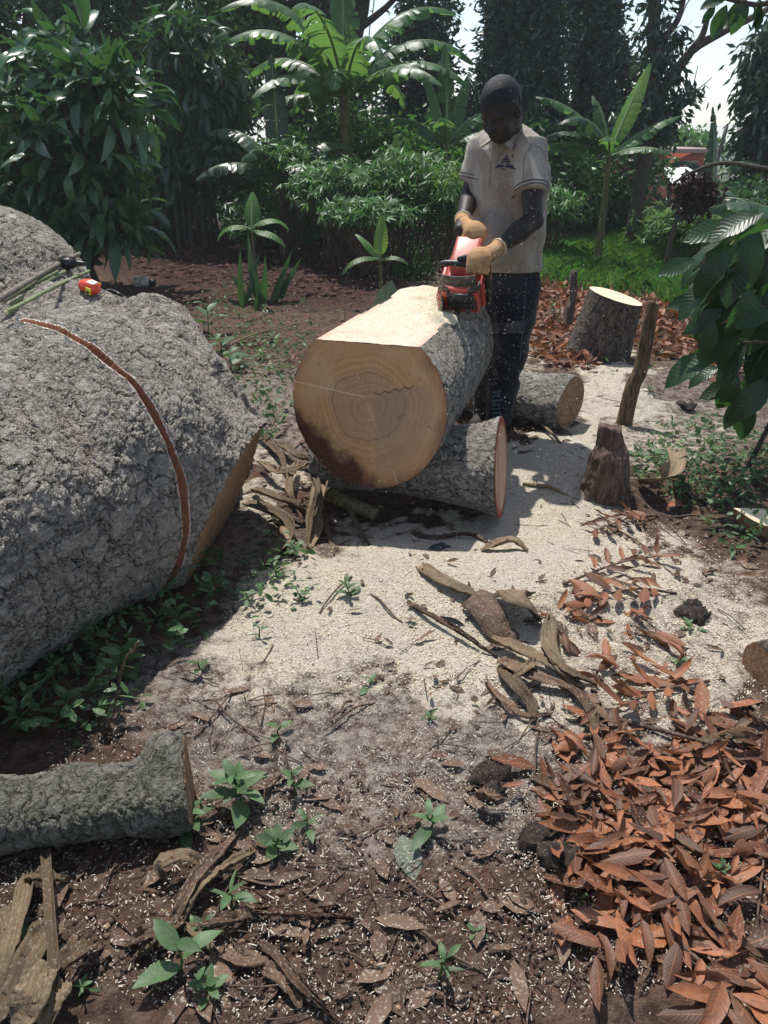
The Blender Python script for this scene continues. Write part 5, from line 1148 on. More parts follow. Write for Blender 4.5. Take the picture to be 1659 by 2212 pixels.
for k in range(7): sp_('vent_slot', box(-.055+.018*k, .1065, .02, .006, .003, .055, R=np.array([[1, 0, .0], [0, 1, 0], [.0, 0, 1]])), BLK)
for k in range(5): sp_('vent_slot', box(.1095+.0, .066, -.045+.013*k+.0, .004, .022, .005), BLK)
sp_('muffler_cover', box(.112, .008, .002, .020, .122, .092, .012, 3), BLK)
mb = bmesh.new(); bmesh.ops.create_uvsphere(mb, u_segments=24, v_segments=14, radius=1); 
for v in mb.verts: v.co = Vector((v.co.x*.016, v.co.y*.058, v.co.z*.046))
V = np.array([v.co[:] for v in mb.verts])+np.array([.118, .014, .008]); by = {}
for f in mb.faces: by.setdefault(len(f.verts), []).append([v.index for v in f.verts])
mb.free(); sp_('muffler', (V, [np.array(x) for x in by.values()]), BLK, smooth=True)
sp_('spike', box(.125, -.018, -.066, .022, .006, .03, .002, 1), BLK); sp_('spike', box(.125, -.002, -.062, .022, .006, .022, .002, 1), BLK)
sp_('exhaust_lip', box(.128, .040, -.040, .016, .024, .018, .004, 2), GRY)
sp_('sprocket_cover', box(.025, -.092, -.028, .17, .024, .10, .010, 3), RED)
# bar with rounded nose, chain round it
n = 24; a = np.linspace(-np.pi/2, np.pi/2, n); L_ = .46; h_ = .036
pl = [(0.06, -h_), (L_, -h_)]+[(L_+h_*math.cos(t), h_*math.sin(t)) for t in a]+[(L_, h_), (.06, h_)]
V, F = prism(pl, -.0022, .0022); V = V[:, [0, 2, 1]]*np.array([1, 1, 1])+np.array([0, -.070, -.030]); sp_('guide_bar', (V, F), STL)
loopc = [(0.10+(L_-.10)*t, -h_-.004) for t in np.linspace(0, 1, 40)]+[(L_+(h_+.004)*math.cos(t), (h_+.004)*math.sin(t)) for t in np.linspace(-np.pi/2, np.pi/2, 14)[1:-1]]+[(L_-(L_-.10)*t, h_+.004) for t in np.linspace(0, 1, 40)]
its = []
for k, (p, q) in enumerate(loopc[::1]): its.append(box(p, -.070+(.0022 if k % 2 else -.0022), q-.030, .010, .0032, .008))
V, F = merge(its); sp_('saw_chain', (V, F), plain('oily_chain', (.05, .048, .045), .4, metal=.7), kind='stuff')
# hand guard: a curved plate with a slot, built from strips
def guard():
    items = []
    def pt(y, s): # s 0 bottom .. 1 top
        return np.array([.112+.018*math.sin(s*1.2)-.014*(abs(y)/.085)**2, y, .046+.122*s])
    ys = np.linspace(-.083, .083, 21)
    for s0, s1 in ((.0, .30), (.30, .46), (.46, 1.0)):
        for i in range(20):
            ym = (ys[i]+ys[i+1])/2
            if s0 == .30 and abs(ym) < .060: continue
            if s0 == .0 and abs(ym) < .045: continue
            A_, B_, C_, D_ = pt(ys[i], s0), pt(ys[i+1], s0), pt(ys[i+1], s1), pt(ys[i], s1)
            n_ = np.cross(B_-A_, D_-A_); n_ = n_/np.linalg.norm(n_)*.005
            V = np.array([A_, B_, C_, D_, A_-n_, B_-n_, C_-n_, D_-n_]); items.append((V, np.array([[0, 1, 2, 3], [7, 6, 5, 4], [0, 4, 5, 1], [1, 5, 6, 2], [2, 6, 7, 3], [3, 7, 4, 0]])))
    return merge(items)
sp_('hand_guard', guard(), GRY, smooth=False)
for y in (-.083, .083): sp_('guard_arm', box(.070, y, .030, .030, .010, .085, .004, 2), GRY)
hpts = [(.05, .112, -.075), (.045, .118, .0), (.040, .112, .09), (.035, .085, .135), (.030, 0, .142), (.030, -.075, .136), (.035, -.100, .10), (.035, -.102, .03)]
sp_('front_handle', tube(spline(hpts, 60), .0125, 12), BLK, smooth=True)
rp = [(-.10, 0, .06), (-.15, 0, .075), (-.22, 0, .062), (-.285, 0, .02), (-.29, 0, -.04), (-.24, 0, -.075), (-.16, 0, -.075), (-.10, 0, -.06)]
sp_('rear_handle', tube(spline(rp, 50), .0165, 12), ORG, smooth=True); sp_('throttle_trigger', box(-.20, 0, .038, .04, .008, .022, .003, 2), BLK)
def sw(x, y, z): return sc0+SR @ np.array([x, y, z], float)

# gloves ------------------------------------------------------------
def glovem():
    m = M('tan_knit_glove'); co = m.coord(); n = m.noise(co, 18, 4); c = m.mix(n, (.36, .19, .085), (.56, .36, .20)); c = m.mix(m.ramp(m.noise(co, 26, 4, .7), .5, .66, 0, .7), c, (.20, .10, .05))
    kn = m.math('SINE', m.math('MULTIPLY', m.n('SeparateXYZ', {0: co}).outputs[2], 1400.0)); return m.finish(c, .95, bump=m.math('ADD', kn, m.noise(co, 300, 2)), bstr=.4, bdist=.0015, spec=.05)
GLV = glovem(); RUB = plain('black_glove_rubber', (.018, .016, .017), .6, spec=.3, grain=.3)
def glove(wrist, elbow, centre, axis_, upv, fwd, nm_label, flip=1, thumb_dir=None):
    """hand closed round a bar: axis_ along the bar, fwd the side the knuckles face"""
    c = np.array(centre, float); S = Sculpt(c-.16, c+.20, .004); ax1 = nrm(axis_); up1 = nrm(upv); f1 = nrm(fwd)
    pc = c+up1*.024-f1*.014
    S.ell(pc, (.052, .038, .050), np.stack([ax1, up1, f1], 1), 0); S.ell(c+up1*.014+f1*.018, (.044, .020, .020), np.stack([ax1, up1, f1], 1), .015)
    wdir = nrm(wrist-elbow); S.cone(pc+(wrist-pc)*.25, wrist-wdir*.02, .034, .030, .025); S.cone(wrist-wdir*.02, wrist-wdir*.045, .033, .037, .01)
    Lf = [.9, 1.0, .96, .78]
    for k in range(4):
        o_ = ax1*((k-1.5)*.0245)*flip; b0 = c+o_+up1*.016+f1*.022; b1 = c+o_+up1*.002+f1*.036; b2 = c+o_-up1*.020*Lf[k]+f1*.024; b3 = c+o_-up1*.027*Lf[k]-f1*.002
        S.chain([(pc+o_*1.1+f1*.01, .011), (b0, .0118), (b1, .0115), (b2, .0105), (b3, .0095)], .004)
    P, F = S.mesh(); g = part('glove', P, F, [GLV], man, label=nm_label, smooth=True)
    td = nrm(thumb_dir); S2 = Sculpt(c-.16, c+.16, .0035); t0 = pc-ax1*.02*flip*-1; S2.chain([(pc+td*.028, .015), (pc+td*.055-up1*.004, .0135), (pc+td*.085-up1*.012, .011)], .006)
    S2.half(pc+td*.03, -td); P, F = S2.mesh(); o = part('thumb_tip', P, F, [RUB], man, smooth=True); o.parent = g
    _, s1, u1 = frame(wdir); th = np.linspace(0, 2*np.pi, 28); V, F = tube((wrist-wdir*.047)+.0375*(np.cos(th)[:, None]*s1+np.sin(th)[:, None]*u1), .0035, 6); o = part('cuff_band', V, F, [plain('glove_edge', (.62, .54, .40), .9) if 'glove_edge' not in bpy.data.materials else bpy.data.materials['glove_edge']], man); o.parent = g
    return g
hc = sw(.030, .080, .142)
glove(Lwr, Lel, hc, SL, SU, SF, 'tan glove over the front handle', 1, -SL)
hc2 = sw(-.20, 0, .066)
glove(Rwr, Rel, hc2, SF, SU*.9+SL*.2, -SL, 'tan glove on the rear handle', 1, SF)
# sawdust flying from the cut
c_ = at(960, 650, 3.3); n = 2600; P = np.stack([rng.normal(.30, .28, n), 3.1+rng.normal(0, .35, n), np.abs(rng.normal(.62, .42, n))], 1)
n2 = 900; P = np.vstack([P, np.array([.24, 3.28, .74])+np.abs(rng.normal(0, 1, (n2, 3)))*np.array([-.06, -.05, .10])*rng.choice([1, .6], (n2, 1))])
D = rng.normal(size=(len(P), 3)); V, F, ti, _ = scatter((np.array([[0, -.5, 0], [1, -.4, .0], [1, .5, 0], [0, .4, 0]]), np.array([[0, 1, 2, 3]])), P, D, .0032, .0022, rng.random(len(P))*6.28, rng.random(len(P)))
tag(link('flying_sawdust', mesh_np('flying_sawdust', V, F, DUSTM)), 'pale specks of sawdust flying round the saw and the log', 'sawdust', kind='stuff')
# ------------------------------------------------------------------ small things on the big trunk
def tstick(name, label, cat, a, b, r0, r1, mat, lift=.0, grp='sticks lying on the felled trunk', ends=None):
    A_, n1 = on_trunk(*a); B_, n2 = on_trunk(*b); A_ = A_+np.array([0, 0, r0+lift]); B_ = B_+np.array([0, 0, r1+lift]); up_ = 0
    for t in np.linspace(0, 1, 25):
        q = A_*(1-t)+B_*t; h = TRUNK_BVH.ray_cast(Vector((q[0], q[1], 3)), Vector((0, 0, -1)))
        if h[0] is not None: up_ = max(up_, h[0].z-q[2]+max(r0, r1)*.6-.004)
    A_ = A_+[0, 0, up_]; B_ = B_+[0, 0, up_]; mid = (A_+B_)/2

    V, F = tube(spline([A_, mid+rng.normal(0, .003, 3), B_], 20), np.linspace(r0, r1, 20)*(1+.06*rng.normal(size=20)), 10)
    root = thing(name, label, cat, mid, grp); part('shaft', V, F, [mat], root, smooth=True)
    for p, q, r in ((A_, B_, r0), (B_, A_, r1)):
        d = nrm(p-q); V, F = tube([p, p+d*.0015], [r*.9, r*.9], 10); part('cut_tip', V, F, [PALE], root)
GSTK = brown_wood('green_stick_bark', (.12, .15, .07), (.26, .30, .16), (1, 1, .2)); BSTK = brown_wood('grey_stick_bark', (.10, .085, .065), (.25, .22, .18), (1, 1, .2))
tstick('stick', 'thickest, grey-brown stick lying on the trunk, its end at the black brush', 'stick', (-6, 700), (178, 584), .0125, .0085, BSTK, .006)
tstick('stick', 'thin pale green stick nearest the top of the bundle on the trunk', 'stick', (8, 670), (128, 602), .0065, .0060, GSTK)
tstick('stick', 'green stick squeezed between the top one and the thick grey one', 'stick', (22, 676), (142, 600), .0070, .0065, GSTK)
tstick('stick', 'long green stick at the bottom of the bundle, running under the tape measure', 'stick', (20, 706), (196, 594), .0080, .0060, GSTK)
def ttape():
    P0, n0 = on_trunk(194, 632); z = n0/np.linalg.norm(n0); z = nrm(z+np.array([0, -.1, .4])); x = nrm(np.array([.93, -.42, .0])-z*np.dot([.93, -.42, .0], z)); y = np.cross(z, x); R3 = np.stack([x, y, z], 1); P0 = P0+z*.024
    t = thing('tape_measure', 'orange-red tape measure with yellow patches lying on the felled trunk', 'tape measure', P0); t.rotation_euler = Matrix([list(r) for r in R3]).to_euler()
    O = plain('orange_red_plastic', (.80, .075, .025), .35, spec=.5, grain=.12); Y = plain('yellow_rubber', (.72, .60, .04), .5, spec=.3)
    oct_ = [(-.038, -.020), (-.038, .012), (-.022, .034), (.022, .034), (.038, .016), (.038, -.020), (.026, -.030), (-.028, -.030)]
    V, F = prism(np.array(oct_), -.017, .017); o = link('case', mesh_np('case', V, F, [O]), t); bm = bmesh.new(); bm.from_mesh(o.data); bmesh.ops.bevel(bm, geom=list(bm.edges), offset=.006, segments=3, affect='EDGES'); bm.to_mesh(o.data); bm.free()
    V, F = box(.006, .006, .0185, .030, .030, .004, .0012, 2); link('label_plate', mesh_np('label_plate', V, F, [plain('white_plate', (.75, .74, .70), .5)]), t)
    V, F = box(.006, .006, .0212, .009, .009, .0015); link('plate_screw', mesh_np('plate_screw', V, F, [STL]), t)
    V, F = box(-.037, -.002, .0, .006, .026, .022, .002, 2); link('rubber_grip', mesh_np('rubber_grip', V, F, [Y]), t)
    V, F = box(-.0405, -.002, .0, .003, .014, .014, .001, 1); link('grip_hole', mesh_np('grip_hole', V, F, [BLK]), t)
    V, F = box(.018, -.0295, -.002, .024, .006, .026, .002, 2); link('rubber_grip', mesh_np('rubber_grip', V, F, [Y]), t)
    V, F = box(.018, -.0335, -.006, .012, .003, .010, .001, 1); link('blade_slot', mesh_np('blade_slot', V, F, [BLK]), t)
    V, F = box(.012, .022, .0178, .044, .004, .003, .001, 1); link('yellow_stripe', mesh_np('yellow_stripe', V, F, [Y]), t)
    pts = [on_trunk(u, v) for u, v in ((214, 640), (232, 636), (252, 631), (270, 633), (284, 640))]; pts = [p+n*(.012+.012*math.sin(i*.9)) for i, (p, n) in enumerate(pts)]
    V, F = tube(spline(pts, 30), .0042, 8, squash=.4); o = link('wrist_strap', mesh_np('wrist_strap', V @ np.eye(3), F, [BLK], True), t); o.matrix_local = (Matrix.Translation(t.location) @ t.rotation_euler.to_matrix().to_4x4()).inverted()
ttape()
P0, n0 = on_trunk(138, 574); rt = thing('black_brush', 'small black bristly brush lying behind the sticks on the trunk', 'brush', P0+n0*.02)
S = Sculpt(P0-.1, P0+.13, .004); S.ell(P0+n0*.020, (.036, .028, .024), None, 0); S.cone(P0+n0*.018+[.025, .01, 0], P0+n0*.012+[.070, .01, .0], .013, .010, .01); P, F = S.mesh(); part('head', P, F, [BLK], rt, smooth=True)
n = 900; D = rng.normal(size=(n, 3)); D /= np.linalg.norm(D, axis=1, keepdims=True); V, F, ti, _ = scatter((np.array([[0, -.5, 0], [0, .5, 0], [1, 0, 0]]), np.array([[0, 1, 2]])), P0+n0*.020+D*np.array([.035, .027, .023]), D+[0, 0, .2], .010, .0016, rng.random(n)*6, rng.random(n)); part('bristles', V, F, [BLK], rt)['kind'] = 'stuff'
# bottle and orange leaf behind the trunk
pb = on(312, 620, .03); rt = thing('dented_bottle', 'dirty white and black bottle lying behind the felled trunk', 'bottle', pb)
V, F = tube([pb+[-.10, 0, .02], pb+[-.09, 0, .02], pb+[.0, .0, .02], pb+[.03, 0, .02], pb+[.06, 0, .018]], [.02, .055, .06, .055, .035], 16); part('body', V, F, [plain('dirty_white_plastic', (.42, .40, .35), .5, grain=.5)], rt, smooth=True)
V, F = tube([pb+[.06, 0, .018], pb+[.12, 0, .012]], [.036, .03], 14); part('neck', V, F, [BLK], rt, smooth=True)

# ------------------------------------------------------------------ dry strips, sticks and leaves
def ribbon(name, label, cat, pts, w, mat, grp=None, n=26, crump=.006, cup=.35, ends=(.5, .3), parent=None, thick_=.0025, seed=1, base_z=True):
    """a dry strip: pts = (u, v, height above ground); width w metres; real thickness"""
    P = []
    for q in pts: p = on(q[0], q[1]); lift = q[2]; p2 = at(q[0], q[1]-0, p[1]-0) ; d = ray(q[0], q[1]); s_ = (p[2]+lift-CAM_H)/d[2]; P.append(d*s_+np.array([0, 0, CAM_H]))
    P = spline(np.array(P), n); T_ = np.gradient(P, axis=0); T_ /= np.linalg.norm(T_, axis=1, keepdims=True); r = np.random.default_rng(seed)
    S_ = np.cross(T_, [0, 0, 1]); S_ /= np.linalg.norm(S_, axis=1, keepdims=True); U_ = np.cross(S_, T_); t = np.linspace(0, 1, n); ww = w*np.interp(t, [0, .15, .6, 1], [ends[0], 1, .9, ends[1]])*(1+.15*fbm(np.stack([t*7, t*0+seed, t*0], -1), 2, seed))
    k = 7; a = np.linspace(-1, 1, k); tw = .5*fbm(np.stack([t*3, t*0+seed*2.2, t*0], -1), 2, seed)
    V = []; UV = []
    for i in range(n):
        S2 = S_[i]*math.cos(tw[i])+U_[i]*math.sin(tw[i]); U2 = U_[i]*math.cos(tw[i])-S_[i]*math.sin(tw[i])
        for q in a:
            V.append(P[i]+S2*q*ww[i]*.5+U2*(cup*ww[i]*.5*(q*q)+crump*math.sin(q*7+i*.25+seed)+.3*crump*r.normal())); UV.append([t[i]*.4, q*.5, 0])
    V = np.array(V); top = V+np.array([0, 0, thick_]); ii = np.arange(n-1)[:, None]*k; jj = np.arange(k-1)[None]; Q = np.stack([ii+jj, ii+jj+1, ii+k+jj+1, ii+k+jj], -1).reshape(-1, 4)
    Va = np.vstack([V, top]); m_ = n*k; bd_ = list(range(k))+[i*k+k-1 for i in range(1, n)]+[(n-1)*k+i for i in range(k-2, -1, -1)]+[i*k for i in range(n-2, 0, -1)]
    E = np.array([[bd_[i], bd_[(i+1) % len(bd_)], bd_[(i+1) % len(bd_)]+m_, bd_[i]+m_] for i in range(len(bd_))]); F = np.vstack([Q[:, ::-1], Q+m_, E]); UVa = np.array(UV+UV)
    if parent is not None: return part(name, Va, F, [mat], parent, smooth=True, uv=UVa, tint=np.full(len(Va), r.random()))
    c = Va.mean(0); o = link(name, mesh_np(name, Va-c, F, [mat], True, uv=UVa, tint=np.full(len(Va), r.random())), None, c); tag(o, label, cat, grp); return o
GB = 'dry banana leaf strips on the ground'
# foreground left bundle
q0 = on(60, 2050); rt = thing('dry_leaf_bundle', 'bundle of withered tan banana leaf strips at the bottom left corner', 'dry leaf', q0)
for k, (pts, w) in enumerate([([(122, 1995, .03), (70, 2060, .05), (30, 2150, .03), (-20, 2230, .01)], .06), ([(60, 1890, .02), (45, 1960, .05), (20, 2060, .05), (0, 2150, .02)], .035), ([(110, 2080, .05), (80, 2140, .06), (60, 2190, .04), (30, 2240, .02)], .07),
      ([(140, 2120, .05), (110, 2160, .05), (95, 2230, .02)], .06), ([(200, 2040, .02), (165, 2065, .05), (130, 2085, .05), (112, 2110, .04)], .045), ([(60, 1903, .02), (100, 1893, .045), (152, 1903, .02)], .030), ([(10, 1960, .01), (20, 2040, .03), (0, 2110, .02)], .04)]): ribbon('strip', None, None, pts, w, DRY_BAN, parent=rt, seed=k+20, cup=.5)
ribbon('leaf_rib', 'pale tan split banana rib standing out from the bundle at the lower left', 'dry leaf', [(96, 1812, .01), (106, 1900, .06), (112, 2000, .07), (118, 2100, .06), (112, 2180, .03)], .022, DRY_BAN, seed=40, crump=.002, cup=.9, ends=(.9, .8))
rt = thing('dry_leaf_bundle', 'twisted brown banana leaf strips fanned over the soil, lower centre left', 'dry leaf', on(380, 1960))
for k, (pts, w) in enumerate([([(492, 1828, .02), (440, 1880, .04), (400, 1940, .04), (372, 1990, .03), (340, 2030, .01)], .028), ([(550, 1840, .01), (480, 1880, .03), (420, 1930, .04), (388, 2010, .02)], .022), ([(520, 1795, .01), (470, 1850, .03), (430, 1910, .04), (405, 1985, .02)], .016),
      ([(445, 1880, .02), (402, 1850, .05), (350, 1870, .05), (352, 1900, .02)], .030), ([(400, 1990, .03), (330, 2015, .03), (270, 2045, .01)], .035), ([(350, 2010, .03), (320, 2050, .02), (290, 2070, .01)], .025), ([(540, 1980, .01), (480, 1995, .03), (420, 2000, .02)], .022), ([(400, 2000, .02), (440, 2030, .02), (470, 2060, .01)], .020)]): ribbon('strip', None, None, pts, w, DRY_BAN if k % 2 else DRY_TAN, parent=rt, seed=k+50, cup=.6)
for k, (pts, w, mt, lab) in enumerate([([(560, 2035, .01), (600, 2070, .02), (660, 2140, .03), (740, 2215, .01)], .020, DRY_TAN, 'narrow brown strip running off the bottom edge left of centre'), ([(470, 2060, .005), (530, 2075, .015), (590, 2075, .01)], .030, DRY_TAN, 'flat tan strip lying across at the bottom left of centre'), ([(570, 2090, .01), (620, 2120, .02), (650, 2180, .01)], .035, DRY_TAN, 'wide brown strip by the bottom edge left of centre'),
      ([(545, 1970, .012), (640, 1975, .018), (765, 1985, .01)], .010, DRY_BR, 'dark straight dry stalk lying level, lower centre'), ([(905, 1225, .005), (950, 1250, .03), (1010, 1280, .025), (1052, 1300, .01)], .05, DRY_BAN, 'wide ridged tan strip in the sawdust before the support log'), ([(890, 1155, .01), (940, 1160, .03), (1010, 1155, .04), (1060, 1175, .02)], .022, DRY_TAN, 'dark narrow strip at the edge of the log shadow'),
      ([(1040, 1190, .01), (1070, 1175, .05), (1110, 1170, .06), (1140, 1190, .02)], .045, DRY_BAN, 'pale curled strip in the sawdust right of the ridged strip'), ([(880, 1300, .012), (920, 1325, .02), (1000, 1370, .03), (1075, 1420, .01)], .016, DRY_TAN, 'long straight brown stalk in the middle of the sawdust'),
      ([(1050, 1475, .01), (1080, 1510, .02), (1130, 1545, .02), (1190, 1545, .01)], .018, DRY_TAN, 'thin wavy brown strip at the lower edge of the sawdust'), ([(1590, 1515, .02), (1640, 1550, .04), (1700, 1580, .02)], .022, DRY_TAN, 'brown strip at the right edge below the dark log end'), ([(1500, 1620, .01), (1560, 1590, .03), (1670, 1590, .02)], .03, DRY_BAN, 'dry tan strip at the right edge above the orange leaves'),
      ([(1190, 1850, .01), (1250, 1900, .01), (1300, 1920, .01)], .05, DRY_TAN, 'wide pale brown strip beside the lower black clod')]): ribbon('dry_strip', lab, 'dry leaf', pts, w, mt, None, seed=k+80)
rt = thing('curled_dry_leaf', 'big curled brown banana leaf arching like a tent in the sawdust', 'dry leaf', on(1090, 1330))
ribbon('blade', None, None, [(1040, 1275, .05), (1075, 1320, .055), (1100, 1355, .03), (1120, 1368, .005)], .12, DRY_TAN, parent=rt, seed=101, cup=-.8, ends=(1.1, .9), crump=.005); ribbon('blade', None, None, [(1100, 1275, .03), (1125, 1280, .095), (1150, 1305, .07), (1168, 1345, .005)], .10, DRY_BAN, parent=rt, seed=102, cup=-.3, ends=(.9, .6), crump=.003)
rt = thing('dry_leaf_bundle', 'loose fan of tan leaf strips running down from the curled leaf', 'dry leaf', on(1180, 1440))
for k, (pts, w) in enumerate([([(1060, 1380, .03), (1130, 1410, .04), (1200, 1440, .04), (1262, 1490, .02)], .05), ([(1080, 1430, .02), (1140, 1455, .04), (1210, 1480, .03), (1270, 1510, .01)], .04), ([(1080, 1445, .01), (1115, 1480, .04), (1145, 1520, .02), (1150, 1560, .01)], .045), ([(1190, 1330, .06), (1185, 1390, .05), (1205, 1440, .04), (1240, 1480, .02)], .05),
      ([(1230, 1480, .03), (1270, 1530, .03), (1300, 1600, .01)], .03), ([(1250, 1490, .03), (1280, 1560, .03), (1290, 1620, .01)], .02), ([(1160, 1430, .05), (1130, 1450, .05), (1110, 1470, .02)], .03), ([(1270, 1500, .02), (1300, 1540, .02), (1340, 1570, .01)], .03), ([(1170, 1400, .04), (1230, 1450, .05), (1290, 1480, .03)], .025)]): ribbon('strip', None, None, pts, w, (DRY_BAN, DRY_TAN, DRY_BAN)[k % 3], parent=rt, seed=k+120)
rt = thing('dry_leaf_bundle', 'pale withered leaf sheaths heaped between the felled trunk and the big log', 'dry leaf', on(620, 1080))
for k, (pts, w) in enumerate([([(668, 1010, .10), (688, 1060, .12), (672, 1120, .08), (664, 1185, .01)], .030), ([(700, 1040, .10), (690, 1090, .09), (676, 1150, .04), (670, 1185, .01)], .075), ([(560, 1000, .03), (600, 1020, .07), (650, 1010, .09), (668, 1000, .1)], .04), ([(545, 1060, .02), (590, 1075, .06), (640, 1095, .05), (660, 1120, .01)], .05),
      ([(530, 1090, .02), (580, 1105, .06), (620, 1130, .05), (635, 1165, .01)], .06), ([(630, 1150, .02), (600, 1190, .03), (560, 1230, .01)], .05), ([(640, 1000, .05), (625, 1050, .06), (640, 1100, .02)], .04), ([(700, 1130, .06), (712, 1160, .04), (722, 1200, .01)], .02), ([(745, 1090, .04), (775, 1140, .03), (800, 1180, .01)], .02), ([(600, 960, .03), (640, 985, .05), (690, 1000, .03)], .05), ([(560, 940, .02), (600, 980, .03), (620, 1030, .02)], .045)]): ribbon('strip', None, None, pts, w, DRY_BAN, parent=rt, seed=k+150, cup=.7)
p0, p1 = on(712, 1085, .035), on(812, 1125, .03)
V, F = tube(spline([p0, (p0+p1)/2, p1], 16), np.linspace(.036, .030, 16), 16); rt = thing('stem_piece', 'short cut piece of green-brown banana stem in the shadow under the big log', 'stem', p0); part('stem', V, F, [brown_wood('stem_piece_skin', (.09, .08, .04), (.27, .23, .13))], rt, smooth=True)
V, F = tube([p0-nrm(p1-p0)*.002, p0], [.033, .033], 16); part('cut_face', V, F, [DRY_BAN], rt)
p0, p1 = on(605, 1128, .02), on(625, 1190, .015); V, F = tube(spline([p0, (p0+p1)/2, p1], 8), .018, 10); tag(link('stub', mesh_np('stub', V, F, DRY_BAN, True)), 'short tan stub of stalk in the heap of withered sheaths', 'stem')
rt = thing('curved_sheath', 'curved pale leaf sheath behind the small rotten stump on its right', 'dry leaf', on(1445, 1030)); ribbon('sheath', None, None, [(1385, 1045, .01), (1425, 1040, .08), (1455, 1010, .14), (1462, 975, .12)], .09, DRY_BAN, parent=rt, seed=180, cup=.6, ends=(.6, .8))

DRY_SOIL = leaf_mat('soil_brown_leaf', (.070, .040, .027), (.17, .108, .074), .05, None, .75, .2, dust=.5)
# ---- leaves: one mesh per kind, copied
LV = {}
for k in range(6):
    for nm, mt in (('o', DRY_OR), ('b', DRY_BR), ('t', DRY_TAN)):
        LV[nm, k] = leaf_data('dry_leaf', mt, L=1, W=.30+.035*(k % 3), droop=(-.5, .3, .7, -.9, .1, 1.0)[k], fold=(.35, -.2, .5, .2, -.4, .6)[k], wave=.06, n=6, seed=200+k, curl=(.5, -.3, .2, .9, .1, .6)[k], pos=.5, twist=(.3, -.5, .2, .6, 0, -.3)[k])
def lay(u, v, dz=0.0, tilt=.35):
    p = on(u, v, dz+.006); a = rng.random()*6.28; d = np.array([math.cos(a), math.sin(a), rng.normal(0, tilt*.5)]); return p, orient(d, (rng.normal(0, tilt), rng.normal(0, tilt), 1), rng.normal(0, .25))
def sample(regs, n):
    out = []; wts = np.array([r[4]*r[2]*r[3] for r in regs]); wts = wts/wts.sum()
    for k in rng.choice(len(regs), n, p=wts):
        a, r = rng.random()*6.28, rng.random()**.5; u, v = regs[k][0]+regs[k][2]*r*math.cos(a), regs[k][1]+regs[k][3]*r*math.sin(a); out.append((u, v))
    return out
DENSE = [(1430, 1720, 250, 110, 1), (1330, 1640, 150, 70, .6), (1570, 1650, 110, 120, 1.0), (1340, 1820, 140, 100, .9), (1560, 1800, 110, 110, .8), (1420, 1940, 110, 90, .7), (1560, 2030, 120, 80, .25), (1220, 1700, 110, 60, .5)]
for i_, (u, v) in enumerate(sample(DENSE, 300)):
    p, R_ = lay(u, v, rng.random()*.035); kk = 'o' if rng.random() < .78 else ('b' if rng.random() < .6 else 't'); o = put('dry_leaf', LV[kk, rng.integers(6)], None, p, R_, rng.uniform(.05, .105))
    where = 'at the lower left tip of the leaf pile' if u < 1290 and v > 1740 else 'at the upper left of the leaf pile' if u < 1330 else 'along the top of the leaf pile' if v < 1620 else 'at the right edge of the leaf pile' if u > 1560 else 'in the lower part of the leaf pile' if v > 1880 else 'in the middle of the leaf pile'
    cc = {'o': 'dry orange-brown', 'b': 'dark brown', 't': 'pale tan'}[kk]; tag(o, cc+' leaf '+where, 'leaf', cc+' leaves '+where)
MIDR = [(1290, 1350, 110, 70, 1), (1370, 1430, 110, 90, .8), (1400, 1500, 60, 50, .8), (1230, 1310, 60, 40, .8)]
for i_, (u, v) in enumerate(sample(MIDR, 48)):
    p, R_ = lay(u, v, rng.random()*.03); o = put('dry_leaf', LV['o', rng.integers(6)], None, p, R_, rng.uniform(.075, .115)); tag(o, 'dry red-brown leaf lying on the sawdust right of the curled leaf', 'leaf', 'red-brown leaves on the sawdust')
# leafy dead branches: a twig with its leaves
for i_, (u, v, a_, l_, lab) in enumerate([(1215, 1270, -.55, .50, 'dead twig with russet leaves leading down from the curled leaf'), (1530, 1480, 2.7, .45, 'dead twig with russet leaves at the right side of the sawdust'), (1500, 1800, 2.4, .42, 'dead leafy twig across the upper part of the leaf pile'), (1640, 1700, 2.0, .40, 'dead leafy twig at the right edge of the leaf pile'),
        (1400, 1990, 1.2, .38, 'dead leafy twig at the bottom of the leaf pile'), (1150, 1800, .9, .30, 'dead leafy twig at the left tip of the leaf pile'), (1560, 1900, 2.6, .40, 'dead leafy twig low in the right part of the pile'), (1460, 1290, 2.9, .35, 'dead leafy twig on the right of the pale sawdust'), (1420, 1120, 2.6, .40, 'dead leafy twig below the small rotten stump'), (1600, 2100, 2.3, .35, 'dead leafy twig near the bottom right corner')]):
    p0 = on(u, v, .015); d = np.array([math.cos(a_), -math.sin(a_) if a_ < 0 else math.sin(a_)*-1, 0]); p1 = p0+d*l_; p1[2] = float(hz(p1[0], p1[1]))+.02; mid = (p0+p1)/2+np.array([.02, .02, .015])
    rt = thing('dead_leafy_twig', lab, 'twig', p0, 'dead leafy twigs in the litter'); sp = spline([p0, mid, p1], 16); V, F = tube(sp, np.linspace(.005, .002, 16), 6); part('twig', V, F, [TWIG], rt, smooth=True)
    for k in range(12):
        q = sp[3+k]; sd = 1 if k % 2 else -1; dd = np.array([d[0]*.6-d[1]*sd*.8, d[1]*.6+d[0]*sd*.8, rng.normal(.05, .15)]); put('leaf', LV['o', rng.integers(6)], rt, q+[0, 0, .008], orient(dd, (rng.normal(0, .3), rng.normal(0, .3), 1)), rng.uniform(.08, .12), p0)
TLF = (np.array([[0, 0, 0], [.3, .42, .10], [.7, .38, .14], [1, 0, .0], [.7, -.38, .10], [.3, -.42, .14]]), np.array([[0, 1, 2, 3], [0, 3, 4, 5]]))
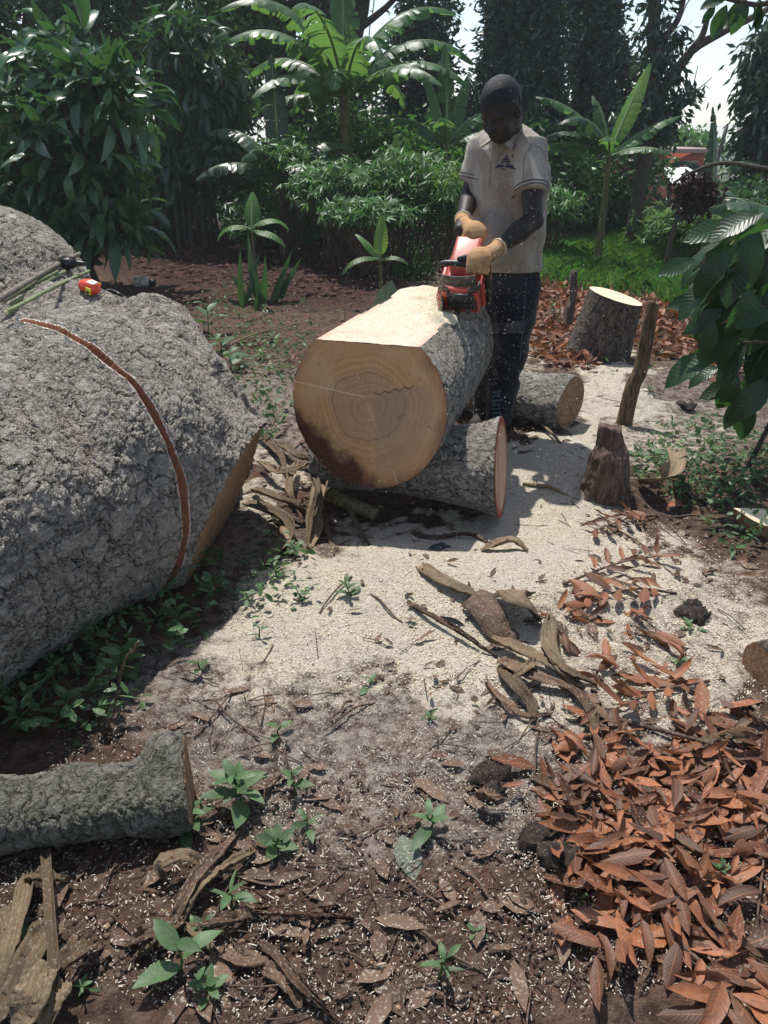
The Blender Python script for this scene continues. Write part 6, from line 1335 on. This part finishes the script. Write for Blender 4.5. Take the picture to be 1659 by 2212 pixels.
def litter(name, label, cat, uv, L, W, mat, zj=.02, flat=.3, uvw=True):
    P = np.array([on(u, v) for u, v in uv]) if len(uv) < 1500 else None
    if P is None:
        uv = np.array(uv); d = np.stack([(uv[:, 0]-829.5)/FPX, (1106-uv[:, 1])/FPX*sP+cP, (1106-uv[:, 1])/FPX*cP-sP], 1); z = np.zeros(len(uv))
        for _ in range(4): P = d*((z-CAM_H)/d[:, 2])[:, None]+np.array([0, 0, CAM_H]); z = hz(P[:, 0], P[:, 1])
        P[:, 2] = z
    n = len(P); a = rng.random(n)*6.28; D = np.stack([np.cos(a), np.sin(a), rng.normal(0, flat, n)], 1); P = P+np.stack([0*a, 0*a, .006+zj*rng.random(n)], 1)
    V, F, ti, UV = scatter(TLF, P, D, L*(.5+.8*rng.random(n)), W*(.6+.7*rng.random(n)), rng.normal(0, flat*1.2, n), rng.random(n), np.array([[0, 0, 0], [.3, .4, 0], [.7, .4, 0], [1, 0, 0], [.7, -.4, 0], [.3, -.4, 0]]))
    o = link(name, mesh_np(name, V, F, mat, tint=ti, uv=UV)); tag(o, label, cat, kind='stuff'); return o
def sm(regs, n): return sample(regs, n)
litter('leaf_pile', 'rest of the orange-brown leaf pile at the lower right', 'leaves', sm(DENSE+[(1600, 2100, 140, 90, .6), (1200, 1950, 60, 60, .3)], 230), .10, .042, DRY_OR, .012)
litter('back_leaf_litter', 'rust-coloured leaf litter round the pale-topped stump', 'leaves', sm([(1230, 690, 110, 110, 1), (1500, 650, 190, 50, 1), (1480, 730, 120, 50, .8), (1180, 640, 60, 50, .8), (1560, 790, 100, 40, .4), (1440, 610, 130, 20, .7)], 4200), .085, .042, DRY_OR, .05, .6)
litter('brown_litter', 'scattered flat brown leaves pressed into the soil', 'leaves', sm([(830, 1900, 800, 300, 1), (1300, 1500, 350, 200, 1.2), (520, 1600, 330, 120, .8), (1500, 1180, 160, 110, 1.4), (600, 700, 260, 90, 1.0), (1350, 900, 300, 100, .9), (620, 1080, 110, 160, 2.0), (1180, 980, 120, 60, .6)], 140), .085, .034, DRY_SOIL, .003, .07)
litter('tan_litter', 'scattered pale tan leaf scraps over the clearing', 'leaves', sm([(830, 1950, 800, 250, .22), (1200, 1400, 400, 200, .7), (560, 800, 200, 180, 1.3), (640, 1050, 90, 170, 2.5), (1450, 1150, 200, 120, 1.8), (500, 620, 200, 60, .6), (1340, 820, 220, 60, .5), (800, 1250, 400, 100, .4)], 650), .05, .018, DRY_TAN, .012, .35)
# chips and splinters
def chips(name, label, uv, L, W, mat, zj=.004):
    uv = np.array(uv); d = np.stack([(uv[:, 0]-829.5)/FPX, (1106-uv[:, 1])/FPX*sP+cP, (1106-uv[:, 1])/FPX*cP-sP], 1); z = np.zeros(len(uv))
    for _ in range(4): P = d*((z-CAM_H)/d[:, 2])[:, None]+np.array([0, 0, CAM_H]); z = hz(P[:, 0], P[:, 1])
    n = len(P); P[:, 2] = z+.006+zj*rng.random(n)+.008*np.maximum(0, fbm(np.stack([P[:, 0]*16, P[:, 1]*16, P[:, 0]*0], -1), 2, 51)); a = rng.random(n)*6.28; D = np.stack([np.cos(a), np.sin(a), rng.normal(0, .35, n)], 1)
    V, F, ti, _ = scatter((np.array([[0, -.5, 0], [.5, -.5, .25], [1, -.3, .0], [1, .4, 0], [.5, .5, .25], [0, .5, 0]]), np.array([[0, 1, 4, 5], [1, 2, 3, 4]])), P, D, L*(.4+1.2*rng.random(n)**2), W*(.5+.8*rng.random(n)), rng.normal(0, .5, n), rng.random(n))
    tag(link(name, mesh_np(name, V, F, mat, tint=ti)), label, 'wood chips', kind='stuff')
CHIP = plain('pale_chip', (.52, .47, .38), .9, grain=.3, gscale=80)
chips('wood_chips', 'tiny pale wood chips strewn over the foreground soil', sm([(830, 1950, 860, 270, 1), (560, 1640, 460, 160, 1.3), (1400, 1750, 350, 260, 1.2), (1100, 1650, 300, 120, 1.3), (1480, 1200, 260, 160, 1), (1400, 900, 260, 110, 1), (600, 900, 120, 200, .8)], 12000), .0062, .0021, CHIP)
chips('coarse_sawdust', 'coarse sawdust flakes on the pale sawdust carpet', sm([(900, 1330, 420, 170, 1), (1250, 1330, 380, 220, 1), (1180, 1020, 160, 110, 1), (1500, 1430, 180, 170, 1)], 12000), .0055, .0035, DUSTM)
SHAV = plain('curly_shaving', (.70, .64, .52), .9)
its = []
for u, v in sm([(830, 1850, 850, 300, 1)], 60):
    p = on(u, v, .008); a = rng.random()*6.28; r = rng.uniform(.006, .014); t = np.linspace(0, rng.uniform(2, 4), 9); pts = p+np.stack([r*np.sin(t)*math.cos(a)+.004*t*math.sin(a), r*np.sin(t)*math.sin(a), .003+r*.3*(1-np.cos(t))], 1); its.append(tube(pts, .0011, 4))
V, F = merge(its); tag(link('shavings', mesh_np('shavings', V, F, SHAV, True)), 'curly pale shavings scattered on the soil', 'wood shavings', kind='stuff')
# twigs
TW = [(300, 1385, 232, 1590, .16, .004, 'thin brown twig standing up from the ground behind the lichen log'), (840, 1500, 700, 1585, .01, .004, 'bent twig on the greyish dust, centre'), (760, 1520, 715, 1565, .01, .0045, 'short thick twig beside the bent one'), (980, 1875, 1085, 1990, .015, .004, 'slanting twig on bare soil below centre'), (880, 1905, 985, 1990, .012, .0035, 'green-brown twig sloping down at lower centre'),
      (895, 2010, 1050, 2110, .012, .004, 'lowest slanting twig near the bottom centre'), (1160, 1560, 1140, 1700, .03, .003, 'upright thin twig at the left of the leaf pile'), (1330, 1560, 1660, 1660, .03, .007, 'long grey-brown stick crossing above the leaf pile'), (1310, 1130, 1460, 1250, .02, .004, 'forked twig crossing the sawdust at the right'), (1130, 1050, 1250, 1085, .03, .010, 'pale cane end right of the support log'),
      (1110, 880, 1260, 1010, .03, .010, 'cane leaning by the rotten stump'), (1280, 1010, 1480, 1180, .04, .004, 'thin wire-like twig below the rotten stump'), (760, 1250, 690, 1330, .02, .004, 'dark twig in the left sawdust'), (800, 1290, 870, 1350, .015, .004, 'dark twig lying in the middle of the sawdust'), (500, 1500, 420, 1600, .02, .0035, 'twig crossing the dusty ground at left'), (440, 1520, 560, 1600, .02, .0035, 'second twig crossing at left'),
      (620, 1660, 560, 1760, .03, .003, 'twig above the leafy weeds'), (1240, 1240, 1300, 1330, .02, .004, 'twig beside the red-brown leaves'), (650, 2140, 700, 2190, .01, .004, 'short twig at the bottom edge'), (960, 2080, 975, 2210, .01, .003, 'upright stalk at the bottom edge'), (1560, 1130, 1440, 1120, .03, .006, 'dark stick left of the pale slab'), (480, 760, 640, 700, .05, .007, 'pale cane behind the felled trunk'), (500, 745, 620, 740, .04, .006, 'second pale cane behind the felled trunk'),
      (580, 470, 545, 545, .0, .012, 'pale bent root in the dug bed'), (1650, 620, 1560, 700, .3, .006, 'thin bare stem at the right')]
for i_, (u0, v0, u1, v1, lift, r, lab) in enumerate(TW):
    a, b_ = on(u0, v0, .01), on(u1, v1, .01); 
    if i_ == 0: a = at(u0, v0, b_[1]+.03)
    mid = (a+b_)/2+np.array([rng.normal(0, .015), rng.normal(0, .01), lift*.5]); V, F = tube(spline([a, a*.6+mid*.4+rng.normal(0, .006, 3), mid, b_*.6+mid*.4+rng.normal(0, .006, 3), b_], 20), np.linspace(r, r*.6, 20), 7)
    c0 = V.mean(0); tag(link('twig', mesh_np('twig', V-c0, F, TWIG if 'cane' not in lab else DRY_BAN, True), None, c0), lab, 'twig', 'twigs and canes on the ground')
its = []
for u, v in sm([(830, 1800, 850, 400, 1), (1400, 1100, 250, 300, 1), (560, 700, 250, 100, .8), (1350, 800, 250, 120, .8)], 420):
    p = on(u, v, .008); a = rng.random()*6.28; l = rng.uniform(.03, .14); q = p+np.array([math.cos(a)*l, math.sin(a)*l, rng.normal(.005, .008)]); its.append(tube([p, (p+q)/2+rng.normal(0, .006, 3), q], rng.uniform(.0008, .0022), 4))
V, F = merge(its); tag(link('tiny_twigs', mesh_np('tiny_twigs', V, F, TWIG)), 'fine twig bits scattered over the clearing', 'twigs', kind='stuff')

# ---- weeds -------------------------------------------------------------
WL = [leaf_data('weed_leaf', G_WEED, L=1, W=w, droop=d, fold=.25, wave=.04, n=5, seed=300+k, pos=p) for k, (w, d, p) in enumerate([(.46, .5, .45), (.38, .9, .5), (.55, .3, .5), (.20, .6, .4)])]
def weed(u, v, h, n, ls, lab, kinds=(0, 1), pairs=True, name='weed', grp='small weeds on the clearing', mat=STEMG, spread=1.0):
    p0 = on(u, v, -.005); rt = thing(name, lab, 'weed', p0, grp); tp = p0+np.array([rng.normal(0, .012), rng.normal(0, .01), h]); sp = spline([p0, (p0+tp)/2+rng.normal(0, .006, 3), tp], 10)
    V, F = tube(sp, np.linspace(.0028, .0014, 10)*(1+h*3), 5); part('stem', V, F, [mat], rt, smooth=True); a = rng.random()*6
    for k in range(n):
        f = (k+1)/n; a += 2.4 if not pairs else (math.pi if k % 2 else math.pi/2+.3); q = sp[min(9, int(2+7*f))]; d = np.array([math.cos(a)*spread, math.sin(a)*spread, .35+.4*f]); put('leaf', WL[kinds[k % len(kinds)]], rt, q, orient(d, roll=rng.normal(0, .25)), ls*(1.1-.45*f)*rng.uniform(.8, 1.15), p0)
WS = [(525, 1745, .10, 14, .085, 'biggest bushy weed, right of the lichen log'), (412, 1790, .05, 9, .085, 'weed with long leaves at the end of the lichen log'), (600, 1830, .05, 10, .055, 'dusty weed below the biggest one'), (670, 1800, .05, 7, .05, 'pale-leaved weed right of the biggest one'), (640, 1715, .07, 6, .05, 'thin weed behind the biggest one'), (195, 1800, .11, 3, .09, 'single grassy shoot in front of the lichen log'),
      (275, 1460, .10, 9, .085, 'broad-leaved weed in the trunk shadow'), (215, 1420, .14, 7, .08, 'tall weed deep in the trunk shadow'), (385, 1360, .10, 9, .06, 'light green weed at the shadow edge'), (445, 1450, .06, 5, .055, 'weed with round leaf left of the sawdust'), (460, 1290, .08, 9, .06, 'weed under the felled trunk tip'), (540, 1305, .05, 6, .05, 'weed at the left edge of the sawdust'), (600, 1250, .07, 8, .05, 'weed between trunk and log'), (655, 1300, .05, 7, .045, 'spindly weed in the sawdust'),
      (760, 1290, .07, 9, .05, 'sprouting weed in the middle of the sawdust, left'), (560, 1380, .05, 4, .045, 'small weed on the pale dust'), (600, 1590, .05, 4, .05, 'small narrow weed above the big weed'), (810, 1490, .03, 3, .05, 'flat pale green leaf cluster, centre'), (920, 1560, .02, 6, .03, 'tiny green weed in the dark dust'), (500, 1960, .05, 5, .07, 'weed with wilted pale leaf, lower left of centre'), (425, 2010, .03, 6, .04, 'little weed beneath the brown strips'), (385, 2100, .09, 4, .10, 'weed with long drooping leaf at the lower left'),
      (440, 2160, .04, 10, .04, 'leafy weed near the bottom edge, left'), (945, 2120, .09, 6, .05, 'upright weed near the bottom edge, centre'), (1025, 2010, .02, 5, .03, 'tiny weed on bare soil'), (920, 1800, .06, 5, .075, 'weed with a broad pale leaf beside the grey-green leaf'), (75, 2040, .03, 4, .05, 'weed growing through the tan bundle'), (200, 2140, .04, 8, .03, 'small weed bottom left'), (1280, 1970, .02, 3, .03, 'weed sprig under the lower leaf pile'), (1470, 1830, .02, 6, .03, 'green sprig among the orange leaves'), (1530, 1900, .05, 9, .025, 'leafy sprig at the right among the orange leaves'),
      (1540, 1090, .12, 11, .07, 'bright weed above the pale slab'), (1500, 1360, .03, 5, .05, 'weed in the sawdust near the right edge'), (1470, 1440, .03, 5, .05, 'low weed right of the red-brown leaves'), (1195, 700, .20, 16, .07, 'bright green leafy sprout left of the pale-topped stump'), (1415, 775, .12, 6, .06, 'yellow-green sprout right of the leaning post'), (1400, 850, .06, 6, .05, 'small weed behind the leaning post'), (300, 1240, .10, 6, .08, 'dark weed tucked under the trunk'), (130, 1560, .10, 8, .06, 'dark weed behind the lichen log, left'), (60, 1580, .08, 8, .06, 'dark weed behind the lichen log, far left'), (200, 1570, .06, 7, .05, 'round-leaved weed behind the lichen log'),
      (450, 720, .22, 6, .20, 'broad dark-leaved plant behind the felled trunk'), (500, 800, .12, 6, .18, 'large drooping leaves between trunk and log'), (480, 760, .10, 6, .12, 'lighter weed between trunk and log'), (560, 780, .08, 9, .07, 'leafy weed left of the big log'), (590, 740, .10, 12, .06, 'clump of weed behind the big log, left'), (745, 690, .12, 2, .10, 'round green leaf on a stalk behind the log'), (1385, 990, .03, 3, .16, 'large green leaf lying right of the rotten stump'), (640, 1200, .06, 9, .055, 'weed at the foot of the withered sheaths'), (600, 1130, .05, 5, .05, 'weed among the withered sheaths')]
for k, (u, v, h, n_, ls, lab) in enumerate(WS): weed(u, v, h, n_, ls, lab, kinds=((0, 1), (1, 0), (2, 0), (3, 1))[k % 4 if ls < .1 else 0], pairs=bool(k % 2))
litter('ground_weeds', 'low weeds and seedlings between the trunk, the log and the dug bed', 'weeds', sm([(540, 720, 150, 100, 2.2), (570, 850, 70, 120, 2.0), (470, 640, 110, 40, .7), (880, 590, 110, 35, .8), (1400, 770, 130, 50, .3), (700, 560, 150, 40, .35), (1530, 1010, 160, 90, 3.0), (1600, 1150, 70, 60, 1.5), (300, 1330, 170, 110, .7), (150, 1500, 170, 110, .7), (560, 1260, 130, 80, .5)], 2600), .045, .020, G_WEED, .09, .6)
# single conspicuous leaves
for (u, v, a_, l_, w_, mt, lab, roll) in [(868, 1810, -1.35, .115, .52, leaf_mat('grey_green_leaf', (.12, .14, .10), (.17, .19, .14), .1, None, .7, .2, dust=.5, veins=True), 'flat oval grey-green leaf on the soil below centre', 0), (1440, 1100, .5, .12, .4, DRY_OR, 'rust leaf beside the curved sheath', .3), (940, 1345, -.35, .10, .35, plain('black_leaf', (.02, .02, .022), .5), 'black curled leaf scrap in the sawdust', .6), (925, 1190, .1, .10, .6, plain('charred_leaf', (.05, .05, .052), .7, grain=.5), 'round charred leaf at the edge of the log shadow', .1),
        (375, 655, .8, .13, .5, ORANGE_BAN, 'orange withered leaf behind the felled trunk', .5), (630, 770, -1.2, .12, .35, DRY_OR, 'orange leaf left of the big log', .4), (930, 1640, .2, .05, .5, DRY_OR, 'small red leaf lying alone on the dark soil', .1)]:
    p = on(u, v, .010); me = leaf_data('single_leaf', mt, L=l_, W=l_*w_, droop=.35, fold=.15+roll*.5, wave=.05, n=8, seed=int(u), pos=.5); o = link('fallen_leaf', me); o.location = p; o.rotation_euler = (roll, -.05, a_); tag(o, lab, 'leaf')
pz = at(822, 662, 4.05); rt = thing('upright_leaf', 'big grey-green leaf standing up behind the far end of the flat log top', 'leaf', pz)
V, F, UV = leaf_arr(.24, .13, .5, .35, .03, 8, pos=.5, seed=4); Rq = orient((.25, 0, 1), (0, -1, .2)); part('blade', V @ Rq.T+pz+[0, 0, -.10], F, [leaf_mat('pale_back_leaf', (.12, .17, .11), (.20, .27, .17), .3, None, .6, .2, veins=True)], rt, smooth=True, uv=UV)
# clods
CLOD = brown_wood('black_clod', (.010, .008, .007), (.05, .035, .028), (1, 1, 1))
for (u, v, r, lab) in [(1058, 1690, .065, 'black crumbly clod with a torn tan edge, right of centre'), (1185, 1840, .07, 'black crumbly clod beside the leaf pile, powdered with sawdust'), (1500, 1335, .07, 'dark heap of rotten leaves at the right'), (1480, 880, .06, 'dark lumpy root mass behind the leaning post')]:
    p = on(u, v, .01); S = Sculpt(p-r*1.5, p+r*1.5, max(.004, r*.05)); 
    for k in range(9): q = p+rng.normal(0, r*.38, 3)*[1, 1, .35]; S.ell(q, np.array([r*.45, r*.4, r*.3])*rng.uniform(.6, 1.2), None, .01)
    P, F = S.mesh(); P = P+fbm(P*60, 4, 5)[:, None]*.016*np.array([1, 1, 1]); rt = thing('clod', lab, 'clod', p); part('lump', P, F, [CLOD], rt, smooth=False)
    if r == .065: ribbon('torn_edge', None, None, [(1030, 1712, .04), (1055, 1722, .05), (1088, 1728, .03)], .035, DRY_TAN, parent=rt, seed=300, crump=.008)
# stones and soil crumbs
its = []; mb = bmesh.new(); bmesh.ops.create_icosphere(mb, subdivisions=1, radius=1); Vi = np.array([v.co[:] for v in mb.verts]); Fi = np.array([[v.index for v in f.verts] for f in mb.faces]); mb.free()
def crumbs(name, label, cat, regs, n, r, mat):
    uv = np.array(sm(regs, n)); d = np.stack([(uv[:, 0]-829.5)/FPX, (1106-uv[:, 1])/FPX*sP+cP, (1106-uv[:, 1])/FPX*cP-sP], 1); z = np.zeros(n)
    for _ in range(4): P = d*((z-CAM_H)/d[:, 2])[:, None]+np.array([0, 0, CAM_H]); z = hz(P[:, 0], P[:, 1])
    P[:, 2] = z+.002; rr = r*(.4+1.3*rng.random(n)**2.5); k = len(Vi); Vn = Vi[None]*(1+.45*rng.normal(0, .5, (n, k, 1)))*rr[:, None, None]*np.array([1, 1, .7]); A = (Vn+P[:, None]).reshape(-1, 3); Fa = (Fi[None]+(np.arange(n)*k)[:, None, None]).reshape(-1, 3)
    tag(link(name, mesh_np(name, A, Fa, mat, tint=np.repeat(rng.random(n), k))), label, cat, kind='stuff')
crumbs('soil_crumbs', 'crumbs of dark soil over the foreground', 'soil', [(830, 1950, 860, 280, 1)], 3500, .005, plain('soil_crumb', (.11, .070, .052), .95, grain=.5, gscale=30))
crumbs('bed_clods', 'lumps of reddish earth in the dug bed', 'soil', [(540, 545, 280, 75, 1), (700, 610, 160, 40, .6)], 3200, .035, plain('red_earth', (.075, .032, .024), .95, grain=.5, gscale=10))
crumbs('pebbles', 'few small tan pebbles near the bottom', 'pebbles', [(800, 2080, 700, 150, 1)], 40, .006, plain('pebble', (.30, .20, .13), .8, grain=.4))

# ------------------------------------------------------------------ humid air
hzm = bpy.data.materials.new('humid_air'); hzm.use_nodes = True; nt_ = hzm.node_tree
for n_ in list(nt_.nodes): nt_.nodes.remove(n_)
ho = nt_.nodes.new('ShaderNodeOutputMaterial'); pv = nt_.nodes.new('ShaderNodeVolumePrincipled'); pv.inputs['Color'].default_value = (.93, .97, 1, 1); pv.inputs['Density'].default_value = .0018; pv.inputs['Anisotropy'].default_value = .2
nt_.links.new(pv.outputs[0], ho.inputs['Volume'])
V, F = box(0, 0, .65, 1300, 1300, 11.3); o = link('haze', mesh_np('haze', V, F, [hzm])); o['kind'] = 'stuff'
